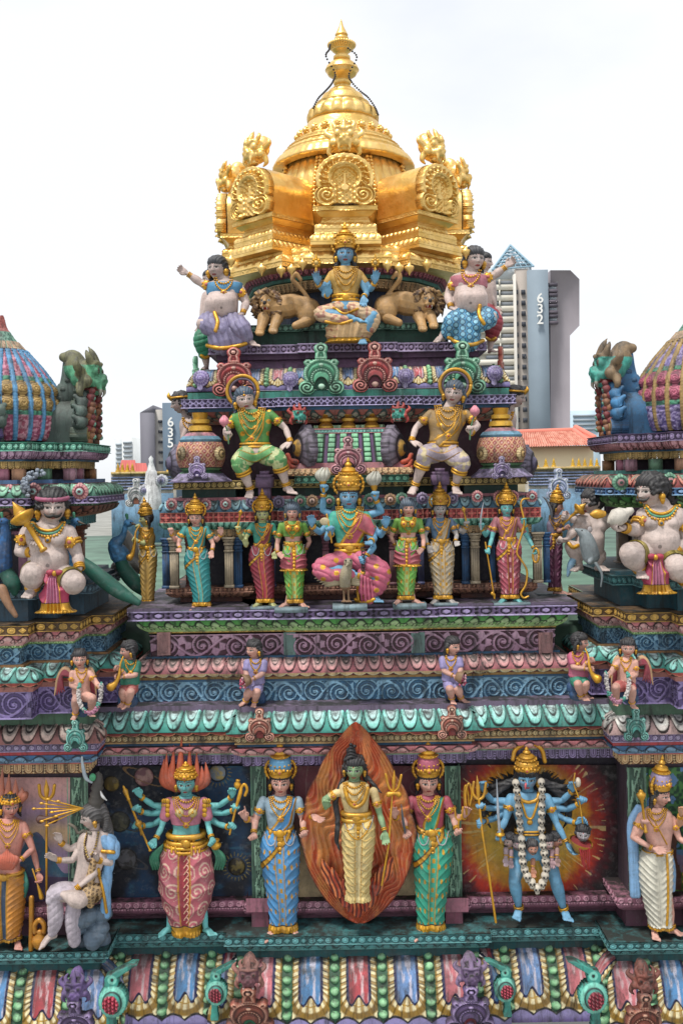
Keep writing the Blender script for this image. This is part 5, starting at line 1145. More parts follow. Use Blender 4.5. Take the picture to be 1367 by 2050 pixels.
# blue rear shrine wall and white statues between towers, rough relief
for x, y, w, lab, cc in ((1118, 968, 50, 'pale blue scrolled arch on the far parapet at right', ('b0b8d8', 'd8dce8', '5a6494', 'e8e8f0', '8a7484')), (273, 985, 46, 'white scrolled arch on the far parapet at left', ('c8c4c4', 'e4e0dc', '6a6474', 'f0f0f0', 'b06a54'))):
 V, Q, c, g = plate(1.0, 1.34, kudu_fn(c_(*cc)), .02, .3); o = mk('scrolled_arch', worldplate(V, 0, pw(x, y, 19.), w * 19 / F), Q, c, g, 'stucco'); tag(o, lab, 'arch')
# ---------------------------------------------------------------- sculpted figures
def head_unit(n=56, m=44):
 ph = np.linspace(0.001, pi - .001, m)[:, None]; th = (np.arange(n) * 2 * pi / n)[None, :]
 x = np.sin(ph) * np.sin(th); y = np.cos(ph) * np.ones_like(th); z = np.sin(ph) * np.cos(th)   # z front
 X = x * .74; Y = y.copy(); Z = z * .88
 lo = np.clip(-y, 0, 1); X = X * (1 - .30 * lo ** 1.6); Z = np.where(z < 0, Z * (1 - .35 * lo), Z * (.93 - .04 * lo)); Y = np.where(y < -.8, Y, Y)
 f = np.clip(z, 0, 1)
 def g(cx, cy, sx, sy, a): return a * np.exp(-((X - cx) / sx) ** 2 - ((Y - cy) / sy) ** 2) * (z > 0)
 nose = g(0, -.02, .07, .16, .10) + g(0, -.17, .085, .12, .17) + g(0, -.27, .11, .06, .13) + g(.09, -.28, .05, .05, .06) + g(-.09, -.28, .05, .05, .06)
 eyes = g(.3, .03, .17, .1, -.075) + g(-.3, .03, .17, .1, -.075) + g(.3, .02, .10, .05, .05) + g(-.3, .02, .10, .05, .05)
 brow = g(.26, .2, .22, .06, .045) + g(-.26, .2, .22, .06, .045)
 lips = g(0, -.50, .17, .04, .075) + g(0, -.60, .13, .045, .08) - g(0, -.55, .2, .014, .04) + g(0, -.70, .16, .04, -.03)
 chin = g(0, -.86, .2, .14, .1); chk = g(.4, -.3, .2, .2, .05) + g(-.4, -.3, .2, .2, .05)
 Z = Z + nose + eyes + brow + lips + chin + chk
 V = np.stack([X, Y, Z], -1).reshape(-1, 3); return V, gridq(m, n, True)[:, ::-1]
HEADV, HEADQ = head_unit()
SKIN = {k: hx(v) for k, v in dict(pink='d2a090', pale='c9b4ac', white='c6b4ac', blue='6aa2c4', teal='6ab8b8', green='86a67a', lime='b2b67c', grey='b0aaa6', tan='c99878').items()}
def nrm(v): v = np.asarray(v, float); return v / (np.linalg.norm(v) + 1e-9)
class Fig:
 def __init__(s, label, Y, U, head, yaw=0, pitch=0, roll=0, skin='pink', group=None, name='statue', vox=None, hz=0, base=None, cat='statue'):
  s.Y = Y; s.U = U; s.k = Y / F; s.sk = SKIN[skin] if isinstance(skin, str) and skin in SKIN else hx(skin); s.B = MB(); s.vox = vox or max(.85, U * .0225); s.h = U * .54
  s.R = rotm(yaw, pitch, roll); s.root_px = base or (head[0], head[1] + 5.5 * U); s.hc = s.J(head[0], head[1], hz); s.hx, s.hy = head; s.hzz = hz
  s.root = empty(name, s.W(np.array([s.J(*s.root_px, 0)]))[0], label, cat, group); s.targets = []; s.paint = []; s.neckdone = False
 def J(s, x, row, z=0):
  dx = x - CX; dy = row - CY; ux = dx - ROLL * dy; uy = dy + ROLL * dx; q = 1 - z / F; return np.array([ux * q, -uy * q, z])
 def JJ(s, pts): return np.array([s.J(*p) for p in pts])
 def W(s, V): V = np.asarray(V, float); return np.stack([V[:, 0] * s.k, s.Y - V[:, 2] * s.k, HC + V[:, 1] * s.k], 1)
 def mk(s, name, V, Fc, c, g=0., parent=None, mat='paint', smooth=True):
  return mk(name, s.W(V), Fc, c, g, mat, parent or s.root, None, smooth)
 def out(s, name, mb, parent=None, mat='paint'):
  V, Fc, c, g = mb.get(); return s.mk(name, V, Fc, c, g, parent, mat)
 def hl(s, p):
  p = np.atleast_2d(np.asarray(p, float)); return s.hc + (p * s.h) @ s.R.T
 def hloc(s, V): return ((V - s.hc) @ s.R) / s.h
 def tube(s, pts, r, n=12, mb=None, sm=4, flat=1., **k): (mb or s.B).add(*tubeV(s.JJ(pts), r, n, sm, flat), **k); return s
 def ball(s, p, r, mb=None, **k): (mb or s.B).add(*sphV(s.J(*p), r, 16, 11), **k); return s
 def head(s, neck=None, nr=.23, ears=True):
  s.B.add(s.hl(HEADV), HEADQ)
  if ears:
   for e in (-1, 1): s.B.add(*sphV(s.hl((e * .74, -.06, -.08))[0], (s.h * .09, s.h * .2, s.h * .12), 10, 8))
  if neck:
   a = s.hl((0, -.45, -.22))[0]; s.B.add(*tubeV(np.array([a, s.J(*neck)]), [s.U * nr * .95, s.U * nr * 1.1], 14, 1))
  return s
 def torso(s, rings, mb=None, inf=0., top=True):
  """rings (row, xc, hw, dz, zc)"""
  R = np.array([(r + (0,) * 5)[:5] for r in rings], float); R = catmull(R, 5); n = 28; th = np.arange(n) * 2 * pi / n; V = []
  for row, xc, hw, dz, zc in R:
   c = s.J(xc, row, zc); cs, sn = np.cos(th), np.sin(th); e = .82
   V.append(np.stack([c[0] + (hw + inf) * np.sign(cs) * np.abs(cs) ** e, 0 * th + c[1], c[2] + (dz + inf) * np.sign(sn) * np.abs(sn) ** e], 1))
  m = len(V); V = np.concatenate(V); c0 = V[:n].mean(0); c1 = V[-n:].mean(0); k = len(V); V = np.vstack([V, c0, c1]); j = np.arange(n)
  T = np.vstack([np.stack([j * 0 + k, j, (j + 1) % n], 1), np.stack([j * 0 + k + 1, (m - 1) * n + (j + 1) % n, (m - 1) * n + j], 1)])
  (mb or s.B).add(V, gridq(m, n, True)[:, ::-1], T); return s
 def hand(s, w, d, n=(0, 0, 1), ts=1, curl=.25, sc=1., mb=None, point=None):
  """w wrist (internal), d finger direction, n palm normal, ts thumb towards +x or -x of the picture (or +-y if the hand is level)"""
  mb = mb or s.B; U = s.U * sc; f = nrm(d); n = nrm(np.asarray(n, float) - f * np.dot(f, n)); l = nrm(np.cross(f, n))
  ref = l[0] if abs(l[0]) > .35 else l[1]
  if ref * ts < 0: l = -l
  P = w + f * U * .17
  for q in (-.5, 0, .5): mb.add(*tubeV(np.array([w, w + f * U * .16 + l * q * U * .13, w + f * U * .31 + l * q * U * .2]), [U * .075, U * .085, U * .062], 10, 3))
  L = [.27, .31, .29, .22]
  for i in range(4):
   o = (1.5 - i) * .082; fan = (1.5 - i) * .10; cu = curl if point is None or i not in point else .05
   b = w + f * U * .30 + l * o * U; dd = nrm(f + l * fan); p = [b]; a = 0
   for j in range(3):
    a += cu * (1.0 if j else .7) * 1.2; p.append(p[-1] + (dd * math.cos(a) + n * math.sin(a)) * L[i] * U / 3)
   mb.add(*tubeV(np.array(p), [U * .045, U * .042, U * .038, U * .030], 8, 2))
  t0 = w + f * U * .08 + l * U * .09; t1 = w + f * U * .2 + l * U * .19 + n * U * .04; t2 = w + f * U * .31 + l * U * .2 + n * U * (.06 + .1 * curl)
  mb.add(*tubeV(np.array([t0, t1, t2]), [U * .055, U * .047, U * .033], 8, 3)); return s
 def arm(s, pts, hand=None, r=(.185, .15, .10), hs=1., **hk):
  """pts shoulder, elbow, wrist in photo columns/rows; hand = (dx, drow, dz)"""
  A = s.JJ(pts); U = s.U; m1 = (A[0] + A[1]) / 2; m2 = A[1] * .6 + A[2] * .4
  s.B.add(*tubeV(A[[0]].repeat(2, 0) + [[0, 0, 0], [0, -.1, 0]], [r[0] * U] * 2, 12, 1))
  s.B.add(*tubeV(np.array([A[0], m1, A[1]]), [r[0] * U, r[0] * .95 * U, r[1] * .86 * U], 14, 3))
  s.B.add(*tubeV(np.array([A[1], m2, A[2]]), [r[1] * .86 * U, r[1] * .95 * U, r[2] * .72 * U], 14, 3))
  if hand is not None:
   d = np.array([hand[0], -hand[1], hand[2]]); s.hand(A[2], d, sc=hs, **hk)
  s.last = A; s.lr = [q * U for q in r]; return s
 def leg(s, pts, foot=None, r=(.34, .25, .15), fs=1.):
  A = s.JJ(pts); U = s.U; m1 = (A[0] + A[1]) / 2; m2 = A[1] * .65 + A[2] * .35
  s.B.add(*tubeV(np.array([A[0], m1, A[1]]), [r[0] * U, r[0] * .92 * U, r[1] * .9 * U], 16, 3)); s.B.add(*tubeV(np.array([A[1], m2, A[2]]), [r[1] * .9 * U, r[1] * .92 * U, r[2] * .72 * U], 16, 3))
  if foot is not None: s.foot(A[2], foot, fs)
  s.last = A; return s
 def foot(s, a, d, sc=1., mb=None):
  """a ankle (internal); d = (dx, dz[, drop]) direction of the toes"""
  mb = mb or s.B; U = s.U * sc; dr = d[2] if len(d) > 2 else 0; f = nrm((d[0], -dr, d[1])); up = np.array([0, 1., 0]); up = nrm(up - f * np.dot(up, f)); l = np.cross(f, up); a = np.asarray(a)
  h = a - up * U * .14 - f * U * .06
  for q in (-1, 0, 1): mb.add(*tubeV(np.array([h, a - up * U * .08 + f * U * .14 + l * q * U * .04, a - up * U * .17 + f * U * .36 + l * q * U * .085]), [U * .105, U * .10, U * .065], 10, 3))
  for i in range(5):
   o = (i - 2) * .065 * U; ln = [.17, .15, .14, .12, .10][i]; b = a - up * U * .18 + f * U * (.40 - .02 * i) + l * o
   mb.add(*tubeV(np.array([b, b + f * ln * U * .6 + up * U * .012, b + f * ln * U - up * U * .01]), [U * .042, U * .04, U * .034] if i else [U * .055, U * .052, U * .045], 8, 1))
  return s
 # ------------------------------------------------ finishing
 def body(s, face=True, name='body', paintf=None, lips='a03c3c', brow='1c1614', open_=False, bindi='b02c20', mous=False):
  V, Fc, _, _ = s.B.get(); V, Fc = remesh(V, Fc, s.vox, 2, .45)
  c = np.tile(s.sk, (len(V), 1))
  if face:
   p = s.hloc(V); x, y, z = p[:, 0], p[:, 1], p[:, 2]; on = (z > .35) & (np.abs(y) < 1)
   def put(m, col, a=1.):
    nonlocal c; m = m & on; c[m] = c[m] * (1 - a) + col * a
   for q in (-1, 1):
    ex = (x - .30 * q) / .18; ey = (y - .01) / .07; d = np.abs(ex) ** 1.7 + ey * ey
    put((d < 1.75) & (ey > -.4), BLK, .9); put(d < 1, hx('c4bcb4')); put((np.hypot(x - .30 * q, y - .015) < .085) & (d < 1), BLK)
    by = y - (.235 + .05 * np.cos((x - .3 * q) * 6)); put((np.abs(by) < .034) & (np.abs(x - .32 * q) < .22), hx(brow), .9)
    put(np.hypot(x - .42 * q, y + .32) < .2, hx('c86a5c'), .18)
   l = (x / .21) ** 2 + ((y + .55) / .085) ** 2; put(l < 1, hx(lips)); put((np.abs(y + .55) < .014) & (np.abs(x) < .19), BLK, .6)
   if bindi: put((x / .05) ** 2 + ((y - .36) / .075) ** 2 < 1, hx(bindi))
  if paintf is not None: c = paintf(V, c)
  s.V = V; s.Fc = Fc; o = s.mk(name, V, Fc, c); s.bodyo = o; s.target(V, Fc)
  return o
 def target(s, V, Fc):
  polys = [tuple(map(int, q)) for f in Fc for q in f]; s.targets.append(BVHTree.FromPolygons([tuple(v) for v in V], polys)); return s
 def hit(s, x, row, zd=0, lift=0.):
  j = s.J(x, row, 0); o = Vector((0, 0, F)); d = (Vector(j) - o).normalized(); best = None
  for t in s.targets:
   h = t.ray_cast(o, d)
   if h[0] is not None and (best is None or h[3] < best[3]): best = h
  if best is None: return s.J(x, row, zd)
  return np.array(best[0]) - np.array(d) * lift
 def drape(s, name, pts, r, col=None, gold=1., bead=False, n=8, step=None, lift=.3, flat=1., parent=None, zd=0, label=None, taper=False):
  A = catmull(np.array([(p[0], p[1]) for p in pts], float), 8); L = np.concatenate([[0], np.cumsum(np.hypot(*np.diff(A, axis=0).T))]); st = step or max(1.2, r * (1.9 if bead else 1.1)); k = max(3, int(L[-1] / st))
  q = np.linspace(0, L[-1], k + 1); X = np.interp(q, L, A[:, 0]); Yy = np.interp(q, L, A[:, 1]); H = np.array([s.hit(a, b, zd, r * lift) for a, b in zip(X, Yy)])
  if len(H) > 6:
   zz = H[:, 2].copy(); zs = np.convolve(np.pad(zz, 2, 'edge'), np.ones(5) / 5, 'valid'); H[:, 2] = np.maximum(zz, zs)
  col = GOLD if col is None else col; mb = MB()
  if bead:
   for h in H: mb.add(*sphV(h, r, 8, 6), col=col, gold=gold)
  else: mb.add(*tubeV(H, (np.linspace(1, .3, len(H)) * r if taper else r), n, 1, flat), col=col, gold=gold)
  return s.out(name, mb, parent)
 def ribbon(s, name, L, R_, col, edge=None, gold=0., eg=1., lift=.8, folds=0, n=9, zd=0, parent=None, th=1.2, ew=.16):
  """cloth strip between two photo polylines laid over the figure"""
  A = catmull(np.array(L, float), 8); B = catmull(np.array(R_, float), 8); m = max(len(A), len(B)); t = np.linspace(0, 1, m)
  def rs(P): q = np.linspace(0, 1, len(P)); return np.stack([np.interp(t, q, P[:, 0]), np.interp(t, q, P[:, 1])], 1)
  A, B = rs(A), rs(B); w = np.linspace(0, 1, n); H = np.zeros((m, n, 3))
  for i in range(m):
   for j in range(n): p = A[i] * (1 - w[j]) + B[i] * w[j]; H[i, j] = s.hit(p[0], p[1], zd, lift + (folds * abs(math.sin(w[j] * pi * 3)) if folds else 0) + (th if j in (0,) or j == n - 1 else 0) * 0)
  # smooth depth
  for _ in range(3):
   Z = H[:, :, 2]; Zs = Z.copy(); Zs[1:-1] = (Z[:-2] + Z[1:-1] + Z[2:]) / 3; H[:, :, 2] = np.maximum(Z, Zs) if _ < 2 else (Zs + np.maximum(Z, Zs)) / 2
  Bk = H.copy(); Bk[:, :, 2] -= th * 1.6
  V = np.concatenate([H.reshape(-1, 3), Bk.reshape(-1, 3)]); q = gridq(m, n); k = m * n; e = []
  for i in range(m - 1): e += [(i * n, (i + 1) * n, (i + 1) * n + k, i * n + k), (i * n + n - 1, i * n + n - 1 + k, (i + 1) * n + n - 1 + k, (i + 1) * n + n - 1)]
  for j in range(n - 1): e += [(j, j + k, j + 1 + k, j + 1), ((m - 1) * n + j, (m - 1) * n + j + 1, (m - 1) * n + j + 1 + k, (m - 1) * n + j + k)]
  c = np.tile(col, (m, n, 1)); g = np.full((m, n), gold)
  if edge is not None:
   for j in range(n):
    if w[j] < ew or w[j] > 1 - ew: c[:, j] = edge; g[:, j] = eg
  c = np.concatenate([c.reshape(-1, 3)] * 2); g = np.tile(g.ravel(), 2)
  o = s.mk(name, V, np.concatenate([q, q[:, ::-1] + k, np.array(e)]), c, g, parent); s.target(V, [np.concatenate([q, np.array(e)])]); return o
 def ring(s, name, a, b, t, rr, tr, col=None, gold=1., parent=None, boss=0, bands=1, bc=None):
  """bracelet round the limb a-b (internal) at fraction t"""
  a = np.asarray(a); b = np.asarray(b); c = a + (b - a) * t; f = nrm(b - a); u = nrm(np.cross(f, (0, 0, 1.) if abs(f[2]) < .9 else (1., 0, 0))); w = np.cross(f, u); th = np.linspace(0, 2 * pi, 25); mb = MB(); col = GOLD if col is None else col
  for q in range(bands):
   cc = c + f * (q - (bands - 1) / 2) * tr * 2.1; mb.add(*tubeV(np.array([cc + (u * math.cos(x) + w * math.sin(x)) * rr for x in th]), tr, 7, 1, caps=False), col=col, gold=gold)
  if boss:
   fr = nrm(np.array([0, 0, 1.]) - f * f[2]); mb.add(*sphV(c + fr * rr * 1.05, (boss, boss, boss * .45), 14, 8), col=col, gold=gold); mb.add(*sphV(c + fr * (rr * 1.05 + boss * .4), boss * .38, 10, 7), col=hx('b8605a') if bc is None else bc, gold=0)
   for i in range(8): x = i * pi / 4; mb.add(*sphV(c + fr * rr * 1.1 + (f * math.cos(x) + np.cross(f, fr) * math.sin(x)) * boss * .95, boss * .22, 7, 5), col=col, gold=gold)
  return s.out(name, mb, parent)
 def bangles(s, t=.86, n=2, armlet=None, boss=.12, A=None):
  A = s.last if A is None else A; U = s.U; s.ring('bracelet', A[1], A[2], t, U * .115, U * .032, bands=n)
  if armlet: s.ring('armlet', A[0], A[1], armlet, U * .205, U * .035, boss=U * boss, bands=2)
 # ------------------------------------------------ dress
 def lathe(s, prof, n=40, mb=None, org=None, wob=0):
  """prof [(y, r, colour, gold)] in head units, around the head axis"""
  P = [];
  for i in range(len(prof) - 1):
   a, b = prof[i], prof[i + 1]; q = MB(); th = np.arange(n) * 2 * pi / n; ys = np.linspace(a[0], b[0], 4); rs = np.linspace(a[1], b[1], 4)
   R = rs[:, None] * (1 + wob * np.abs(np.sin(th * 8))[None, :]); V = np.stack([R * np.cos(th), ys[:, None] * np.ones(n), R * np.sin(th)], -1).reshape(-1, 3) + (np.array(org) if org is not None else 0)
   mb.add(s.hl(V), gridq(4, n, True)[:, ::-1], None, col=a[2], gold=a[3])
 def crown(s, H=2.6, col='b05a6a', y0=.47, wing=True, w=1., cols2=None, zc=-.1, name='crown', boss=True):
  g = (GOLD, 1.); c = (hx(col), .0) if col != 'gold' else g; mb = MB(); f = lambda t: y0 + H * t
  prof = [(f(0), .80 * w) + g, (f(.03), .87 * w) + g, (f(.1), .86 * w) + g, (f(.12), .91 * w) + g, (f(.17), .90 * w) + g, (f(.18), .84 * w) + c, (f(.3), .86 * w) + c, (f(.42), .78 * w) + c, (f(.48), .66 * w) + g, (f(.50), .74 * w) + g, (f(.54), .74 * w) + g, (f(.56), .52 * w) + g, (f(.60), .58 * w) + g, (f(.66), .50 * w) + g, (f(.70), .30 * w) + g, (f(.73), .20 * w) + g, (f(.76), .29 * w) + g, (f(.80), .26 * w) + g, (f(.85), .13 * w) + g, (f(.9), .15 * w) + g, (f(1.0), .02) + g]
  s.lathe(prof, 44, mb, (0, 0, zc), .02)
  if boss:
   mb.add(*sphV(s.hl((0, f(.19), .82 * w + zc))[0], s.h * .26, 14, 9), col=GOLD, gold=1.); mb.add(*sphV(s.hl((0, f(.19), 1.04 * w + zc))[0], s.h * .09, 10, 7), col=hx('b03c3c'))
   for i in range(-4, 5):
    a = i * .36; mb.add(*sphV(s.hl((math.sin(a) * .88 * w, f(.2) + .12 * math.cos(i * 1.0), math.cos(a) * .88 * w + zc))[0], s.h * .13, 9, 7), col=GOLD, gold=1.)
   for i in range(14):
    a = i * 2 * pi / 14; mb.add(*sphV(s.hl((math.sin(a) * .86 * w, f(.32), math.cos(a) * .86 * w + zc))[0], s.h * .08, 8, 6), col=GOLD, gold=1.); mb.add(*sphV(s.hl((math.sin(a) * .74 * w, f(.52), math.cos(a) * .74 * w + zc))[0], s.h * .07, 8, 6), col=GOLD, gold=1.)
  o = s.out(name, mb)
  if wing:
   for e in (-1, 1):
    mb = MB(); P = s.hl([(e * .78, .15, -.15), (e * 1.08, .5, -.2), (e * 1.16, 1.0, -.22), (e * .98, 1.45, -.22), (e * .62, 1.65, -.2)]); mb.add(*tubeV(P, s.h * .11, 10, 4), col=GOLD, gold=1.)
    for q in range(7): a = catmull(P, 5)[q * 3 + 1]; mb.add(*sphV(a, s.h * .15, 8, 6), col=GOLD, gold=1.)
    s.out('crown_wing', mb, o)
  return o
 def hair(s, col='16161a', locks=True, back=0., cap=True, curls=0, long=None, name='hair', big=1.):
  mb = MB(); H = s.h
  def e(c, r): r = np.array(r) * H * big; V, Q, _ = sphV((0, 0, 0), r, 20, 14); mb.add(s.hl(c)[0] + V @ s.R.T, Q)
  if cap: e((0, .2, -.22), (.86, .90, .84)); e((0, .50, -.02), (.775, .58, .80))
  if locks:
   for q in (-1, 1): mb.add(*tubeV(s.hl([(q * .72, .25, -.1), (q * .86, -.3, -.25), (q * .8, -.85, -.3), (q * .95, -1.25, -.2)]), np.array([.18, .22, .2, .08]) * H, 10, 3))
  if long:
   for L in long: mb.add(*tubeV(s.JJ(L[0]), L[1], 10, 4))
  rng = np.random.RandomState(int(s.hx));
  for i in range(curls):
   a = rng.uniform(-2.4, 2.4); y = rng.uniform(-.2, 1.05) if abs(a) > .6 else rng.uniform(.6, 1.05); r = math.sqrt(max(0, 1.02 - y * y * .8)); mb.add(*sphV(s.hl((math.sin(a) * r * .86, y, math.cos(a) * r * .8 - .12))[0], H * .17, 9, 7))
  V, Fc, _, _ = mb.get(); V, Fc = remesh(V, Fc, s.vox * 1.1, 1)
  p = s.hloc(V); N = vnorm(V, Fc); st = np.sin(np.arctan2(p[:, 0], p[:, 1] + .6) * 34 + 2.5 * np.sin(p[:, 1] * 3)); V = V + N * (st * H * .018)[:, None]
  c = mix(np.tile(hx(col), (len(V), 1)), np.minimum(hx(col) * 2.2 + .02, 1), sst(.3, 1, st) * .7); return s.mk(name, V, Fc, c)
 def earrings(s, r=.13, big=False):
  for e in (-1, 1):
   mb = MB()
   for q, k in ((0, 1.), (-.2, .8), (-.34, .5)): mb.add(*sphV(s.hl((e * .82, -.34 + q, .02))[0], s.h * r * k * 1.3, 10, 7), col=GOLD, gold=1.)
   s.out('earring', mb)
 def necklaces(s, x, row, w=.42, n=3, drop=.55, pend=True, beads=True, col=None):
  """x,row base of the neck"""
  U = s.U
  for i in range(n):
   ww = U * (w * (.78 + .2 * i)); d = U * drop * (.32 + .55 * i); pts = [(x - ww, row - U * .06), (x - ww * .82, row + d * .45), (x - ww * .35, row + d * .9), (x, row + d), (x + ww * .35, row + d * .9), (x + ww * .82, row + d * .45), (x + ww, row - U * .06)]
   s.drape('necklace', pts, U * (.055 - .008 * i), col, bead=beads)
  if pend:
   d = U * drop * (.32 + .55 * (n - 1)); h = s.hit(x, row + d + U * .1, 0, 0); mb = MB(); mb.add(*sphV(h, (U * .12, U * .12, U * .06), 14, 9), col=GOLD, gold=1.); mb.add(*sphV(h + [0, 0, U * .05], U * .05, 9, 7), col=hx('a84a4a'))
   for i in range(8): a = i * pi / 4; mb.add(*sphV(h + [math.cos(a) * U * .12, math.sin(a) * U * .12, 0], U * .035, 7, 5), col=GOLD, gold=1.)
   s.out('pendant', mb)
 def belt(s, row, xc, hw, dz, h=.14, zc=0, boss=True, name='belt', drop=0.):
  mb = MB(); U = s.U; th = np.linspace(0, 2 * pi, 41); e = .85
  for q in (-.5, .5):
   P = []
   for a in th:
    cs, sn = math.cos(a), math.sin(a); c = s.J(xc, row, zc); P.append(c + np.array([hw * np.sign(cs) * abs(cs) ** e, q * U * h - drop * max(sn, 0) * U, dz * np.sign(sn) * abs(sn) ** e]))
   mb.add(*tubeV(np.array(P), U * h * .42, 8, 1, caps=False), col=GOLD, gold=1.)
  if boss:
   c = s.J(xc, row, zc) + np.array([0, -drop * U, dz + U * .04]); mb.add(*sphV(c, (U * .2, U * .17, U * .08), 14, 9), col=GOLD, gold=1.)
   for i in (-2, -1, 1, 2): mb.add(*sphV(c + [i * U * .19, abs(i) * .02 * U, -abs(i) * U * .05], (U * .1, U * .1, U * .07), 10, 7), col=GOLD, gold=1.)
  return s.out(name, mb)
 def skirt(s, rings, col, hem=None, panel=None, motif=None, mcol=None, pg=0., hemw=.07, sash=None, name='skirt', swag=11, amp=.03, mg=1., centre=.22, col2=None, split=0., scr=None):
  """rings (row, xc, hw, dz, zc) from hips to hem"""
  R = catmull(np.array([(r + (0,) * 5)[:5] for r in rings], float), 8); L = np.concatenate([[0], np.cumsum(np.abs(np.diff(R[:, 0])))]); m = max(20, int(L[-1] / (s.vox * 1.05))); q = np.linspace(0, L[-1], m); R = np.stack([np.interp(q, L, R[:, i]) for i in range(5)], 1)
  n = 150; th = np.arange(n) * 2 * pi / n; T = (q / L[-1])[:, None] * np.ones(n); cs, sn = np.cos(th)[None, :], np.sin(th)[None, :]; e = .8
  u = np.sign(cs) * np.abs(cs) ** e; v = np.sign(sn) * np.abs(sn) ** e; U = s.U; au = np.abs(u); front = sn > -.2
  c = s.JJ(np.stack([R[:, 1], R[:, 0], R[:, 4]], 1)); ph = T * swag - 1.6 * (1 - au) ** 1.2 * swag / 9 + .3 * np.sin(u * 3)
  sw = (1 - np.abs(np.sin(pi * ph))) ** 1.5; cm = np.exp(-(u / centre) ** 6); pl = np.sin(u * 2 * pi * 4 / centre * .55)
  disp = U * amp * (1.25 * sw * (1 - cm) + 1.1 * (pl * .7 + .4) * cm * sst(.0, .15, T)); disp = disp + U * .05 * (sst(.93, .97, T)) * (1 + .6 * np.sin(th * 22))[None, :]
  legs = (1 - .22 * split * np.exp(-(u / .2) ** 2)) * np.where(cm > .5, 1.0, 1.) * (1 + .1 * np.sin(pi * np.clip((au - .1) / .8, 0, 1)))
  X = c[:, 0][:, None] + (R[:, 2][:, None] + disp) * u; Z = c[:, 2][:, None] + (R[:, 3][:, None] * legs + disp) * v; Yy = c[:, 1][:, None] + 0 * u
  V = np.stack([X, Yy + 0 * X, Z], -1)
  C = np.tile(hx(col), X.shape + (1,)); G = np.zeros(X.shape)
  def put(mk_, cc, g=0.):
   nonlocal C, G; C = np.where(mk_[..., None], cc, C); G = np.where(mk_, g, G)
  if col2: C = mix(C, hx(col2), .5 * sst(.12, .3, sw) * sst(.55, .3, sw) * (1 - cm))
  if scr:
   a_, b_ = 8, 5; uu = ((th[None, :] / (2 * pi) * a_ + .5 * (np.floor(T * b_) % 2)) % 1 - .5) * 2.1; vv = ((T * b_) % 1 - .5) * 2; r_ = np.hypot(uu, vv); sp_ = (r_ * 2.2 + np.arctan2(vv, uu) / (2 * pi)) % 1; C = np.where(((np.abs(sp_ - .5) < .2) & (r_ < .95))[..., None], hx(scr), C)
  if motif:
   a, b = motif; uu = th[None, :] / (2 * pi) * a + .5 * (np.floor(T * b) % 2); d = np.hypot((uu % 1 - .5) * 2.0, (T * b % 1 - .5) * 2.0); put((d < .36) & (np.abs(u) > centre * .8), GOLD if mcol is None else hx(mcol), mg)
  if panel is not None:
   put((au < centre * .95) & front & (T > .02), hx(panel), pg); put((np.abs(au - centre) < .035) & front, GOLD, 1.)
   if motif: put((au < centre * .45) & front & ((T * motif[1] * 1.5 % 1) < .45), GOLD if mcol is None else hx(mcol), mg)
  hc = GOLD if hem is None else hx(hem)
  if hemw: put(T > 1 - hemw, hc, 1. if hem is None else 0.); put(np.abs(T - (1 - hemw)) < .006, BLK * 1.5, 0.)
  if sash: a, b, wd = sash; d = (T - (a + b * u)); put((np.abs(d) < wd) & front & (T < .8), GOLD, 1.); put((np.abs(np.abs(d) - wd) < .008) & front & (T < .8), BLK * 1.5, 0.)
  V = V.reshape(-1, 3); k = len(V); V = np.vstack([V, V[:n].mean(0), V[-n:].mean(0)]); j = np.arange(n); C = np.vstack([C.reshape(-1, 3), hx(col), hc]); G = np.concatenate([G.ravel(), [0, 0]])
  Tt = np.vstack([np.stack([j * 0 + k, j, (j + 1) % n], 1), np.stack([j * 0 + k + 1, (m - 1) * n + (j + 1) % n, (m - 1) * n + j], 1)]); Q = gridq(m, n, True)[:, ::-1]
  o = s.mk(name, V, [Q, Tt], C, G); s.target(V, [Q]); return o
 def cloth(s, name, mb, col, fold=.03, freq=14, ax=1, hem=None, colf=None, gold=0., vox=None, dirv=None):
  V, Fc, _, _ = mb.get(); V, Fc = remesh(V, Fc, vox or s.vox * 1.05, 2); N = vnorm(V, Fc); U = s.U
  d = np.asarray(dirv, float) if dirv is not None else np.eye(3)[ax]; p = V / U; t = p @ nrm(d); o = np.cross(nrm(d), (0, 0, 1.)); w = p @ o
  f = np.abs(np.sin(t * freq + 1.2 * np.sin(w * 3))) ** .6; V = V + N * (f * fold * U)[:, None]
  c = np.tile(hx(col) if isinstance(col, str) else col, (len(V), 1)); g = np.full(len(V), gold)
  if colf: c, g = colf(V, c, g)
  ob = s.mk(name, V, Fc, c, g); s.target(V, Fc); return ob
 def blouse(s, rings, col, sleeves=(), inf=.05, name='blouse', bust=None, colf=None, sleeve_r=.175):
  mb = MB(); U = s.U; s.torso(rings, mb, U * inf)
  for a, b, t in sleeves: a = s.J(*a); b = s.J(*b); mb.add(*tubeV(np.array([a, a + (b - a) * t]), [U * sleeve_r * 1.08, U * sleeve_r], 14, 1))
  if bust: mb2 = mb; [mb2.add(*sphV(s.J(*p), r, 14, 10)) for p, r in bust]
  return s.cloth(name, mb, col, .008, 8, colf=colf)
def pole(f, name, pts, r, col=GOLD, gold=1., n=10, parent=None, sm=1, z=None):
 mb = MB(); mb.add(*tubeV(f.JJ(pts), r, n, sm), col=col, gold=gold); return f.out(name, mb, parent)
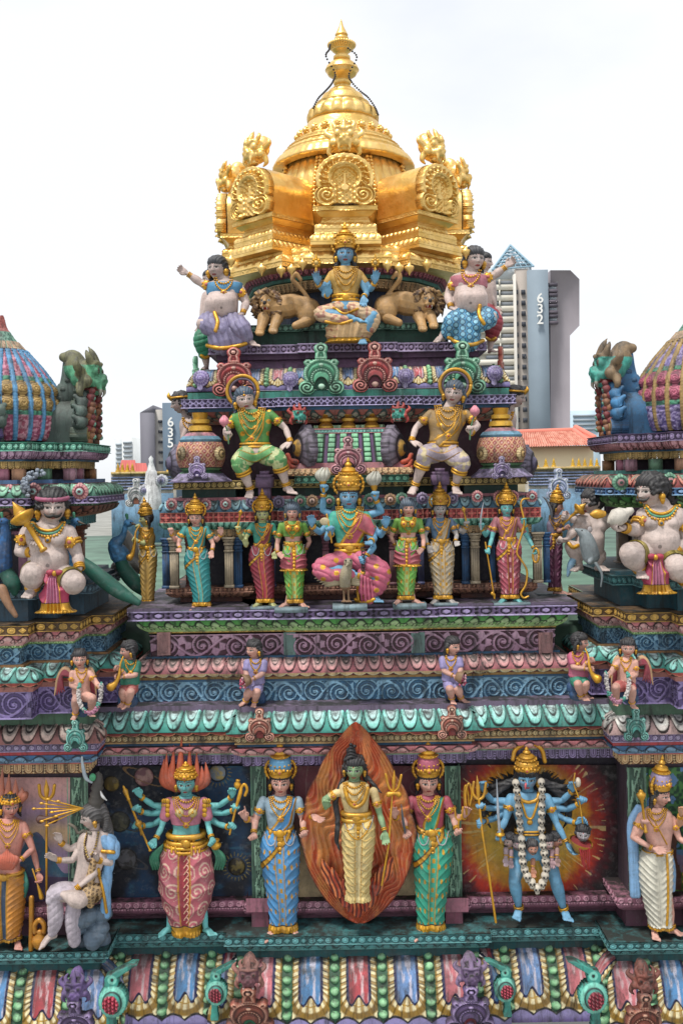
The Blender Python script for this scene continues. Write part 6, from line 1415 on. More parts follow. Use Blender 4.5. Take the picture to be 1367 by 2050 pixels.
def lathe_at(mb, a, b, prof, n=20, col=GOLD, gold=1.):
 """profile [(t 0..1 along a-b, r)]"""
 a = np.asarray(a); b = np.asarray(b); f = nrm(b - a); u = nrm(np.cross(f, (0, 0, 1.) if abs(f[2]) < .9 else (1., 0, 0))); w = np.cross(f, u); th = np.arange(n) * 2 * pi / n
 V = np.array([a + (b - a) * t + (u * math.cos(x) + w * math.sin(x)) * r for t, r in prof for x in th]); mb.add(V, gridq(len(prof), n, True), None, col=col, gold=gold)
# ---------------------------------------------------------------- standing draped figures
def standing(label, Y, U, head, foot, skin, yaw=0, pitch=.12, roll=0, sx=0, hipx=None, footx=None, group='standing figures', blouse='4f8a7a', skirt='2f9a94', panel=None, motif=None, mcol=None, sash='diag', sashc=None,
             crown=None, CH=2.6, arms=(), feet=None, hair={}, bust=True, shw=.74, neck=True, slab=None, hem=None, skirt2=None, mg=1., bare=None, wing=True, skw=1., bj=None, lips='a03c3c', hemw=.07, slabc='7f959c'):
 f = Fig(label, Y, U, head, yaw, pitch, roll, skin, group, base=(head[0], foot)); x, r = head; hipx = x + sx if hipx is None else hipx; footx = hipx if footx is None else footx; x0 = x + sx * .3
 sh = r + .70 * U; wa = r + 1.88 * U; hi = r + 2.5 * U; f.head((x0, sh - .05 * U, -.08 * U))
 rings = [(sh - .12 * U, x0, .26 * U, .2 * U), (sh + .02 * U, x0, (shw - .18) * U, .27 * U), (sh + .28 * U, x0, (shw - .14) * U, .36 * U), (sh + .62 * U, x0 * .8 + hipx * .2, .56 * U, .36 * U), (wa, (x0 + hipx) / 2, .46 * U, .32 * U), (wa + .3 * U, hipx, .60 * U, .38 * U), (hi + .1 * U, hipx, .7 * U, .42 * U)]
 f.torso(rings); bs = []
 if bust:
  for e in (-1, 1): bs.append(((x0 + e * .26 * U, sh + .52 * U, .26 * U), .21 * U))
 for a in arms:
  f.arm(a['p'], a.get('h'), n=a.get('n', (0, 0, 1)), ts=a.get('ts', 1), curl=a.get('c', .3), point=a.get('pt')); a['A'] = f.last
 if feet is None: feet = ((footx - .36 * U, (-.7, .8)), (footx + .36 * U, (.7, .8)))
 for fx, d in feet: f.B.add(*tubeV(f.JJ([(hipx + (fx - footx) * .4, hi, 0), (footx + (fx - footx) * .7, foot - .75 * U, 0), (fx, foot - .1 * U, .1 * U)]), [.22 * U, .14 * U, .12 * U], 12, 1)); f.foot(f.J(fx, foot - .1 * U, .1 * U), d, 1.2)
 f.body(lips=lips); f.hair(**hair)
 if blouse:
  rb = rings[:5] if not bj else [q for q in rings[:4]] + ([(sh + .85 * U, x0, .5 * U, .34 * U)])
  f.blouse(rb, blouse, [(a['p'][0], a['p'][1], .62) for a in arms if a.get('sl', 1)], bust=bs)
 H = foot - hi; sk = skw
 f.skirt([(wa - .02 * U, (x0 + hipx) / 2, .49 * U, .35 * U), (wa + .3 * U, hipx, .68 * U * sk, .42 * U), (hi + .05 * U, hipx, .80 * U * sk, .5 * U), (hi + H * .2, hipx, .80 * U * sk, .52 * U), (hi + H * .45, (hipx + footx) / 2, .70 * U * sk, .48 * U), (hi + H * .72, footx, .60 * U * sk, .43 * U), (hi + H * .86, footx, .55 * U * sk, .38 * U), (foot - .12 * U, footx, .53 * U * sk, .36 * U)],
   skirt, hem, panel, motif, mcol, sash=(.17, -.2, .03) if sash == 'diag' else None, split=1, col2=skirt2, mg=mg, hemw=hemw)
 if sash and sashc:
  f.ribbon('sash', [(x0 + .30 * U, sh - .08 * U), (x0 + .14 * U, sh + .45 * U), (x0 - .2 * U, wa - .15 * U), (hipx - .42 * U, wa + .15 * U)], [(x0 + .68 * U, sh + .0 * U), (x0 + .52 * U, sh + .6 * U), (x0 + .42 * U, wa - .1 * U), (hipx + .1 * U, wa + .25 * U)], hx(sashc), GOLD, folds=.05 * U, n=10, ew=.12)
 f.belt(wa + .08 * U, (x0 + hipx) / 2, .53 * U, .40 * U, drop=.08)
 if not bare:
  mb = MB();
  for i, (q, rr) in enumerate(((.35, .15), (.55, .17), (.75, .15), (.95, .11), (1.12, .07))): h = f.hit(hipx, wa + q * U, 0, 0); mb.add(*sphV(h, (rr * U, rr * U * .8, .06 * U), 12, 8), col=GOLD, gold=1.)
  f.out('belt_pendant', mb)
  for e in (-1, 1): f.drape('pearl_swag', [(hipx + e * .12 * U, wa + .15 * U), (hipx + e * .25 * U, wa + .72 * U), (hipx + e * .5 * U, wa + .75 * U), (hipx + e * .66 * U, wa + .2 * U)], U * .03, hx('b8b8bc'), 0., True)
 f.necklaces(x0, sh, .40, 3); f.earrings()
 for a in arms:
  f.last = a['A']; f.bangles(armlet=.5 if a.get('al', 1) else None)
 if crown: f.crown(CH, crown, wing=wing)
 if slab:
  mb = MB(); q = f.J(slab[0], foot + .05 * U, 0); w = slab[1] / 2; hgt = slab[2]; y1 = f.J(slab[0], foot + .02 * U, 0)[1] - .06 * U
  box(mb, q[0] - w, q[0] + w, y1 - hgt, y1, -.5 * U, .75 * U, hx(slabc)); f.out('base_slab', mb, None, 'stucco')
 return f
def A(p, h=None, ts=1, c=.3, n=(0, 0, 1), **k): return dict(p=p, h=h, ts=ts, c=c, n=n, **k)
BIG = 'large figures standing in front of the lowest niches'; MID = 'figures standing along the pillared gallery'
# lowest storey
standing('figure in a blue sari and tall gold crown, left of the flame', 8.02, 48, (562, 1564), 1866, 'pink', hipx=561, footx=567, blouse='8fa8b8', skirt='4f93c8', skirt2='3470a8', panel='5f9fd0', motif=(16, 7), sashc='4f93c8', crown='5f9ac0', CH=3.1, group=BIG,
 arms=[A([(527, 1603, 0), (512, 1642, 8), (508, 1668, 26)], (.1, .3, .8), -1, .5), A([(528, 1604, -8), (510, 1640, -6), (492, 1640, 22)], (-.35, -1, .2), 1, .5, pt=(0,)), A([(597, 1603, 0), (606, 1640, 8), (608, 1664, 26)], (.1, .2, .9), 1, .6), A([(597, 1604, -8), (612, 1640, -4), (626, 1632, 16)], (.8, .4, .4), -1, .25, n=(0, 1, .4))])
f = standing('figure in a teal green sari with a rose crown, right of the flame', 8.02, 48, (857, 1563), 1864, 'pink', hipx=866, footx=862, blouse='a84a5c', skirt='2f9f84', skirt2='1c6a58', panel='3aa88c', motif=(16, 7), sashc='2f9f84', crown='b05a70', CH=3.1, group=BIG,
 arms=[A([(824, 1602, 0), (808, 1640, 8), (812, 1662, 26)], (.3, .4, .8), -1, .5), A([(824, 1603, -8), (804, 1638, -6), (790, 1636, 20)], (-.2, -1, .2), 1, .3), A([(893, 1602, 0), (908, 1640, 8), (914, 1660, 26)], (.1, .2, .9), 1, .6), A([(893, 1603, -8), (912, 1638, -4), (930, 1634, 18)], (.3, -1, .2), -1, .4)])
pole(f, 'dagger', [(811, 1668, 34), (806, 1640, 34), (803, 1610, 30)], [2.2, 2.6, .6], hx('5a646e'), .3); pole(f, 'small_trident', [(916, 1670, 36), (918, 1640, 34)], 1.6); pole(f, 'small_trident_head', [(910, 1618, 32), (912, 1636, 33), (918, 1642, 33), (924, 1636, 33), (926, 1616, 32)], 1.7, sm=4)
pole(f, 'noose', [(934, 1630, 24), (931, 1590, 22), (938, 1568, 22), (944, 1590, 22), (940, 1612, 22)], 2.2, sm=5)
f = standing('green faced figure in yellow robes inside the flame', 7.86, 46, (709, 1537), 1806, 'green', yaw=-.1, hipx=717, footx=716, blouse='d8c088', skirt='dcc583', skirt2='b08a4a', panel='e0cc94', group=BIG, crown=None, sash=None, feet=(), hemw=0, skw=.9, bust=True, shw=.74,
 arms=[A([(682, 1584, 0), (650, 1600, 6), (652, 1618, 24)], (.1, -1, .4), 1, .35, sl=1), A([(748, 1584, 0), (760, 1630, 2), (770, 1664, 14)], (.1, 1, .2), -1, .3)], hair=dict(curls=30, locks=True, long=[([(686, 1562, -4), (672, 1600, 4), (676, 1640, 8), (674, 1680, 8), (680, 1702, 6)], [5, 6, 5.5, 5, 1.5]), ([(736, 1556, -6), (752, 1576, -2), (764, 1588, 0)], [4, 4, 1.5])]))
mb = MB()
for p, r in (((704, 1516, 2), 12), ((702, 1502, 4), 9), ((708, 1494, 2), 5)): mb.add(*sphV(f.J(*p), (r * 1.1, r * .7, r), 16, 9))
for i in range(5): mb.add(*tubeV(f.JJ([(690 + i * 3, 1522 - i * 7, 8), (702, 1514 - i * 6, 14), (716 - i * 3, 1520 - i * 7, 8)]), 3.2, 8, 4))
V, Fc, c, g = mb.get(); f.mk('topknot', V, Fc, hx('17171c')); f.belt(1632, 713, 27, 19, .26); f.drape('necklace', [(690, 1578), (698, 1604), (712, 1616), (728, 1604), (736, 1578)], 4.2); f.drape('hip_chain', [(692, 1645), (700, 1670), (716, 1680), (732, 1668), (742, 1644)], 1.8, bead=True)
for i in range(9): q = .06 + i * .11; f.drape('robe_fold', [(690 + i * .5, 1662 + i * 15), (704, 1668 + i * 15), (714, 1664 + i * 15)], 1., hx('c9a860'), 0); f.drape('robe_fold', [(722, 1664 + i * 15), (732, 1669 + i * 15), (744 - i, 1662 + i * 15)], 1., hx('c9a860'), 0)
pole(f, 'trident_staff', [(785, 1590, 14), (778, 1690, 16), (764, 1772, 16)], 2.); pole(f, 'trident_head', [(772, 1550, 12), (778, 1575, 13), (787, 1584, 13), (797, 1576, 13), (803, 1552, 12)], 2.6, sm=5); pole(f, 'trident_spike', [(787, 1584, 13), (788, 1562, 13), (789, 1542, 13)], [2.4, 4, .5]); pole(f, 'drum', [(778, 1590, 18), (787, 1588, 18), (798, 1590, 18)], [6, 3, 6])
# the flame aureole behind and in front of it
def flame_fn(x, y):
 t = (y + 203) / 406.; w = 112 * np.sin(pi * np.clip(t, 0, 1) ** .82) ** .78; w = w * (1 + .05 * np.abs(np.sin(t * 17)) * (t > .35)); m = (np.abs(x) < w) & (t > 0) & (t < 1)
 e = np.abs(x) / np.maximum(w, 1); wv = x / np.maximum(w, 20) * 9 + 1.1 * np.sin(t * 11 + x * .03) + .6 * np.sin(t * 27 + x * .07); l = np.abs((wv % 1) - .5); n = fbm(x * .8, y * .22, 14, 3)
 c = mix(np.tile(hx('c4522c'), x.shape + (1,)), hx('e68c54'), sst(.4, .65, n)); c = mix(c, hx('8a3018'), .38 * sst(.42, .5, l)); c = mix(c, hx('e0a070'), .6 * sst(.1, .02, l)); c = mix(c, hx('c98a3c'), .5 * (np.abs(x) > 45) * sst(.5, .62, n)); c = mix(c, hx('6a2a14'), sst(.94, 1, e))
 return m, 3 * sst(.5, .1, l) + 10 * e ** 4 + 3 * n, c, 0 * x
fl = empty('flame_aureole', pw(715, 1850, 8.12), 'tall pointed orange and red flame surround behind the green faced figure', 'flame')
V, Q, c, g = plate(250, 408, flame_fn, 1.15, 12); V = V + np.array([716, -1647, 0]); V[:, 0] += (V[:, 1] + 1647) * -.022; V[:, 2] += 62 * np.clip((V[:, 1] + 1850) / 400, 0, 1); mk('flame_panel', V, Q, c, g, 'paint', fl, 8.13)
for i, (x, y, w, h, r) in enumerate(((672, 1800, 13, 66, -.25), (690, 1818, 13, 60, -.1), (716, 1838, 15, 66, 0), (742, 1818, 13, 62, .1), (758, 1796, 13, 70, .25), (702, 1828, 11, 52, .1), (730, 1826, 11, 54, -.1), (776, 1770, 11, 60, .35), (654, 1776, 11, 60, -.35))):
 V, Q, c, g = plate(2 * w, h, lambda a, b: (np.abs(a) < w * np.sin(pi * np.clip((b / h + .5), 0, 1) ** .75) ** .8, 5 * np.cos(a / w * 1.4) + 2 * np.abs(np.sin(a * .5 + b * .05)), mix(mix(np.tile(hx('b0401e'), a.shape + (1,)), hx('dc8048'), sst(.4, .65, fbm(a, b * .3, 6, i))), hx('5a1c12'), _ln((a * .12 + .3 * np.sin(b * .1)) % 1 - .5, .3)), 0 * a), 1.1, 5)
 a = -r; R2 = np.array([[math.cos(a), -math.sin(a), 0], [math.sin(a), math.cos(a), 0], [0, 0, 1]]); V = V @ R2.T + np.array([x, -(y - h / 2), 30 - 2 * (i % 3)]); mk('flame_tongue', V, Q, c, g, 'paint', fl, 8.08)
# many armed teal figure
def multi(label, Y, U, head, skin, arms, rings, feet=None, **k):
 f = Fig(label, Y, U, head, k.get('yaw', 0), .1, 0, skin, BIG, base=k['base']); f.head(k['neck']); f.torso(rings)
 for a in arms: f.arm(a['p'], a.get('h'), n=a.get('n', (0, 0, 1)), ts=a['ts'], curl=a['c'], point=a.get('pt'), r=a.get('r', (.17, .135, .09))); a['A'] = f.last
 return f
ar = [A([(336, 1610, 0), (324, 1656, 8), (312, 1680, 24)], (-.5, .5, .5), 1, .9), A([(411, 1610, 0), (418, 1656, 8), (424, 1678, 26)], (.3, .3, .8), -1, .5),
 A([(338, 1616, -8), (308, 1612, -6), (281, 1594, 10)], (-.4, -1, .2), 1, .5), A([(338, 1622, -10), (303, 1629, -8), (279, 1624, 14)], (-.4, -.8, .4), 1, .9), A([(338, 1630, -12), (308, 1650, -8), (282, 1654, 18)], (-.6, -.4, .4), 1, .9),
 A([(408, 1616, -8), (440, 1612, -6), (466, 1594, 10)], (.1, -1, .2), -1, .5), A([(408, 1622, -10), (446, 1628, -8), (470, 1622, 14)], (.3, -.8, .4), -1, .9), A([(408, 1630, -12), (438, 1650, -8), (460, 1656, 18)], (.5, -.4, .4), -1, .9)]
f = multi('teal skinned figure with eight arms and a crown of red flames', 8.02, 46, (373, 1566), 'teal', ar, [(1592, 373, 14, 10), (1602, 373, 34, 13), (1618, 373, 36, 17), (1638, 373, 29, 17), (1660, 373, 26, 16), (1680, 373, 33, 19), (1700, 373, 38, 20)], neck=(373, 1600, -3), base=(373, 1866))
for x, d in ((333, (-.75, .7)), (418, (.75, .7))): f.B.add(*tubeV(f.JJ([(373 + (x - 373) * .3, 1700, 0), (x + (8 if x < 373 else -8), 1835, 4), (x + (6 if x < 373 else -6), 1856, 5)]), [12, 7, 5.5], 12, 1)); f.foot(f.J(x + (6 if x < 373 else -6), 1856, 5), d, 1.05)
f.body(); f.hair(); f.crown(1.3, 'gold', wing=False, y0=.42)
for i, (x, y, bx_) in enumerate(((329, 1520, 336), (334, 1508, 342), (348, 1492, 352), (364, 1476, 364), (380, 1490, 378), (394, 1506, 390), (412, 1526, 406), (341, 1530, 347), (404, 1534, 399))):
 mb = MB(); mb.add(*tubeV(f.JJ([(373 + (bx_ - 373) * .6, 1580, -8), (bx_ + (bx_ - 373) * .25, 1562 if i not in (3,) else 1540, -4), (x, y, -6)]), [6, 8, .8], 12, 6), col=hx('b8583a')); f.out('hair_flame', mb)
f.blouse([(1596, 373, 20, 12), (1606, 373, 35, 15), (1620, 373, 36, 18), (1640, 373, 28, 17), (1647, 373, 27, 17)], 'b87084', [((339, 1608, 0), (326, 1650, 6), .62), ((408, 1608, 0), (420, 1650, 6), .62)], bust=[((360, 1626, 14), 10.5), ((386, 1626, 14), 10.5)], sleeve_r=.24)
for x in (360, 386): mb = MB(); mb.add(*sphV(f.J(x, 1627, 18), (9.5, 9.5, 8), 16, 10), col=hx('c9b878'), gold=.3); mb.add(*sphV(f.J(x, 1627, 27), 2.4, 8, 6), col=GOLD, gold=1.); f.out('breast_plate', mb)
f.skirt([(1678, 373, 33, 20), (1692, 373, 42, 25), (1715, 373, 50, 29), (1765, 374, 55, 32), (1805, 374, 47, 30), (1838, 374, 35, 25), (1868, 374, 24, 20)], 'b8606c', None, 'a83c48', sash=None, swag=6, amp=.04, scr='d8b4a0', centre=.2, split=1.2, hemw=.12)
for y in range(1712, 1850, 13): f.drape('panel_motif', [(369, y), (374, y - 6), (378, y), (374, y + 6)], 1.4, hx('d8a890'), 0)
f.belt(1676, 373, 35, 22, .3); f.belt(1690, 373, 42, 26, .18, boss=False, drop=.1)
for x in range(344, 404, 8): f.drape('tassel', [(x, 1696), (x, 1712 if 356 < x < 390 else 1706)], 2.4)
mb = MB(); mb.add(*sphV(f.J(373, 1690, 28), (9, 8, 4), 14, 9), col=GOLD, gold=1.); f.out('lion_buckle', mb)
f.necklaces(373, 1598, .42, 4); f.earrings(.16)
for a in ar: f.last = a['A']; f.bangles(.84, 2)
for x, e in ((334, -1), (412, 1)): mb = MB(); [mb.add(*sphV(f.J(x + e * (k % 3) * 4 - e * 2, 1604 + (k // 3) * 9, 13 - (k % 3) * 5), (5.2, 5.6, 3), 10, 7), col=GOLD, gold=1.) for k in range(12)]; f.out('shoulder_plate', mb)
def mace(f, a, b, hr, sr, name='mace', at=.8):
 mb = MB(); A_ = f.J(*a); B_ = f.J(*b); L = at; lathe_at(mb, A_, B_, [(0, .2), (.01, sr * 1.5), (.05, sr * 1.6), (.07, sr), (L - .1, sr), (L - .09, sr * 1.7), (L - .06, sr * 1.2), (L, hr * .75), (L + .06, hr), (L + .1, hr), (L + .13, hr * .6), (L + .15, hr * .45), (L + .17, hr * .5), (1.0 if L < .83 else L + .18, .3)], 18); return f.out(name, mb)
mace(f, (302, 1704, 34), (274, 1640, 34), 7, 2.2); mace(f, (286, 1672, 26), (247, 1572, 20), 5, 2.4, 'club'); pole(f, 'crook', [(460, 1670, 26), (472, 1620, 26), (480, 1592, 24), (484, 1576, 22), (490, 1570, 22), (495, 1580, 22), (491, 1592, 22)], [2, 2.4, 4, 3, 3, 3, 3], sm=4)
mb = MB(); lathe_at(mb, f.J(432, 1702, 32), f.J(432, 1680, 32), [(0, .5), (.1, 6), (.4, 11), (.6, 11), (.75, 5), (.9, 8), (1, 7.5)]); f.out('gold_pot', mb); mb = MB(); lathe_at(mb, f.J(475, 1580, 16), f.J(477, 1560, 16), [(0, 2), (.3, 7), (.6, 7), (.8, 3), (.9, 5), (1, 3)]); f.out('small_urn', mb)
for e, x in ((-1, 316), (1, 436)): mb = MB(); [mb.add(*tubeV(f.JJ([(x - e * 14, 1690, -6), (x + e * k * 4, 1716, 2 + k), (x + e * (k * 5 - 6), 1740, 2)]), [3, 4.5, 2], 10, 4), col=hx('2f7a5c')) for k in range(4)]; f.out('green_scarf', mb)
# blue figure with the skull garland
ar = [A([(1022, 1598, 0), (1012, 1640, 10), (999, 1666, 24)], (-.1, .6, .6), 1, 1.0, r=(.2, .15, .1)), A([(1094, 1598, 0), (1113, 1648, 12), (1134, 1688, 24)], (.5, .8, .3), -1, .3, n=(.5, 1, .4), r=(.2, .15, .1)),
 A([(1024, 1606, -8), (984, 1602, -8), (966, 1582, 8)], (-.1, -1, .2), 1, .5), A([(1024, 1612, -10), (987, 1618, -8), (962, 1616, 12)], (-.3, -.6, .6), 1, .9), A([(1024, 1618, -12), (990, 1638, -8), (968, 1644, 16)], (-.7, .1, .4), 1, .9),
 A([(1090, 1606, -8), (1125, 1602, -8), (1146, 1582, 8)], (-.1, -1, .2), -1, .5), A([(1090, 1612, -10), (1134, 1620, -8), (1160, 1608, 12)], (.3, -.8, .4), -1, .9), A([(1090, 1618, -12), (1130, 1640, -8), (1154, 1648, 16)], (.7, -.4, .3), -1, .5)]
f = multi('blue skinned figure with eight arms wearing a long garland of white skulls', 8.02, 49, (1054, 1556), 'blue', ar, [(1584, 1057, 16, 11), (1593, 1057, 36, 14), (1612, 1058, 37, 19), (1636, 1059, 30, 18), (1656, 1060, 26, 17), (1676, 1062, 33, 20), (1704, 1064, 38, 22), (1716, 1066, 34, 20)], neck=(1057, 1594, -3), base=(1075, 1856), yaw=-.15)
f.leg([(1042, 1706, 0), (1029, 1762, 14), (1038, 1818, 0)], (-.35, .9), (.36, .27, .15), 1.15); f.last1 = f.last; f.leg([(1090, 1706, 0), (1111, 1762, 14), (1128, 1820, 0)], (.1, .95), (.36, .27, .15), 1.15); L2 = f.last
f.body(lips='c0303c'); f.hair(big=1.08, long=[([(1032 if e < 0 else 1080, 1560, -8), (1054 + e * (40 + 8 * k), 1566 + 8 * k, -12), (1054 + e * (66 + 5 * k), 1574 + 14 * k, -12), (1054 + e * (84 - 3 * k), 1570 + 22 * k, -14)], [5, 6, 5, 1.2]) for e in (-1, 1) for k in range(5)])
f.crown(1.9, 'gold', wing=False, boss=True); pole(f, 'crown_arch', [(1026, 1520, -4), (1032, 1500, -6), (1058, 1487, -6), (1082, 1498, -6), (1090, 1524, -6)], 4.5, sm=6)
pole(f, 'tongue', [(1052, 1569, 23), (1051, 1574, 27), (1051, 1580, 26)], [2.2, 2.2, 1.2], hx('c85a60'), 0); f.earrings(.18); f.belt(1662, 1060, 29, 19, .12, boss=False)
f.drape('necklace', [(1036, 1584), (1042, 1600), (1058, 1606), (1074, 1600), (1078, 1584)], 3.6); f.drape('necklace', [(1040, 1596), (1048, 1620), (1054, 1636), (1064, 1638), (1072, 1618), (1078, 1596)], 2.4); mb = MB(); mb.add(*sphV(f.hit(1060, 1646), (6, 6, 3)), col=GOLD, gold=1.); f.out('pendant', mb)
for a in ar: f.last = a['A']; f.bangles(.85, 2, armlet=.45 if a in ar[:2] else None)
for Lg in (f.last1, L2): f.ring('anklet', Lg[1], Lg[2], .95, 8.5, 2, bands=2)
SK_ = MB(); h_ = sphV
def skull(c, r, R=None):
 mb = MB(); B2 = MB(); B2.add(*sphV(c + np.array([0, r * .2, 0]), (r * .8, r * .85, r * .8), 14, 10)); B2.add(*sphV(c + np.array([0, -r * .6, r * .15]), (r * .45, r * .5, r * .5), 12, 8)); V, Fc, _, _ = B2.get(); mb.add(V, Fc[0], None, col=hx('c9c0b0'))
 for e in (-1, 1): mb.add(*sphV(c + np.array([e * r * .32, .05 * r, r * .66]), (r * .22, r * .26, r * .2), 10, 7), col=hx('2a2422'))
 mb.add(*sphV(c + np.array([0, -r * .32, r * .72]), (r * .1, r * .13, r * .1), 8, 6), col=hx('2a2422')); mb.add(*sphV(c + np.array([0, -r * .82, r * .58]), (r * .3, r * .05, r * .1), 8, 6), col=hx('3a302c')); return mb
gp = catmull(np.array([(1031, 1568), (1034, 1592), (1037, 1624), (1040, 1656), (1042, 1690), (1044, 1722), (1052, 1750), (1064, 1768), (1076, 1778), (1086, 1764), (1091, 1742), (1088, 1712), (1083, 1680), (1082, 1650), (1083, 1620), (1084, 1592), (1082, 1566)], float), 12); Lq = np.concatenate([[0], np.cumsum(np.hypot(*np.diff(gp, axis=0).T))])
for i in range(29):
 d = Lq[-1] * i / 28; x, y = np.interp(d, Lq, gp[:, 0]), np.interp(d, Lq, gp[:, 1]); p = f.hit(x, y, 30, 3); p[2] = max(p[2], 26 if y > 1665 else 14) + 4; f.out('skull', skull(p, 9.2 if 1690 > y else 10.2))
def sevhead(f, p, U, skin, yaw, name='severed_head', hair=True, parent=None):
 g = Fig.__new__(Fig); g.__dict__.update(f.__dict__); g.B = MB(); g.U = U; g.h = U / 2; g.R = rotm(yaw, .1, 0); g.hc = f.J(*p); g.sk = hx(skin); g.vox = .9; g.hx = p[0]; g.B.add(g.hl(HEADV), HEADQ); g.targets = []
 for e in (-1, 1): g.B.add(*sphV(g.hl((e * .74, -.06, -.08))[0], (g.h * .09, g.h * .2, g.h * .12), 10, 8))
 o = g.body(name=name, lips='6a3030', bindi='a03028'); mb = MB();
 for e in (-1, 1): mb.add(*tubeV(g.hl([(0, -.42, .95), (e * .2, -.46, .9), (e * .42, -.38, .72)]), [g.h * .09, g.h * .08, g.h * .02], 8, 3), col=hx('15120f'))
 h = g.hair(locks=False, curls=16); g.out('moustache', mb); return g
for p, sk_, yw in (((1018, 1682, 16), 'a08a84', -.8), ((1036, 1688, 20), '8f7f84', -.3), ((1096, 1686, 20), 'b49a98', .4), ((1111, 1680, 14), 'a87868', .9), ((1065, 1696, 30), 'c08870', 0)): sevhead(f, p, 30, sk_, yw)
g = sevhead(f, (1166, 1668, 24), 36, 'a8a4a8', -.2)
mb = MB()
lathe_at(mb, f.J(1156, 1708, 30), f.J(1163, 1684, 34), [(0, .5), (.1, 8), (.5, 17), (.85, 22), (1, 23)], 24, hx('c9963a'), .8); lathe_at(mb, f.J(1162.5, 1686, 33.5), f.J(1163, 1684.5, 34), [(0, 20), (1, .3)], 24, hx('8c1c20'), 0); f.out('blood_bowl', mb)
for k in range(5): pole(f, 'blood_drip', [(1160 + k * 4.5, 1698, 52), (1163 + k * 4, 1715, 50), (1165 + k * 3.4, 1728 + 9 * math.sin(k * 2.1), 49)], [2, 1.6, 1.2], hx('a82830'), 0)
for (x, y, c) in ((1012, 1700, 'b09aa0'), (1022, 1704, '8f7a80'), (1066, 1722, 'c08468'), (1104, 1704, 'b8949a'), (1114, 1700, '9a7a74')):
 mb = MB(); w_ = f.J(x, y + 16, 26); mb.add(*tubeV(f.JJ([(x, y, 20), (x, y + 16, 26)]), [5.5, 4], 12, 1)); f.hand(w_, (0, -1, .15), (0, 0, 1), 1 if x > 1060 else -1, .2, .62, mb); V, Fc, _, _ = mb.get(); V, Fc = remesh(V, Fc, .85, 1); o = f.mk('severed_arm', V, Fc, hx(c)); f.ring('bracelet', f.J(x, y, 20), w_, .75, 5.4, 1.1)
pole(f, 'sword_blade', [(1000, 1672, 40), (996, 1620, 40), (993.5, 1560, 38)], [3, 2.8, .5], hx('a8b0ba'), .5); mb = MB(); lathe_at(mb, f.J(1002, 1690, 40), f.J(1000, 1666, 40), [(0, .5), (.1, 4), (.2, 3), (.7, 3), (.75, 9), (.85, 9.5), (1, 2)]); f.out('sword_hilt', mb)
pole(f, 'trident_staff', [(958, 1600, 26), (964, 1660, 30), (978, 1750, 36), (992, 1846, 40)], 2.4); pole(f, 'trident_head', [(948, 1566, 22), (946, 1588, 24), (957, 1600, 25), (968, 1592, 24), (972, 1568, 22)], 3., sm=5); pole(f, 'trident_spike', [(957, 1600, 25), (956, 1575, 24), (954, 1552, 22)], [3, 4.5, .5])
pole(f, 'noose', [(932, 1636, 10), (929, 1590, 8), (932, 1572, 8), (937, 1590, 8), (938, 1610, 8)], 2.4, sm=5); mb = MB(); mb.add(*sphV(f.J(1156, 1566, 16), (6, 10, 6)), col=hx('d8ccb8')); f.out('conch', mb); pole(f, 'bow', [(1150, 1548, 18), (1148, 1570, 20), (1158, 1600, 22), (1166, 1650, 24)], 1.6, sm=4)
# man in a white dhoti on the right
def bareman(label, Y, U, head, skin, yaw, sh, waist, rings, feet, arms, dh, **k):
 f = Fig(label, Y, U, head, yaw, .12, 0, skin, BIG, base=k['base']); f.head(k['neck']); f.torso(rings)
 for a in arms: f.arm(a['p'], a.get('h'), n=a['n'], ts=a['ts'], curl=a['c'], r=(.19, .15, .1)); a['A'] = f.last
 for x, y, d in feet: f.B.add(*tubeV(f.JJ([(rings[-1][1] + (x - rings[-1][1]) * .3, rings[-1][0], 0), (x, y - 36, 2), (x, y - 6, 4)]), [.28 * U, .17 * U, .13 * U], 12, 1)); f.foot(f.J(x, y - 6, 4), d, 1.1); f.ring('anklet', f.J(x, y - 36, 2), f.J(x, y - 6, 4), .8, .19 * U, .035 * U, bands=2)
 f.body(); f.hair(curls=14); return f
ar = [A([(1283, 1634, 0), (1266, 1676, 8), (1308, 1700, 26)], (1, .05, .2), -1, .2, n=(0, .6, 1)), A([(1285, 1636, -6), (1276, 1674, 4), (1287, 1652, 24)], (.0, -1, .4), 1, .9), A([(1344, 1640, 0), (1358, 1678, 8), (1380, 1692, 20)], (.8, -.1, .3), 1, .3)]
f = bareman('bare chested man in a white dhoti with a lavender crown, right bay', 7.78, 43, (1320, 1590), 'pink', .75, None, None, [(1614, 1312, 14, 10), (1626, 1312, 30, 14), (1646, 1314, 33, 18), (1670, 1317, 27, 17), (1694, 1318, 23, 16), (1712, 1314, 27, 19)], [(1308, 1868, (-.1, 1)), (1342, 1864, (.8, .5))], ar, None, neck=(1311, 1624, -2), base=(1318, 1876))
f.crown(3., 'a898b8'); f.skirt([(1700, 1314, 27, 20), (1716, 1312, 32, 23), (1760, 1312, 32, 24), (1796, 1314, 28, 22), (1830, 1318, 24, 20), (1856, 1322, 21, 18)], 'd0ccbc', None, None, swag=12, amp=.032, centre=.14, split=.8, hemw=.04, name='dhoti')
f.drape('gold_hem', [(1334, 1712), (1336, 1760), (1336, 1810), (1334, 1852)], 2.6); f.necklaces(1313, 1622, .4, 3, pend=True); f.drape('sacred_thread', [(1300, 1624), (1318, 1660), (1334, 1690)], 1.4); f.belt(1703, 1315, 29, 21, .1, boss=False); f.earrings()
for a in ar: f.last = a['A']; f.bangles(.85, 2, armlet=.42)
mace(f, (1292, 1668, 34), (1281, 1580, 28), 9, 2.6)
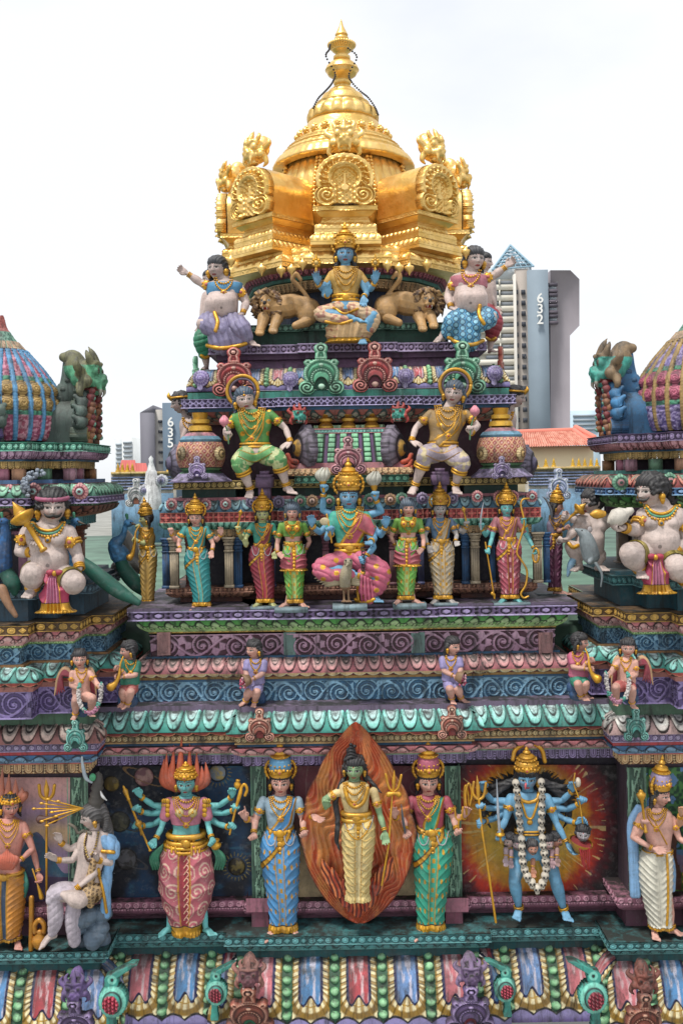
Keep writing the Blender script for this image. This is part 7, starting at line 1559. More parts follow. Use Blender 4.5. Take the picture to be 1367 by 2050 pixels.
mb = MB(); [mb.add(*tubeV(f.JJ([(1276 + k * 3, 1616 + k, -8), (1262 + k * 3, 1650, -10), (1264 + k * 4, 1720, -10), (1266 + k * 5, 1792, -8)]), [6, 8, 7, 6], 10, 4), col=hx('7fa8d0')) for k in range(3)]; f.out('blue_shawl', mb); mb = MB(); [mb.add(*tubeV(f.JJ([(1336 + k * 4, 1702, -6), (1342 + k * 4, 1740, -6), (1340 + k * 5, 1780, -6)]), [4, 6, 6], 10, 4), col=hx('7fa8d0')) for k in range(2)]; f.out('blue_shawl_end', mb)
f = Fig('tan figure at the right edge reaching out an arm', 7.8, 43, (1402, 1590), -.6, .1, 0, 'tan', BIG, base=(1400, 1876)); f.head((1402, 1624, -2)); f.torso([(1614, 1400, 14, 10), (1628, 1400, 32, 14), (1660, 1400, 32, 18), (1700, 1400, 26, 16)]); f.arm([(1374, 1634, 0), (1356, 1652, 10), (1362, 1630, 28)], (0, -1, .3), n=(0, 0, 1), ts=1, curl=.4); f.bangles(.8, 3, armlet=.5); f.body(); f.hair()
f.skirt([(1690, 1400, 27, 20), (1760, 1400, 32, 24), (1860, 1400, 24, 20)], 'c07a3c', None, None)
# bay on the left: fire bowl bearer and the seated white figure
ar = [A([(47, 1652, 0), (66, 1700, 8), (42, 1722, 26)], (-.9, .2, .3), 1, .5, n=(0, 1, .3)), A([(-18, 1652, 0), (-34, 1700, 8), (-6, 1724, 26)], (.9, .2, .3), -1, .5, n=(0, 1, .3)), A([(50, 1656, -8), (68, 1704, -4), (78, 1748, 8)], (.1, 1, .2), 1, .7)]
f = bareman('pink skinned man with flame hair holding a bowl of fire, left edge', 7.78, 42, (22, 1612), 'c98a7c', .5, None, None, [(1636, 16, 14, 10), (1648, 16, 34, 14), (1668, 16, 36, 18), (1700, 16, 28, 17), (1730, 16, 24, 16), (1752, 16, 27, 18)], [(-8, 1890, (-.5, .9)), (36, 1888, (.35, .9))], ar, None, neck=(16, 1646, -2), base=(16, 1896))
f.crown(.9, 'gold', wing=False, y0=.35)
for i, (x, y, b) in enumerate(((-20, 1560, -14), (-6, 1545, -4), (6, 1536, 6), (19, 1548, 16), (32, 1560, 27), (45, 1576, 36), (50, 1592, 42))): mb = MB(); mb.add(*tubeV(f.JJ([(14 + (b - 14) * .5, 1616, -10), (b + (b - 14) * .3, 1592, -6), (x, y, -8)]), [6, 8, .8], 12, 6), col=hx('b87058')); f.out('hair_flame', mb)
f.skirt([(1742, 16, 27, 20), (1760, 16, 34, 24), (1800, 15, 35, 26), (1850, 16, 29, 24), (1878, 16, 22, 20)], 'd08a34', None, '2c4460', swag=12, amp=.034, split=1, hemw=.05, name='dhoti', centre=.18); f.belt(1748, 16, 31, 22, .16); f.necklaces(16, 1644, .4, 4); f.earrings()
for a in ar: f.last = a['A']; f.bangles(.86, 2, armlet=.4 if a is not ar[1] else None)
mb = MB(); [mb.add(*tubeV(f.JJ([(15 + (k - 4) * 2.5, 1738, 34), (15 + (k - 4) * 5, 1720, 36), (15 + (k - 4) * 3, 1700 + abs(k - 4) * 3, 34)]), [4, 5, .6], 8, 4), col=hx('b8604a')) for k in range(9)]; f.out('fire', mb); mb = MB(); [mb.add(*tubeV(f.JJ([(44 + k * 3, 1746, -4), (46 + k * 4, 1770, 2), (44 + k * 3, 1794, 2)]), [3, 5, 3], 8, 3), col=hx('2f7a6a')) for k in range(3)]; f.out('green_sash', mb)
pole(f, 'ladle', [(66, 1740, 14), (76, 1770, 16), (84, 1796, 16)], [1.6, 1.6, 5])
f = Fig('white skinned seated figure with piled hair and gold rays from the brow', 7.75, 45, (184, 1634), -1.05, .15, 0, 'white', BIG, base=(175, 1905)); f.head((190, 1668, -4)); f.torso([(1660, 192, 14, 12), (1672, 190, 30, 15), (1696, 186, 32, 18), (1724, 182, 27, 18), (1752, 178, 28, 20), (1782, 176, 34, 24)])
f.arm([(212, 1684, 2), (222, 1728, 10), (196, 1722, 30)], (-.2, -1, .2), n=(-.5, 0, 1), ts=-1, curl=.5); a1 = f.last; f.arm([(210, 1700, 6), (196, 1744, 20), (150, 1782, 40)], (-.5, .8, .2), n=(0, -1, -.3), ts=1, curl=.4); a2 = f.last
f.arm([(166, 1690, 0), (146, 1722, 10), (114, 1722, 26)], (-.8, -.7, .2), n=(-.3, 0, 1), ts=1, curl=.2); a3 = f.last; f.arm([(166, 1690, -6), (140, 1700, 0), (122, 1686, 14)], (-.2, -1, .1), n=(-.3, 0, 1), ts=-1, curl=.3); a4 = f.last
f.leg([(184, 1784, 0), (160, 1802, 44), (128, 1790, 46)], None, (.42, .4, .22)); f.leg([(166, 1784, 0), (112, 1792, 36), (104, 1868, 30)], (-.75, .5, .35), (.42, .34, .16), 1.25); f.body(bindi='8c8c90')
mb = MB(); f.tube([(176, 1786, 2), (118, 1784, 34), (106, 1800, 38)], [17, 17, 13], mb=mb); f.tube([(110, 1796, 36), (112, 1840, 34), (106, 1866, 32)], [14, 15, 9], mb=mb); f.tube([(150, 1800, 20), (146, 1840, 26), (150, 1884, 20)], [14, 15, 12], mb=mb); f.cloth('white_dhoti', mb, 'bdb2bc', .018, 12, dirv=(.5, -1, 0))
mb = MB(); f.tube([(196, 1780, 0), (178, 1792, 26), (182, 1810, 30)], [20, 22, 8], mb=mb)
def leo(V, c, g): s_ = np.hypot((V[:, 0] / 7) % 1 - .5, (V[:, 1] / 7 + .5 * (np.floor(V[:, 0] / 7) % 2)) % 1 - .5); c = np.where(((s_ < .3) & (s_ > .12))[:, None], hx('3a2414'), c); return c, g
f.cloth('leopard_skin', mb, 'b8986a', .0, 5, colf=leo); mb = MB(); f.tube([(192, 1700, 8), (186, 1740, 18), (178, 1772, 22)], [7, 9, 10], mb=mb); f.cloth('leopard_sash', mb, 'b8986a', 0, 5, colf=leo)
mb = MB(); f.tube([(200, 1674, 2), (222, 1690, 2), (226, 1708, 6)], [10, 15, 12], mb=mb); f.tube([(224, 1700, 0), (214, 1760, 6), (212, 1830, 4)], [9, 9, 8], mb=mb); f.cloth('blue_shawl', mb, '7fb0dc', .06, 10, dirv=(1, 0, 0)); f.drape('shawl_border', [(206, 1704), (228, 1706)], 4); f.drape('shawl_border', [(198, 1740), (208, 1790), (214, 1826)], 3.2)
f.hair('4a4848', locks=False, big=1.04, long=[([(202, 1618, -8), (214, 1650, -10), (220, 1684, -12), (214, 1704, -10)], [12, 11, 9, 3]), ([(206, 1616, 0), (214, 1640, 0), (206, 1676, 4)], [8, 7, 3])])
mb = MB(); lathe_at(mb, f.J(192, 1616, -2), f.J(198, 1544, -2), [(0, 15), (.12, 14), (.2, 16), (.3, 12), (.36, 14), (.46, 10), (.54, 13), (.62, 10), (.7, 12), (.8, 9), (.9, 8), (1, .5)], 22, hx('4a4640'), 0); f.out('topknot', mb); mb = MB(); mb.add(*sphV(f.J(186, 1556, 10), (6.5, 8, 6)), col=hx('4fa878')); f.out('face_in_hair', mb); pole(f, 'water_spout', [(184, 1566, 12), (172, 1556, 10), (166, 1530, 8), (165, 1516, 8)], [2.4, 4, 3, 2], hx('a8b4bc'), 0, sm=5); pole(f, 'crescent', [(202, 1584, 12), (206, 1594, 14), (214, 1602, 12)], [1, 3, 1], hx('d8d8d8'), 0, sm=4)
for ex, ey in ((64, 1619), (79, 1608), (92, 1600), (112, 1604), (80, 1644), (90, 1653), (108, 1634), (100, 1626)): pole(f, 'gold_ray', [(167, 1618, 18), (ex + (167 - ex) * .15, ey + (1618 - ey) * .15, 26), (ex, ey, 27)], [1.2, 1.4, .3]); mb = MB(); mb.add(*sphV(f.J(ex + 5, ey, 27), (5, 2.6, 2.6), 10, 7), col=GOLD, gold=1.); f.out('ray_tip', mb)
pole(f, 'trident_staff', [(94, 1596, -10), (94, 1790, -10)], 2.4); pole(f, 'trident_head', [(79, 1572, -10), (82, 1592, -10), (94, 1600, -10), (106, 1592, -10), (110, 1572, -10)], 3.4, sm=5); pole(f, 'trident_spike', [(94, 1600, -10), (94, 1580, -10), (93, 1560, -10)], [3, 6, .5]); pole(f, 'drum', [(82, 1640, -6), (94, 1638, -6), (108, 1640, -6)], [9, 4, 9], hx('5a3428'), 0)
for a_ in (a1, a2, a3, a4): f.last = a_; f.bangles(.86, 3)
for i, c in enumerate(('b89a50', '5a4030')): f.drape('necklace', [(176, 1664), (170, 1690 + i * 12), (178, 1712 + i * 12), (190, 1700), (198, 1666)], 2.4, hx(c), .3, True)
f.drape('snake', [(182, 1668), (170, 1662), (158, 1668), (150, 1656), (140, 1650)], 3.2, hx('6a6458'), 0); f.earrings(.16)
mb = MB(); rk = np.random.RandomState(5)
for k in range(16): mb.add(*sphV(f.J(170 + rk.uniform(-14, 40), 1850 + rk.uniform(-28, 36), rk.uniform(-20, 14)), (rk.uniform(16, 24), rk.uniform(14, 20), rk.uniform(16, 24)), 12, 8))
f.cloth('rock_seat', mb, '5f7080', .03, 3)
pt = empty('brass_pot', pw(81, 1896, 7.7), 'round brass pot with a looped handle beside the seated white figure', 'pot'); mb = MB(); k = 7.7 / F; q = pw(81, 1880, 7.7); V, Q, _, _, _ = latheW([(.5 * k, q[2] + 22 * k), (4 * k, q[2] + 20 * k), (9 * k, q[2] + 18 * k), (6 * k, q[2] + 13 * k), (14 * k, q[2] + 6 * k), (17 * k, q[2] - 3 * k), (13 * k, q[2] - 13 * k), (9 * k, q[2] - 17 * k), (.5 * k, q[2] - 18 * k)], q[0], q[1], 28); mk('pot_body', V, Q, hx('c98a2a'), 1., 'paint', pt)
mb = MB(); mb.add(*tubeV(np.array([q + np.array([x * k, -.01, y * k]) for x, y in ((-9, 16), (-9, 30), (0, 40), (9, 30), (9, 16))]), 1.3 * k, 8, 5), col=hx('c98a2a'), gold=1.); mk('handle', *mb.get()[:2], hx('c98a2a'), 1., 'paint', pt)
tag(mk('brass_staff', *tubeV(np.array([pw(63, 1900, 7.7), pw(64, 1850, 7.7), pw(64, 1797, 7.7)]), [.009, .009, .016], 12, 1)[:1], [tubeV(np.array([pw(63, 1900, 7.7), pw(64, 1850, 7.7), pw(64, 1797, 7.7)]), [.009, .009, .016], 12, 1)[1]], hx('b8802a'), 1.), 'thin upright brass staff left of the brass pot', 'staff')
# ---------------------------------------------------------------- gallery figures
standing('figure in a teal sari raising a curved sword, left gallery bay', 8.3, 31, (392, 1036), 1216, 'pink', sx=2, hipx=395, footx=404, blouse='3a8a86', skirt='2f8f90', skirt2='1c6468', panel='58b0ac', sashc='2f8f90', crown='gold', CH=2.5, slab=(397, 74, 7), group=MID,
 arms=[A([(371, 1058, 0), (357, 1088, 6), (361, 1098, 18)], (-.1, .5, .9), -1, .2), A([(371, 1060, -5), (351, 1082, -4), (343, 1068, 12)], (-.1, -1, .2), 1, .9), A([(413, 1058, 0), (427, 1090, 6), (425, 1102, 16)], (-.1, 1, .5), -1, .15), A([(413, 1060, -5), (434, 1082, -4), (443, 1070, 12)], (0, -1, .2), -1, .3)])
def tool(f, name, pts, r, c=None, g=1., sm=4): return pole(f, name, pts, r, GOLD if c is None else hx(c), g, sm=sm)
f = standing('figure in a dark red sari with green sleeves and a raised gold club', 8.3, 31, (526, 1029), 1209, 'lime', sx=-1, hipx=524, footx=531, blouse='2f8a78', skirt='8c2c3c', skirt2='5a1a28', panel='a83c48', sashc='8a3038', crown='gold', CH=2.6, slab=(527, 48, 8), group=MID,
 arms=[A([(505, 1052, 0), (492, 1078, 8), (493, 1094, 20)], (-.2, -1, .4), 1, .15), A([(505, 1053, -5), (484, 1078, -4), (477, 1064, 12)], (-.1, -1, .2), 1, .9), A([(546, 1052, 0), (556, 1082, 4), (552, 1104, 12)], (-.2, 1, .3), -1, .3)])
mace(f, (475, 1060, 18), (483, 1020, 18), 4.5, 1.6)
for x0, m_, lab, ft in ((585.5, 1, 'attendant with a grey blue turban and green blouse, left of the seated figure', 1210), (817, -1, 'attendant with a grey blue turban and green blouse, right of the seated figure', 1203)):
 r0 = 1024 if m_ > 0 else 1016; Ay = lambda y: y - (0 if m_ > 0 else 9); X = lambda x: x0 + m_ * (x - 585.5)
 f = standing(lab, 8.2, 32, (x0, r0), ft, 'pink', sx=-2 * m_, hipx=X(588), footx=X(590), blouse='6a9a3c', skirt='6fae4c', skirt2='3a7a30', panel='a8cc80', motif=(12, 5), sash=None, crown=None, slab=(X(584), 66, 11), group=MID, skw=.9, bj=1, feet=((X(574), (-.8 * m_, .7)), (X(602), (.6 * m_, .8))),
  arms=[A([(X(563), Ay(1052), 0), (X(555), Ay(1090), 4), (X(556), Ay(1108), 14)], (.7 * m_, .4, .5), m_, .2), A([(X(608), Ay(1052), -4), (X(620), Ay(1084), -10), (X(612), Ay(1100), -12)], (-.4 * m_, .6, -.3), -m_, .3)], hair=dict(col='4f5c6a', big=1.12, locks=True))
 f.skirt([(Ay(1100), X(588), 19, 13), (Ay(1112), X(588), 24, 16), (Ay(1130), X(588), 26, 17.5), (Ay(1142), X(588), 24.5, 17)], 'a8505c', sash=None, swag=4, amp=.06, split=.4, hemw=.12, name='hip_wrap')
 for e in (-1, 1): mb = MB(); mb.add(*sphV(f.J(X(588) + e * 8.5 - 2 * m_, Ay(1058), 17), (7.2, 7.2, 6), 14, 9), col=GOLD, gold=1.); mb.add(*sphV(f.J(X(588) + e * 8.5 - 2 * m_, Ay(1058), 23), 2, 8, 6), col=hx('a84a3c')); f.out('breast_plate', mb)
 for i in range(7): mb = MB(); mb.add(*sphV(f.hit(X(589), Ay(1098 + i * 7)), (4.6 - .2 * i, 3.8, 3), 10, 7), col=GOLD, gold=1.); f.out('front_tassel', mb)
f = standing('figure in a beige and gold sari raising a gold torch, right of centre', 8.3, 32, (880, 1018), 1202, 'grey', sx=2, hipx=883, footx=886, blouse='54708c', skirt='b8a88c', skirt2='8a7a64', panel='c4b498', motif=(12, 6), sashc='b0a088', crown='gold', CH=2.7, slab=(889, 48, 7), group=MID,
 arms=[A([(901, 1042, 0), (914, 1072, 6), (911, 1084, 18)], (.2, .5, .8), 1, .15), A([(901, 1044, -5), (926, 1066, -4), (934, 1054, 12)], (0, -1, .3), -1, .9), A([(859, 1042, 0), (850, 1074, 2), (856, 1092, 8)], (.3, .8, .2), 1, .3)])
mace(f, (935, 1054, 18), (926, 1014, 18), 5, 1.6, 'torch')
f = standing('teal skinned figure in a rose sari holding a bow and arrow', 8.3, 31, (1013, 1016), 1201, 'teal', sx=3, hipx=1018, footx=1020, blouse='a86a72', skirt='a85060', skirt2='7c2c3c', panel='8c2c38', motif=(12, 4), mcol='d8a0a4', mg=0., sashc='b06a70', crown='gold', CH=2.6, slab=(1021, 72, 9), group=MID,
 arms=[A([(992, 1040, 0), (984, 1078, 6), (978, 1098, 18)], (-.4, .9, .4), -1, .9, sl=1), A([(992, 1042, -5), (972, 1072, -4), (963, 1058, 12)], (-.1, -1, .2), 1, .9), A([(1034, 1040, 0), (1058, 1080, 4), (1068, 1098, 14)], (.3, 1, .3), -1, .8), A([(1034, 1042, -5), (1054, 1064, -4), (1050, 1050, 12)], (-.3, -1, .2), -1, .5)])
tool(f, 'arrow', [(971, 1086, 20), (980, 1140, 22), (989, 1198, 24)], 1.5, sm=1); tool(f, 'arrow_head', [(985, 1188, 24), (989, 1192, 24), (990, 1200, 24)], [3.8, 2.5, .4]); tool(f, 'bow', [(1058, 998, 8), (1046, 1000, 10), (1042, 1012, 12), (1048, 1040, 14), (1046, 1062, 16), (1034, 1104, 20), (1042, 1120, 20), (1054, 1142, 18), (1052, 1170, 18), (1042, 1188, 18), (1048, 1197, 18), (1057, 1194, 18)], 2.1); tool(f, 'sword', [(962, 1060, 18), (962, 1036, 18), (967, 1006, 16)], [1.6, 2, .4], 'b8bcc4', .3)
mb = MB(); P = [f.J(1072 + 6 * math.cos(a), 1112 - 14 * math.sin(a), 22 + 4 * math.cos(a)) for a in np.linspace(0, 2 * pi, 25)]; mb.add(*tubeV(np.array(P), 2.2, 8, 1, caps=False), col=GOLD, gold=1.); f.out('hand_ring', mb)
for lab, x0, r0, ft, yw, sk_, c1, c2, hs in (('green skinned profile figure in gold robes blowing a horn, left end of the gallery', 293, 1039, 1211, -1.35, 'lime', 'b08a3c', 'c9a458', -1), ('profile figure in a purple patterned sari with a curved sword, right end', 1113, 1014, 1186, 1.3, 'pink', '8a8098', '6a2c50', 1)):
 f = standing(lab, 8.75, 28, (x0, r0), ft, sk_, yaw=yw, sx=-2 * hs if hs < 0 else -4, hipx=x0 + (4 if hs < 0 else -6), footx=x0 + (4 if hs < 0 else -4), blouse=c1, skirt=c2, skirt2='8a6428' if hs < 0 else '3c1430', panel=None, motif=None if hs < 0 else (14, 5), mcol='b07a98', mg=0., crown='gold', CH=2.5, wing=False, slab=(x0 + 12 * -hs, 56, 7), group=MID, shw=.62, bust=False, skw=.78, feet=((x0 - 2, (hs * .9, .4)), (x0 + 10, (hs * .9, .5))),
  arms=[A([(x0 - 4 * hs, r0 + 24, 6), (x0 + hs * 4, r0 + 50, 12), (x0 + 16 * hs, r0 + 44, 18)], (.8 * hs, -.4, .1), hs, .7), A([(x0 - 2 * hs, r0 + 24, -6), (x0 + hs * 10, r0 + 40, 0), (x0 + 12 * hs, r0 + 20, 8)], (.4 * hs, -.8, .2), hs, .8)])
 if hs < 0: tool(f, 'horn', [(280, 1052, 14), (272, 1066, 18), (270, 1088, 20), (266, 1108, 20), (260, 1116, 20)], [1.4, 2, 3, 4, 7])
 else: tool(f, 'curved_sword', [(1104, 1038, 14), (1102, 1020, 14), (1092, 1000, 12), (1084, 994, 12)], [2.2, 2.6, 2, .4], '6a6e74', .3)
# ---------------------------------------------------------------- seated figures
SEAT = 'seated figures on the tower storeys'
# central seated figure on the white bird
f = Fig('large eight armed blue faced figure in a rose sari seated on a white bird', 8.1, 47, (698, 993), 0, .1, 0, 'blue', SEAT, base=(705, 1210)); U = 47
f.head((700, 1024, -3)); R_ = [(1018, 700, 14, 10), (1030, 700, 34, 14), (1046, 700, 35, 18), (1066, 700, 28, 18), (1088, 700, 23, 16), (1106, 701, 28, 20), (1124, 702, 32, 22)]; f.torso(R_)
ars = [([(670, 1034, 0), (654, 1078, 10), (664, 1068, 34)], (-.3, -.7, .3), 1, .9, (0, 0, 1)), ([(731, 1034, 0), (750, 1078, 10), (742, 1084, 32)], (-.2, .3, .9), -1, .2, (0, 1, .3)), ([(672, 1038, -5), (640, 1066, 2), (624, 1052, 20)], (-.1, -1, .2), 1, .35, (0, 0, 1)), ([(729, 1038, -5), (762, 1072, 2), (772, 1054, 20)], (.1, -1, .2), -1, .35, (0, 0, 1)),
       ([(674, 1034, -10), (646, 1022, -10), (648, 986, 0)], (0, -1, .1), 1, .9, (0, 0, 1)), ([(727, 1034, -10), (764, 1024, -10), (752, 1000, 0)], (0, -1, .1), -1, .9, (0, 0, 1)), ([(731, 1040, 0), (748, 1096, 14), (732, 1116, 36)], (-.6, .2, .4), -1, .8, (0, 0, 1))]
for p, h, t, c, n in ars: f.arm(p, h, ts=t, curl=c, n=n, r=(.17, .14, .09), hs=.95); f.bangles(.85, 2)
f.leg([(690, 1124, 0), (645, 1136, 30), (706, 1146, 40)], (1, .2), (.4, .3, .17)); f.leg([(716, 1124, 0), (758, 1144, 34), (748, 1192, 22)], (.35, .9), (.4, .3, .16), 1.1); f.body(); f.hair(); f.crown(2.6, 'gold'); f.earrings(.16)
f.blouse(R_[:5], '3fa08c', [(a[0][0], a[0][1], .55) for a in ars[:2]], bust=[((688, 1054, 14), 10), ((712, 1054, 14), 10)], sleeve_r=.22)
def spots(V, c, g):
 d = np.hypot((V[:, 0] / 26) % 1 - .5, (V[:, 1] / 24 + .5 * (np.floor(V[:, 0] / 26) % 2)) % 1 - .5); m = d < .2; return np.where(m[:, None], GOLD, c), np.where(m, 1., g)
mb = MB(); f.tube([(698, 1116, 2), (666, 1128, 24), (642, 1138, 30), (656, 1150, 38), (700, 1150, 42)], [18, 19, 17, 14, 10], mb=mb); f.tube([(704, 1116, 4), (740, 1130, 24), (762, 1146, 30), (756, 1172, 26), (742, 1186, 24)], [18, 20, 19, 16, 13], mb=mb); f.tube([(728, 1150, 34), (730, 1176, 32), (738, 1196, 26)], [12, 13, 12], mb=mb); f.cloth('sari_lap', mb, 'c4607a', .05, 11, dirv=(.6, 1, 0), colf=spots)
f.ribbon('sash', [(712, 1024), (706, 1046), (690, 1072), (676, 1094)], [(738, 1032), (738, 1052), (722, 1082), (704, 1104)], hx('b04a60'), GOLD, folds=2, n=10); f.ribbon('shoulder_cape', [(722, 1026), (740, 1032), (754, 1056)], [(716, 1060), (734, 1070), (746, 1074)], hx('b85a68'), GOLD, n=7)
f.belt(1096, 700, 27, 20, .24); f.necklaces(700, 1018, .42, 4)
for i in range(5): f.drape('sari_hem', [(718 + i * 6, 1150 + i * 3), (716 + i * 7, 1180), (718 + i * 7, 1202)], 3, None if i in (0,) else hx('c4607a'), 1. if i == 0 else 0, zd=30)
f.drape('gold_hem', [(712, 1200), (726, 1206), (748, 1200)], 4, zd=26)
for x, y0 in ((648, 986), (750, 994)):
 mb = MB(); lathe_at(mb, f.J(x, y0, 2), f.J(x - 2, y0 - 26, 2), [(0, 3), (.5, 4.5), (.6, 6), (1, 8)], 14)
 f.out('torch_handle', mb); mb = MB(); [mb.add(*tubeV(f.JJ([(x - 2 + 4 * math.cos(k), y0 - 24, 2 + 4 * math.sin(k)), (x - 2 + 11 * math.cos(k), y0 - 36, 2 + 8 * math.sin(k)), (x + 2 + 5 * math.cos(k), y0 - 50, 2 + 3 * math.sin(k))]), [4, 5, .8], 8, 4), col=hx('bdbcae')) for k in np.arange(8) * pi / 4]; f.out('torch_flame', mb)
tool(f, 'axe_handle', [(664, 1086, 40), (658, 1050, 38), (654, 1030, 36)], 1.8); mb = MB(); mb.add(*sphV(f.J(650, 1044, 38), (10, 8, 1.6), 14, 8), col=hx('c9b890')); f.out('axe_blade', mb)
for j in range(8): q = j * 2 * pi; mb = MB(); P = [f.J(726 + 3 * math.cos(a) + (j % 2), 1100 + j * 6.5 - 4.4 * math.sin(a), 46 + (2.5 * math.cos(a) if j % 2 else 0)) for a in np.linspace(0, 2 * pi, 13)]; mb.add(*tubeV(np.array(P), 1., 6, 1, caps=False), col=hx('2a2622')); f.out('chain_link', mb)
b = Fig('white feathered bird mount standing under the seated blue faced figure', 7.98, 30, (698, 1124), 0, 0, 0, 'a0957a', None, name='bird_statue', base=(694, 1204), cat='bird')
b.ball((697, 1126, 30), (9, 9, 10)); b.tube([(697, 1130, 28), (692, 1150, 26), (690, 1172, 20)], [8, 12, 10]); b.tube([(696, 1130, 38), (692, 1134, 46)], [3, 1]); b.tube([(686, 1168, 18), (688, 1186, 18), (689, 1202, 18)], [6, 2.5, 2.4]); b.tube([(697, 1168, 18), (697, 1186, 18), (698, 1200, 18)], [6, 2.5, 2.4])
for x in (689, 698): [b.tube([(x, 1201, 18), (x + d, 1205, 28)], [2.4, 1.4]) for d in (-5, 0, 5)]
def feath(V, c): s_ = np.abs(np.sin(V[:, 1] * .7 + np.sin(V[:, 0] * .9) * 1.6)); c = mix(c, hx('7a6c50'), sst(.35, 0, s_) * (V[:, 1] < -170) * .8); return np.where((V[:, 1] < b.J(0, 1184)[1])[:, None] & (V[:, 2] > 10)[:, None], hx('8a6a4a'), c)
b.body(face=False, paintf=feath)
for e in (-1, 1): mb = MB(); [mb.add(*tubeV(b.JJ([(692 + e * 14, 1156 + k * 3, 16), (692 + e * 34, 1150 + k * 5, 12), (692 + e * (62 - k * 5), 1158 + k * 4, 4)]), [4, 5, 1], 8, 4), col=hx('a89a7c')) for k in range(5)]; b.out('wing', mb); mb = MB(); mb.add(*sphV(b.J(697 + e * 5, 1122, 38), 1.8, 8, 6), col=BLK); b.out('eye', mb)
mb = MB(); q = b.J(700, 1208, 0); box(mb, q[0] - 34, q[0] + 34, q[1] - 9, q[1] + 2, -20, 42, hx('7f959c')); b.out('base_slab', mb, None, 'stucco')
# two flower holding figures of the third storey
def lounger(label, Y, U, head, yaw, roll, sh, waist, arms, legs, c_bl, c_tr, c_tr2, halo, fl_pts, sk='pale'):
 f = Fig(label, Y, U, head, yaw, .15, roll, sk, SEAT, base=(waist[0], waist[1] + 40)); xs = (sh[0][0] + sh[1][0]) / 2; ys = (sh[0][1] + sh[1][1]) / 2; f.head((xs, ys - 4, -3))
 R_ = [(ys - 8, xs, 14, 10), (ys + 2, xs, 32, 14), (ys + 20, xs + (waist[0] - xs) * .25, 36, 18), (ys + 42, xs + (waist[0] - xs) * .6, 28, 18), (waist[1], waist[0], 26, 18), (waist[1] + 20, waist[0], 34, 24), (waist[1] + 34, waist[0], 30, 22)]; f.torso(R_)
 ars = []
 for p, h, t, c, n in arms: f.arm(p, h, ts=t, curl=c, n=n); ars.append(f.last)
 for p, ft in legs: f.leg(p, ft, (.38, .29, .16), 1.2); ars.append(f.last)
 f.body(); f.hair('3a4a5a'); f.blouse(R_[:5], c_bl, [(a[0][0], a[0][1], .62) for a in arms], bust=[((xs - 11, ys + 32, 14), 10), ((xs + 11, ys + 32, 14), 10)], colf=spots)
 mb = MB(); [f.tube([p[0], ((p[0][0] + p[1][0]) / 2, (p[0][1] + p[1][1]) / 2, (p[0][2] + p[1][2]) / 2 + 2), p[1], (p[1][0] * .75 + p[2][0] * .25, p[1][1] * .72 + p[2][1] * .28, p[1][2] * .75 + p[2][2] * .25)], [20, 20, 17, 14], mb=mb) for p, _ in legs]
 def cf(V, c, g): n = fbm(V[:, 0], V[:, 1], 9, 4); return mix(c, hx(c_tr2), sst(.48, .54, n)), g
 f.cloth('breeches', mb, c_tr, .02, 8, colf=cf)
 for a in ars[:2]: f.last = a; f.bangles(.85, 3, armlet=.52, boss=.14)
 for a in ars[2:]: f.ring('cuff', a[1], a[2], .36, U * .31, U * .06, bands=2); f.ring('anklet', a[1], a[2], .93, U * .17, U * .04, bands=2)
 mb = MB(); P = [f.J(halo[0] + 31 * math.cos(a), halo[1] - 31 * math.sin(a), -6) for a in np.linspace(0, 2 * pi, 49)]; mb.add(*tubeV(np.array(P), 3.6, 8, 1, caps=False), col=hx('c9962c'), gold=.7); P = [f.J(halo[0] + 25 * math.cos(a), halo[1] - 25 * math.sin(a), -6) for a in np.linspace(0, 2 * pi, 49)]; mb.add(*tubeV(np.array(P), 2.6, 8, 1, caps=False), col=hx('6a5a6c'), gold=0); f.out('halo', mb)
 f.necklaces(xs, ys - 8, .44, 4, drop=.6); f.earrings(.15); f.belt(waist[1] + 6, waist[0], 29, 21, .14, boss=False); f.ribbon('sash', [(xs + 12, ys - 6), (xs + 8, ys + 30), (waist[0] - 22, waist[1] - 2)], [(xs + 26, ys), (xs + 22, ys + 34), (waist[0] - 6, waist[1] + 12)], hx(c_bl) * .8, GOLD, n=8); f.ribbon('lap_cloth', [(waist[0] - 30, waist[1] + 14), (waist[0], waist[1] + 22), (waist[0] + 30, waist[1] + 8)], [(waist[0] - 34, waist[1] + 28), (waist[0] - 2, waist[1] + 40), (waist[0] + 34, waist[1] + 22)], hx(c_tr), GOLD, n=7, folds=1.5, zd=30)
 tool(f, 'flower_stem', fl_pts, 1.5, '4f7a54', 0); mb = MB(); x, y, z = fl_pts[-1]; [mb.add(*tubeV(f.JJ([(x, y + 4, z), (x + 5 * math.cos(k), y - 5, z + 5 * math.sin(k)), (x + 2 * math.cos(k), y - 16, z + 2 * math.sin(k))]), [3, 5, .8], 8, 4), col=hx('d88a98')) for k in np.arange(6) * pi / 3]; f.out('lotus_bud', mb)
 f.drape('hair_jewel', [(f.hx, f.hy - 26), (f.hx + roll * 6, f.hy - 14), (f.hx + roll * 10, f.hy - 8)], 2.4, bead=True); return f
lounger('figure in green holding a pink lotus, seated left of the barrel roofed shrine', 8.3, 45, (490, 799), .2, -.12, ((468, 832), (540, 824)), (511, 886), [([(470, 836, 0), (452, 862, 8), (455, 878, 28)], (.1, -1, .4), 1, .8, (0, 0, 1)), ([(540, 828, 0), (572, 858, 4), (582, 886, 20)], (-.9, .4, .3), 1, .2, (0, -1, -.4))],
 [([(498, 908, 4), (480, 926, 40), (502, 980, 22)], (-.1, .95, .2)), ([(528, 908, 4), (556, 918, 40), (574, 972, 22)], (.5, .8, .2))], '4f8a3c', '5f9a5c', 'c0c890', (486, 783), [(458, 888, 40), (456, 864, 40), (449, 848, 38)])
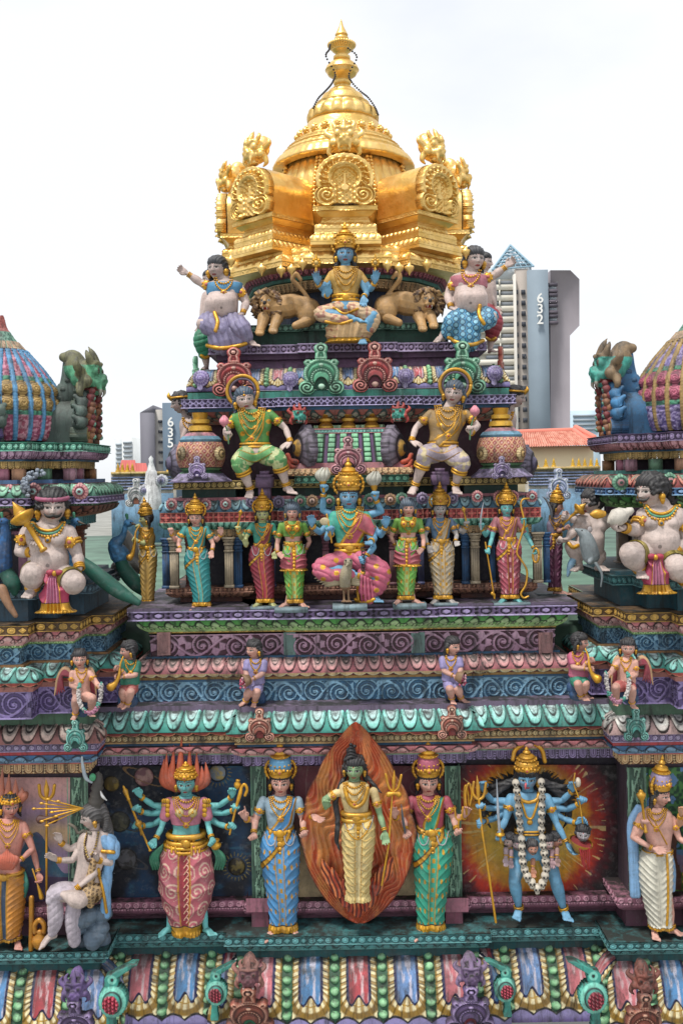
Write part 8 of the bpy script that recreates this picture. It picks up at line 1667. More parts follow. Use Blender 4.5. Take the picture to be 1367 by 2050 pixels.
lounger('figure in grey and gold holding a pink flower, seated right of the shrine', 8.3, 45, (908, 786), -.25, .14, ((860, 824), (934, 822)), (886, 884), [([(862, 828, 0), (832, 856, 4), (823, 884, 20)], (.9, .3, .3), -1, .2, (0, -1, -.4)), ([(932, 828, 0), (956, 852, 8), (942, 868, 28)], (-.1, -1, .4), -1, .8, (0, 0, 1))],
 [([(872, 906, 4), (852, 910, 40), (830, 972, 22)], (-.4, .85, .2)), ([(900, 906, 4), (924, 926, 40), (910, 972, 22)], (.1, .95, .2))], '9a7c4c', 'a89aa4', 'c9b890', (911, 770), [(940, 880, 40), (942, 856, 40), (950, 828, 38)])
for lab, x, y, yw in (('dark haired head with a gold band looking left, left edge of the tower', 362, 806, -1.3), ('dark haired head with a gold band looking right, right edge of the tower', 1031, 794, 1.3)):
 e = -1 if x < 700 else 1; f = Fig(lab, 9.1, 40, (x, y), yw, .25, 0, 'pale', SEAT, base=(x - e * 20, y + 90)); f.head((x - e * 14, y + 34, -3)); f.torso([(y + 28, x - e * 16, 12, 10), (y + 42, x - e * 22, 24, 20), (y + 70, x - e * 24, 24, 20), (y + 100, x - e * 24, 22, 20)]); f.arm([(x - e * 18, y + 44, 14), (x - e * 4, y + 74, 18), (x + e * 2, y + 96, 22)], (0, .9, .3), ts=1); f.last_ = f.last; f.bangles(.85, 2); f.body(); f.hair('1c1c22', curls=20); mb = MB(); P = f.hl([(math.sin(a) * .86, .45 + .15 * math.cos(a), math.cos(a) * .86 - .1) for a in np.linspace(0, 2 * pi, 29)]); mb.add(*tubeV(P, 2.4, 8, 1, caps=False), col=GOLD, gold=1.); mb.add(*tubeV(f.hl([(0, .5, .74), (0, .85, .9), (0, 1.15, .8)]), [4, 4, .6], 8, 4), col=GOLD, gold=1.); f.out('gold_band', mb); f.earrings(.15); f.necklaces(x - e * 18, y + 34, .36, 2, pend=False)
# top storey
f = Fig('blue faced figure in gold robes seated cross legged between two lions', 8.72, 42, (691, 509), 0, .08, 0, 'blue', SEAT, base=(692, 690)); f.head((692, 540, -3)); R_ = [(534, 692, 13, 9), (545, 692, 31, 13), (560, 692, 32, 17), (578, 692, 24, 16), (590, 692, 22, 15), (606, 692, 28, 20), (622, 692, 30, 22)]; f.torso(R_)
ars = [([(664, 550, 0), (646, 580, 6), (636, 568, 22)], (-.2, -1, .3), 1, .15, (0, 0, 1)), ([(720, 550, 0), (742, 580, 6), (750, 566, 22)], (.2, -1, .3), -1, .15, (0, 0, 1)), ([(664, 552, 0), (648, 590, 8), (656, 592, 26)], (0, -1, .5), 1, .15, (0, 0, 1)), ([(720, 552, 0), (734, 588, 8), (728, 594, 26)], (-.1, 1, .4), 1, .15, (0, 0, 1))]
for p, h, t, c, n in ars: f.arm(p, h, ts=t, curl=c, n=n, r=(.17, .14, .1)); f.bangles(.84, 2)
f.leg([(682, 620, 0), (642, 628, 30), (706, 636, 38)], (1, .15), (.36, .3, .17), 1.2); f.leg([(704, 620, 0), (746, 632, 32), (726, 678, 26)], (-.05, .95, .1), (.36, .3, .16), 1.25); f.body(); f.hair(long=[([(676, 520, -4), (672, 540, -2), (670, 560, 2)], [5, 5, 1.5]), ([(706, 520, -4), (712, 540, -2), (714, 560, 2)], [5, 5, 1.5])]); f.crown(2.35, 'gold'); f.earrings(.15)
f.blouse(R_[:5], 'c9a050', [(a[0][0], a[0][1], .5) for a in ars[:2]], bust=[((681, 568, 13), 8.5), ((703, 568, 13), 8.5)]); mb = MB(); f.tube([(690, 614, 2), (662, 622, 22), (640, 628, 30), (656, 636, 36), (690, 640, 40)], [14, 14, 12.5, 11, 8], mb=mb); f.tube([(694, 614, 4), (726, 624, 24), (748, 636, 28), (742, 656, 26)], [14, 14, 13, 11], mb=mb); f.cloth('robe_lap', mb, 'd8b890', .03, 14, dirv=(.3, 1, 0), colf=lambda V, c, g: (mix(c, hx('b8806a'), sst(.55, .6, vnoise(V[:, 0], V[:, 1], 5, 2))), g)); f.drape('gold_hem', [(652, 644), (680, 648), (704, 642)], 3); f.drape('gold_hem', [(668, 616), (690, 628), (716, 618)], 2.6)
f.skirt([(640, 698, 30, 20, 18), (655, 700, 46, 26, 16), (672, 698, 44, 26, 14), (686, 696, 40, 24, 12)], 'd4b080', None, None, (16, 3), sash=None, swag=3, amp=.06, centre=.6, hemw=.16, col2='a86a4c', mg=0., mcol='b86a58', name='robe_skirt'); f.belt(598, 692, 25, 18, .22); f.necklaces(692, 538, .42, 4)
for x, r in ((633, 10), (751, 9)):
 mb = MB(); mb.add(*tubeV(f.JJ([(x, 552, 24), (x, 538, 24)]), [2, 3], 8, 1), col=GOLD, gold=1.); [mb.add(*sphV(f.J(x + r * .7 * math.cos(k), 526 - r * .7 * math.sin(k), 24), r * .36, 9, 6), col=GOLD, gold=1.) for k in np.arange(8) * pi / 4]; mb.add(*sphV(f.J(x, 526, 25), r * .5, 10, 7), col=hx('c9a860'), gold=.6); mb.add(*tubeV(f.JJ([(x, 516, 24), (x, 508, 24)]), [3, .5], 8, 1), col=GOLD, gold=1.); f.out('gold_wheel' if x < 700 else 'gold_conch', mb)
def portly(label, Y, U, head, yaw, chest, belly, br, arms, legs, c_band, c_cl, c_cl2, hemp, sk='pale', bc=None, group=SEAT, vox=None):
 f = Fig(label, Y, U, head, yaw, .1, 0, sk, group, base=(belly[0], belly[1] + 70), vox=vox); f.head((chest[0], chest[1] - .5 * U, -3), nr=.27)
 f.torso([(chest[1] - .52 * U, chest[0], .3 * U, .22 * U), (chest[1] - .36 * U, chest[0], .72 * U, .36 * U), (chest[1], chest[0], .74 * U, .46 * U, 3), (belly[1] - .3 * U, (chest[0] + belly[0]) / 2, br * .92, br * .8, 6), (belly[1], belly[0], br, br * .95, 10), (belly[1] + .5 * U, belly[0], br * .95, br * .85, 8), (belly[1] + .85 * U, belly[0], br * .7, br * .6, 4)]); ars = []
 for e in (-1, 1): f.ball((chest[0] + e * .3 * U, chest[1] + .06 * U, .34 * U), .25 * U)
 for p, h, t, c, n in arms: f.arm(p, h, ts=t, curl=c, n=n, r=(.24, .2, .13)); ars.append(f.last)
 lg = []
 for p, ft, r in legs: f.leg(p, ft, r, 1.1); lg.append(f.last)
 def nav(V, c): d = np.hypot(V[:, 0] - f.J(belly[0], 0)[0] if False else V[:, 0] - f.J(belly[0], belly[1] + .25 * U, br)[0], V[:, 1] - f.J(belly[0], belly[1] + .25 * U, br)[1]); return np.where(((d < .06 * U) & (V[:, 2] > 10))[:, None], c * .4, c)
 f.ars = ars; f.lg = lg; f.nav = nav; return f
f = portly('plump figure in lavender reaching out to the left, top storey', 8.78, 44, (435, 537), -.35, (450, 582), (444, 606), 33, [([(424, 576, 0), (402, 566, 2), (376, 548, 8)], (-.8, -.5, .1), -1, .4, (0, .3, 1)), ([(478, 576, 0), (493, 606, 6), (486, 628, 22)], (-.7, .3, .4), -1, .2, (0, -1, -.3))],
 [([(430, 640, 4), (408, 648, 34), (438, 664, 34)], None, (.42, .36, .2)), ([(462, 640, 6), (480, 654, 38), (500, 680, 24)], (.6, .7, .2), (.42, .34, .18))], None, None, None, None)
f.body(paintf=f.nav); f.hair('2a2e34', big=1.05); f.earrings(.2); f.blouse([(568, 450, 34, 22), (578, 450, 34.5, 25), (590, 450, 33, 24)], '4f8ab0', []);
mb = MB(); f.tube([(440, 640, 4), (414, 648, 30), (440, 662, 38)], [20, 19, 15], mb=mb); f.tube([(456, 640, 6), (480, 654, 34), (490, 672, 30)], [20, 19, 15], mb=mb); f.tube([(440, 660, 26), (446, 684, 24)], [24, 26], mb=mb); f.tube([(470, 664, 26), (476, 684, 22)], [18, 20], mb=mb); f.cloth('lavender_cloth', mb, '8f88a8', .06, 12, dirv=(1, .2, 0)); f.drape('gold_hem', [(416, 692), (440, 697), (470, 694), (492, 688)], 4.2, zd=30); f.drape('lap_band', [(430, 626), (436, 644), (432, 662)], 4, zd=36)
f.necklaces(448, 560, .42, 2); [(setattr(f, 'last', a), f.bangles(.85, 3, armlet=.45, boss=.2)) for a in f.ars]
f = portly('plump figure in blue flowered cloth pointing up to the right, top storey', 8.78, 46, (949, 519), .3, (938, 568), (941, 596), 34, [([(910, 562, 0), (896, 592, 4), (902, 616, 22)], (.7, .4, .4), 1, .2, (0, -1, -.3)), ([(966, 560, 0), (988, 552, 2), (1012, 534, 8)], (.8, -.6, .1), -1, .4, (0, .3, 1))],
 [([(926, 632, 6), (908, 646, 38), (884, 672, 24)], (-.6, .7, .2), (.42, .34, .18)), ([(956, 630, 4), (980, 636, 34), (950, 654, 34)], None, (.42, .36, .2))], None, None, None, None)
f.body(paintf=f.nav); f.hair('2a2c30', big=1.05); f.earrings(.2); f.blouse([(554, 938, 35, 23), (564, 938, 35.5, 26), (577, 938, 34, 25)], 'b8707c', [])
def flow(V, c, g): d = np.hypot((V[:, 0] / 13) % 1 - .5, (V[:, 1] / 12 + .5 * (np.floor(V[:, 0] / 13) % 2)) % 1 - .5); return mix(mix(c, hx('8ac4dc'), (d < .38) * 1.), hx('24506a'), _ln(d - .4, .1)), g
mb = MB(); f.tube([(936, 630, 4), (908, 644, 34), (898, 664, 30)], [20, 19, 15], mb=mb); f.tube([(946, 630, 6), (978, 636, 30), (954, 652, 38)], [20, 19, 15], mb=mb); f.tube([(926, 652, 26), (932, 676, 24)], [26, 30], mb=mb); f.cloth('blue_cloth', mb, '4f94bc', .03, 10, dirv=(1, .2, 0), colf=flow); f.drape('gold_hem', [(898, 676), (916, 686), (944, 690), (966, 682)], 4.2, zd=30); f.drape('lap_band', [(960, 612), (958, 630), (968, 648)], 4, zd=36)
f.necklaces(942, 546, .42, 2); [(setattr(f, 'last', a), f.bangles(.85, 3, armlet=.45, boss=.2)) for a in f.ars]
for lab, x, y, c, e in (('figure in green trousers partly hidden at the left end of the top storey', 412, 690, '2f8a64', -1), ('figure in red trousers partly hidden at the right end of the top storey', 982, 655, '9c3440', 1)):
 f = Fig(lab, 9.15, 36, (x + (10 if e < 0 else -14), y - 130), e * 1.2, .1, 0, 'pale', SEAT, base=(x, y + 30)); f.head((x - e * 14, y - 104, 0)); f.torso([(y - 108, x - e * 14, 12, 9), (y - 98, x - e * 16, 24, 16), (y - 60, x - e * 14, 26, 20), (y - 30, x - e * 14, 24, 18)]); f.leg([(x - e * 12, y - 30, 6), (x + e * 4, y - 4, 16), (x - e * 2, y + 44, 8)], (e * .4, .8), (.4, .34, .18)); f.arm([(x - e * 6, y - 92, 10), (x + e * 2, y - 62, 14), (x + e * 10, y - 40, 16)], (e * .3, .8, .2)); f.body(); f.hair()
 mb = MB(); f.tube([(x - e * 12, y - 36, 4), (x + e * 4, y - 10, 18), (x + e * 2, y + 18, 14)], [17, 20, 12], mb=mb); f.cloth('trousers', mb, c, .04, 10); f.drape('gold_cuff', [(x - 8, y + 22), (x, y + 26), (x + 8, y + 22)], 3.5, zd=20)
# lions
def lion(label, Y, s, hd, paws, body_, haunch, tail):
 """s +1 body runs to the right of the head"""
 f = Fig(label, Y, 45, hd, -s * .15, .1, 0, 'b8905c', 'pair of crouching lions', name='lion_statue', base=(body_[0], 668), cat='lion'); h = f.h; P = lambda *p: f.hl(p)[0]; U = 40
 f.B.add(*sphV(P(0, .1, 0), (h * .72, h * .78, h * .75), 18, 12)); f.B.add(*sphV(P(0, -.22, .62), (h * .36, h * .3, h * .45), 14, 10)); f.B.add(*sphV(P(0, -.62, .42), (h * .28, h * .14, h * .3), 12, 8)); f.B.add(*sphV(P(0, -.02, .98), (h * .17, h * .11, h * .12), 10, 8)); f.B.add(*tubeV(f.hl([(0, .4, .6), (0, .1, .9)]), [h * .2, h * .15], 10, 1))
 for e in (-1, 1): f.B.add(*sphV(P(e * .62, .62, .1), (h * .2, h * .22, h * .12), 10, 8)); f.B.add(*sphV(P(e * .24, -.3, .82), (h * .2, h * .17, h * .2), 10, 8)); f.B.add(*sphV(P(e * .3, .32, .6), (h * .17, h * .1, h * .12), 8, 7))
 f.tube([(hd[0] + s * 14, hd[1] + 10, -4), (body_[0] - s * 14, body_[1] + 4, -8), body_ + (-12,), haunch + (-10,)], [20, 25, 22, 24]); f.ball((haunch[0] - s * 2, haunch[1] + 8, 4), (21, 24, 16))
 f.tube([(haunch[0] - s * 4, haunch[1] + 24, 12), (haunch[0] - s * 26, haunch[1] + 32, 20)], [11, 8]);
 for (x, y) in paws: f.tube([(x + s * 8, hd[1] + 30, 4), (x + s * 4, y - 20, 14), (x, y - 8, 26)], [13, 10, 8.5]); f.ball((x, y - 6, 32), (10, 7, 11)); [f.ball((x + q * 5, y - 4, 41), (3.3, 4, 4)) for q in (-1, 0, 1)]
 f.tube([tail[0] + (-4,), tail[1] + (0,), tail[2] + (4,), tail[3] + (4,), tail[4] + (4,)], [4, 4.5, 5, 5, 4])
 def pf(V, c):
  p = f.hloc(V); x, y, z = p.T; nr = (np.abs(x) < 1) & (np.abs(y) < 1) & (z > .3)
  for e in (-1, 1): d = np.hypot((x - e * .3) / 1.4, y - .2); c = np.where((nr & (d < .09))[:, None], hx('d8d0c0'), c); c = np.where((nr & (np.hypot(x - e * .3, y - .2) < .06))[:, None], BLK, c)
  c = np.where((nr & (np.abs(x) < .26) & (y < -.38) & (y > -.58) & (z > .4))[:, None], hx('9a2c30'), c); c = np.where((nr & (np.hypot(x, y + .02) < .17) & (z > .95))[:, None], hx('1c1414'), c); return c
 f.body(face=False, paintf=pf)
 for e in (-1, 1): mb = MB(); mb.add(*tubeV(f.hl([(e * .18, -.36, .92), (e * .17, -.56, .86)]), [h * .06, h * .015], 8, 1), col=hx('d8d4c8')); f.out('fang', mb)
 mb = MB(); rng = np.random.RandomState(int(hd[0]))
 for i in range(260):
  a = rng.uniform(0, 2 * pi); rr = rng.uniform(.78, 1.3); zz = rng.uniform(-.7, .45) * (1 if rr > .8 else 1); L_ = rng.uniform(.35, .6); p0 = np.array([math.cos(a) * rr * .9, math.sin(a) * rr * .95 - .1, zz]); d = nrm((math.cos(a) * .8, math.sin(a) * .5 - .7, .1)); t = np.array([-math.sin(a), math.cos(a), .3]) * .16
  mb.add(*tubeV(f.hl([p0, p0 + d * L_ * .5 + t, p0 + d * L_ - t * .3]), [h * .16, h * .13, h * .02], 7, 3))
 V, Fc, _, _ = mb.get(); V, Fc = remesh(V, Fc, 1.0, 1); c = mix(np.tile(hx('5c4028'), (len(V), 1)), hx('a88454'), sst(.35, .7, vnoise(V[:, 0] + V[:, 1] * .5, V[:, 1], 3.2, 2))); f.mk('mane', V, Fc, c); return f
lion('sculpted lion with open jaws crouching on the left, facing forward', 8.86, 1, (535, 607), [(520, 672), (547, 668)], (588, 610), (618, 620), [(622, 604), (600, 574), (586, 560), (592, 548), (602, 560)])
lion('sculpted lion with open jaws crouching on the right, facing forward', 8.86, -1, (855, 603), [(868, 658), (846, 664)], (800, 604), (772, 614), [(768, 600), (790, 572), (800, 558), (796, 546), (786, 556)])
# ---------------------------------------------------------------- big seated guardians of the corner shrines
def guard(label, head, yaw, chest, belly, br, arms, legs, U=64, Y=7.74, sk='white'):
 f = portly(label, Y, U, head, yaw, chest, belly, br, arms, legs, None, None, None, None, sk, group='pot bellied guardians', vox=1.25); f.body(paintf=f.nav, lips='9a5a50'); f.hair('141416', locks=False, curls=46, big=1.04)
 mb = MB()
 for e in (-1, 1): mb.add(*tubeV(f.hl([(0, -.40, .97), (e * .2, -.46, .95), (e * .38, -.42, .8), (e * .5, -.28, .7)]), [f.h * .09, f.h * .1, f.h * .07, f.h * .02], 9, 4), col=hx('15130f'))
 f.out('moustache', mb); f.earrings(.16)
 for i, (w, d) in enumerate(((.46, .18), (.5, .27), (.54, .36))): f.drape('collar', [(chest[0] - w * U, chest[1] - .5 * U), (chest[0] - w * .6 * U, chest[1] - .5 * U + d * U), (chest[0], chest[1] - .42 * U + d * U), (chest[0] + w * .6 * U, chest[1] - .5 * U + d * U), (chest[0] + w * U, chest[1] - .5 * U)], 3.2 if i != 1 else 2.4, None if i != 1 else hx('4f9a7c'), 1. if i != 1 else 0, bead=i == 2)
 mb = MB(); h = f.hit(chest[0], chest[1] + .05 * U); mb.add(*sphV(h, (7, 7, 4), 16, 9), col=GOLD, gold=1.); mb.add(*sphV(h + [0, 0, 4], 3, 9, 7), col=hx('4a5a6a')); f.out('pendant', mb)
 for a in f.ars: f.ring('bracelet', a[1], a[2], .86, U * .15, U * .03, bands=3); f.ring('armlet', a[0], a[1], .45, U * .255, U * .05, boss=U * .17, bands=2)
 for l in f.lg: f.ring('knee_band', l[0], l[1], .72, U * .40, U * .028, bands=3, col=hx('8a7a34')); f.ring('anklet', l[1], l[2], .9, U * .21, U * .035, bands=2)
 return f
def front_cloth(f, x, y0, y1, w0, w1, z):
 f.skirt([(y0, x, w0, w0 * .7, z), (y0 + 14, x, w0 * 1.3, w0 * .8, z + 2), (y0 * .5 + y1 * .5, x + 1, (w0 + w1) * .55, 12, z + 3), (y1, x + 2, w1, 13, z)], 'b03a5c', None, 'c87a98', sash=None, swag=2, amp=.09, hemw=.26, centre=.5, name='front_cloth'); mb = MB(); [mb.add(*sphV(f.J(x + e * 8, y0 - 2, z + 12), (9, 6, 6), 12, 8), col=hx('a8304c')) for e in (-1, 1)]; mb.add(*sphV(f.J(x, y0, z + 14), (5, 6, 6), 10, 8), col=GOLD, gold=1.); f.out('knot', mb)
f = guard('moustached pot bellied guardian shouldering a gold mace, left shrine', (106, 1014), .3, (97, 1078), (98, 1116), 39, [([(56, 1066, 0), (40, 1104, 8), (66, 1106, 34)], (.3, -.9, .2), 1, .7, (0, .2, 1)), ([(138, 1066, 0), (156, 1112, 6), (160, 1138, 24)], (-.9, .3, .3), -1, .25, (0, -1, -.3))],
 [([(80, 1148, 6), (66, 1148, 50), (66, 1178, 34)], (-.1, .95), (.42, .4, .22)), ([(118, 1150, 6), (150, 1166, 48), (138, 1172, 24)], None, (.42, .38, .22))])
mace(f, (90, 1104, 50), (26, 1004, 44), 25, 5, at=.62); front_cloth(f, 110, 1148, 1226, 13, 30, 40); mb = MB(); P = f.hl([(math.sin(a) * .86, .48, math.cos(a) * .86 - .1) for a in np.linspace(0, 2 * pi, 29)]); mb.add(*tubeV(P, 4.5, 8, 1, caps=False), col=hx('a85a78')); f.out('turban_band', mb)
mb = MB(); rng = np.random.RandomState(4)
for i in range(90): t = rng.uniform(0, 1); a = 1.2 + t * 2.6; mb.add(*sphV(f.J(76 + 26 * math.cos(a) + rng.uniform(-7, 7), 972 - 24 * math.sin(a) + rng.uniform(-7, 7), 4 + rng.uniform(-6, 6)), rng.uniform(2.5, 5), 7, 5), col=hx('8f9aa8') * rng.uniform(.5, 1.2))
f.out('feather_plume', mb)
f = guard('moustached pot bellied guardian with long black hair holding a conch, right shrine', (1302, 982), -1.05, (1322, 1044), (1318, 1078), 39, [([(1288, 1034, 0), (1272, 1064, 12), (1248, 1056, 34)], (-.8, .1, .3), 1, .7, (0, 1, .3)), ([(1362, 1034, 0), (1370, 1082, 6), (1350, 1106, 30)], (-.9, .2, .3), -1, .25, (0, -1, -.3))],
 [([(1300, 1108, 6), (1262, 1108, 46), (1282, 1140, 28)], (-.2, .95), (.42, .4, .22)), ([(1334, 1110, 6), (1352, 1134, 50), (1372, 1162, 34)], (.2, .95), (.42, .4, .22))])
front_cloth(f, 1311, 1116, 1188, 12, 28, 42); mb = MB()
for k in range(9): mb.add(*tubeV(f.JJ([(1306 + k * 3, 956 + k * .5, -6 + k), (1326 + k * 2, 966 + k * 3, -8), (1334 + k, 990 + k * 2, -10), (1344 + k * 2, 1012 - k * 2, -8)]), [7, 8, 6, 2], 9, 4), col=hx('17171a'))
f.out('long_hair', mb); mb = MB(); lathe_at(mb, f.J(1180, 1030, 46), f.J(1250, 1026, 42), [(0, 2), (.1, 8), (.2, 10), (.34, 8), (.44, 5)], 18); mb2 = MB(); lathe_at(mb2, f.J(1214, 1046, 46), f.J(1266, 1020, 42), [(0, .5), (.12, 9), (.35, 18), (.6, 16), (.8, 8), (.84, 9), (1, 5)], 20, hx('cfc8bc'), 0); f.out('conch', mb2); f.out('gold_spout', mb)
f = portly('pale guardian partly hidden behind the right shrine, holding out a gold mace', 8.5, 50, (1184, 1006), -1.2, (1188, 1050), (1180, 1078), 28, [([(1168, 1044, 4), (1148, 1062, 14), (1136, 1078, 20)], (-.7, .3, .2), 1, .8, (0, 1, 0)), ([(1176, 1044, 10), (1150, 1040, 18), (1140, 1036, 22)], (-.8, -.2, .2), 1, .8, (0, 0, 1))], [([(1176, 1104, 4), (1142, 1094, 20), (1160, 1130, 10)], (-.6, .6), (.34, .28, .17)), ([(1190, 1106, 4), (1200, 1110, 10), (1196, 1130, 10)], (.3, .6), (.34, .28, .17))], None, None, None, None, 'white', group='pot bellied guardians')
f.body(); f.hair('17171a', locks=False, curls=26); mace(f, (1124, 1050, 24), (1172, 1008, 24), 14, 3, at=.66); f.drape('knee_cloth', [(1138, 1088), (1146, 1096), (1156, 1092)], 4)
tool(f, 'gold_tipped_scarf', [(1152, 1112, 18), (1142, 1130, 16), (1136, 1152, 14)], [6, 7, 3], '8ab4d0', 0)
# beasts beside the shrines
def beast(name, label, Y, base, prims, col, pf=None, cat='bird', group=None, parts=(), vox=.95):
 f = Fig(label, Y, 40, base, 0, 0, 0, col, group, vox=vox, name=name, base=base, cat=cat)
 for p, r in prims: f.tube(p, r) if len(p) > 1 else f.ball(p[0], r)
 f.body(face=False, paintf=pf)
 for nm, p, r, c in parts: mb = MB(); (mb.add(*tubeV(f.JJ(p), r, 12, 5), col=hx(c)) if len(p) > 1 else mb.add(*sphV(f.J(*p[0]), r), col=hx(c))); f.out(nm, mb)
 return f
def tailp(V, c): n = vnoise(V[:, 0], V[:, 1], 5, 3); g = (V[:, 0] > 0) & (n > .5); return mix(c, np.minimum(c * 1.9, 1), .6 * sst(.5, .7, n))
for lab, Y, P, hx_, tl, c in (('peacock with a blue neck and long green tail beside the left guardian', 8.1, [([(152, 1140, 0), (148, 1100, 4), (142, 1070, 8), (147, 1050, 10)], [17, 13, 7, 6])], (152, 1044, 12), [(158, 1118, 0), (190, 1146, 8), (236, 1182, 12), (276, 1206, 14)], '2f6a94'),
 ('peacock with pale speckled wings perched behind the left shrine', 8.9, [([(240, 1110, 0), (232, 1090, 2), (246, 1074, 4), (252, 1052, 6)], [20, 15, 7, 5])], (258, 1047, 6), [(236, 1104, 0), (250, 1140, 4), (272, 1168, 6), (292, 1190, 6)], '4a86b4'),
 ('dark blue necked peacock at the left edge of the picture', 7.75, [([(6, 1130, 0), (8, 1100, 2), (12, 1070, 4), (10, 1050, 6)], [20, 17, 11, 8])], (8, 1044, 8), [(0, 1120, 0), (16, 1150, 0), (28, 1172, 2), (30, 1186, 4)], '1c4a78')):
 x, y, z = hx_; sg = 1 if x > 100 else -1
 f = beast('peacock_statue', lab, Y, (x, 1190), P + [([(x, y, z)], (10, 8, 8))], c, tailp, group='peacocks beside the left shrine', parts=[('beak', [(x + sg * 7, y + 1, z + 3), (x + sg * 18, y + 5, z + 4)], [3, .5], '6a5a48'), ('tail', tl, [9, 15, 15, 7], '1f5f50'), ('eye', [(x + sg * 4, y - 1, z + 7)], 1.6, '101010'), ('crest', [(x - 2, y - 6, z), (x - 4, y - 16, z)], [2, 3.4], '3f8a6a')])
tool(f, 'leg', [(4, 1180, 30), (18, 1210, 34), (32, 1232, 36)], [11, 8, 5], '9a7458', 0)
beast('goose_statue', 'pale grey goose sitting low behind the left shrine ledge', 9.3, (262, 1160), [([(236, 1136, 0), (262, 1132, 4), (282, 1140, 0)], [14, 22, 10]), ([(252, 1070, -4), (262, 1090, -4), (270, 1110, 0), (268, 1130, 0)], [10, 16, 14, 12])], 'a8a49c', group=None, parts=[('wing', [(240, 1124, 14), (262, 1130, 22), (284, 1142, 12)], [6, 9, 2], '8a8880')])
beast('rat_statue', 'grey rat with raised snout crouching at the right shrine', 8.1, (1176, 1130), [([(1182, 1112, 0), (1176, 1090, 4), (1168, 1070, 8), (1152, 1060, 12)], [18, 17, 12, 3]), ([(1186, 1112, 8), (1180, 1124, 14)], [9, 5])], '8f9a9e', cat='rat', parts=[('ear', [(1180, 1060, 12)], (5, 6, 2), 'a8a0a0'), ('eye', [(1164, 1062, 16)], 1.6, '101010'), ('tail', [(1192, 1128, 20), (1204, 1150, 26), (1202, 1174, 26)], [3.4, 2.6, 1.4], '7f8a8e')])
# ---------------------------------------------------------------- children on the ledges
def child(label, Y, head, yaw, sk, kind, shirt=None, short=None, seat='2c4a70', e=1, armp=(), legp=()):
 U = 34; x, y = head; f = Fig(label, Y, U, head, yaw, .12, 0, sk, 'children seated along the ledges', base=(x, y + 100)); f.head((x + e * 3, y + 22, -3), nr=.2); cx_ = x + e * 4
 R_ = [(y + 19, cx_, 9, 7), (y + 26, cx_, 19, 10), (y + 38, cx_, 19, 13), (y + 54, cx_ - e, 17, 14), (y + 68, cx_ - e, 18, 15), (y + 76, cx_ - e, 15, 13)]; f.torso(R_); ars = []
 for p, h, t in armp: f.arm(p, h, ts=t, curl=.7, r=(.2, .17, .12)); ars.append(f.last)
 for p, ft in legp: f.leg(p, ft, (.32, .27, .17)); f.ring('anklet', f.last[1], f.last[2], .9, 6, 1.4)
 f.body(); f.hair('1a1a1e', curls=12, locks=True); f.earrings(.14)
 if shirt: f.blouse(R_[:5], shirt, [(a[0][0], a[0][1], .6) for a in armp], sleeve_r=.22)
 if short: mb = MB(); [f.tube([(cx_ - e, y + 70, 2), p[0], tuple(.6 * b + .4 * a for a, b in zip(p[0], p[1]))], [15, 12, 11], mb=mb) for p, _ in legp]; f.cloth('shorts', mb, short, .02, 9)
 for a in ars: f.ring('bracelet', a[1], a[2], .85, U * .13, U * .03); (f.ring('armlet', a[0], a[1], .5, U * .21, U * .045, boss=U * .13) if not shirt else None)
 f.necklaces(cx_, y + 22, .34, 2, drop=.7); mb = MB(); rk = np.random.RandomState(int(x))
 for k in range(9): mb.add(*sphV(f.J(cx_ - e * 2 + rk.uniform(-13, 13), y + 92 + rk.uniform(-12, 14), -8 + rk.uniform(-6, 4)), rk.uniform(10, 14), 10, 7))
 f.cloth('rock', mb, seat, .03, 4); return f
for x, y, e, lab, sh_, Y, yy in ((508, 1299, 1, 'child in a lavender shirt tipping a basket of petals to the left', '9a90c0', 8.1, 0), (906, 1293, -1, 'child in a lavender shirt tipping a basket of petals to the right', '9a90c0', 8.1, 0)):
 X = lambda d: x + e * d
 f = child(lab, Y, (x, y), -.7 * e, 'pink', 0, sh_, sh_, e=e, armp=[([(X(-12), y + 28, 4), (X(-16), y + 46, 10), (X(-12), y + 60, 22)], (-.4 * e, .4, .5), e), ([(X(20), y + 28, 4), (X(18), y + 50, 12), (X(-2), y + 60, 24)], (-.8 * e, .3, .3), e)], legp=[([(X(-2), y + 76, 4), (X(-10), y + 86, 20), (X(-16), y + 104, 8)], (-.6 * e, .7)), ([(X(8), y + 76, 4), (X(6), y + 86, 24), (X(2), y + 106, 12)], (-.1 * e, .95))])
 mb = MB(); lathe_at(mb, f.J(X(-6), y + 60, 30), f.J(X(-22), y + 65, 38), [(0, .5), (.1, 9), (.6, 12), (1, 13)], 20, hx('8a6a4c'), 0); f.out('basket', mb); mb = MB(); rk = np.random.RandomState(2); [mb.add(*sphV(f.J(X(-20) + rk.uniform(-7, 7), y + 66 + rk.uniform(-8, 12), 38 + rk.uniform(-3, 5)), 2.6, 7, 5), col=hx('b84a68') if k % 2 else hx('d8a0ac')) for k in range(34)]; o = f.out('petals', mb); o['kind'] = 'stuff'
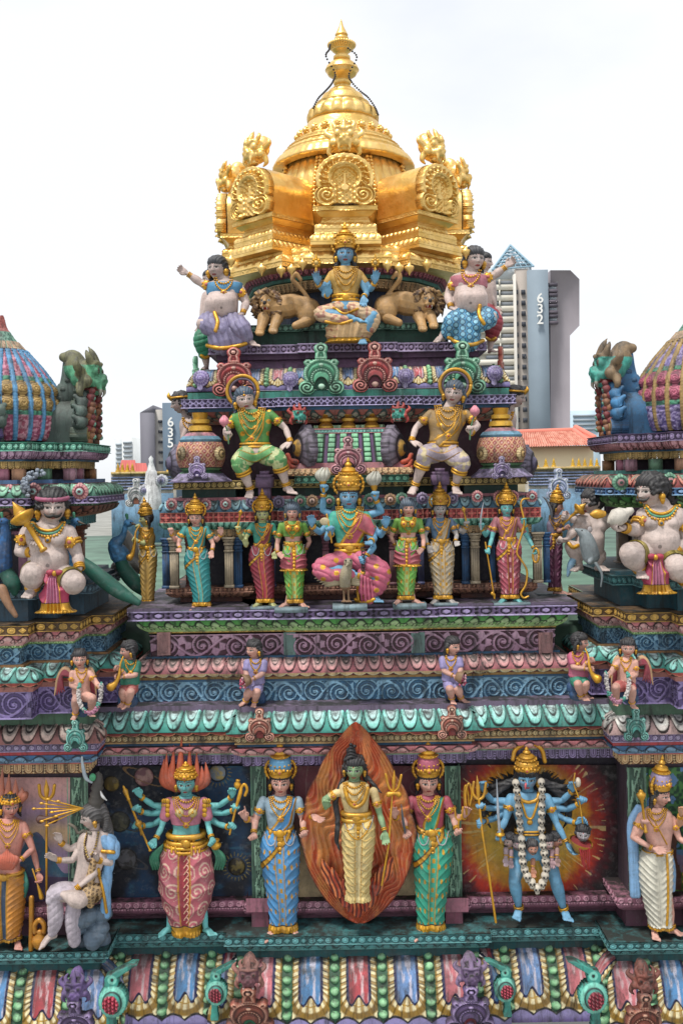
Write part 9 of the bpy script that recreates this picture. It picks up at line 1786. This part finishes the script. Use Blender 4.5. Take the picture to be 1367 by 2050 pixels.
for x, y, e, lab, sh_, so_, Y in ((258, 1301, 1, 'child in a green shirt blowing a curved gold horn, left side', '2f7a64', 'a85a54', 7.85), (1160, 1285, -1, 'child in a pink shirt blowing a curved gold horn, right side', 'b8607a', '2f8a70', 7.85)):
 X = lambda d: x + e * d
 f = child(lab, Y, (x, y), -1.1 * e, 'pink', 1, sh_, so_, e=e, armp=[([(X(-4), y + 28, 8), (X(-8), y + 50, 14), (X(-16), y + 40, 26)], (-.7 * e, -.4, .2), e), ([(X(16), y + 28, 4), (X(14), y + 50, 14), (X(-14), y + 54, 26)], (-.8 * e, .0, .2), e)], legp=[([(X(-2), y + 76, 4), (X(-12), y + 84, 20), (X(-8), y + 104, 6)], (-.5 * e, .6)), ([(X(8), y + 76, 4), (X(4), y + 84, 24), (X(-2), y + 108, 10)], (-.5 * e, .8))])
 tool(f, 'horn', [(X(-11), y + 14, 20), (X(-17), y + 30, 26), (X(-19), y + 50, 32), (X(-26), y + 66, 34), (X(-35), y + 74, 36)], [1.6, 2.2, 3.2, 5, 9])
for x, y, e, lab, Y, sk_ in ((160, 1318, 1, 'winged child holding a flower garland, left corner', 7.6, 'pink'), (1256, 1296, -1, 'winged child holding a flower garland, right corner', 7.6, 'pink')):
 X = lambda d: x + e * d
 f = child(lab, Y, (x, y), .25 * e, sk_, 2, None, None if e > 0 else 'b8605c', e=e, armp=[([(X(-14), y + 30, 4), (X(-16), y + 54, 8), (X(0), y + 62, 28)], (.5 * e, -.1, .6), e), ([(X(20), y + 30, 4), (X(34), y + 50, 12), (X(40), y + 58, 28)], (.4 * e, -.3, .6), -e)], legp=[([(X(-2), y + 76, 4), (X(-8), y + 84, 26), (X(-8), y + 112, 10)], (-.1 * e, .95)), ([(X(10), y + 76, 4), (X(26), y + 80, 26), (X(22), y + 106, 10)], (.4 * e, .8))])
 f.drape('garland', [], 1) if False else None; mb = MB(); P = catmull(f.JJ([(X(0), y + 52, 40), (X(-2), y + 76, 44), (X(6), y + 100, 46), (X(22), y + 110, 46), (X(36), y + 96, 44), (X(42), y + 74, 42), (X(44), y + 50, 40)]), 14); rk = np.random.RandomState(1)
 for i, p in enumerate(P): [mb.add(*sphV(p + rk.uniform(-2.6, 2.6, 3), 2.5, 7, 5), col=hx(('4f9a8a' if i % 28 < 6 else ('b87a94' if 30 < i < 56 else 'c4bcb8')))) for _ in range(3)]
 f.out('garland', mb)
 for w_, sd in ((1., -1), (.6, 1)):
  mb = MB(); [mb.add(*tubeV(f.JJ([(X(2 + sd * 12), y + 36, -8), (X(2 + sd * (30 + k * 2) * w_), y + 20 + k * 3, -12), (X(2 + sd * (44 - k * 1.5) * w_), y + 38 + k * 3, -12), (X(2 + sd * (52 - k * 5) * w_), y + 74 - k * 2, -12)]), [4, 5, 4.5, 1], 8, 4), col=hx('c8a078' if k == 0 else '9a3c4a')) for k in range(5)]; f.out('wing', mb)
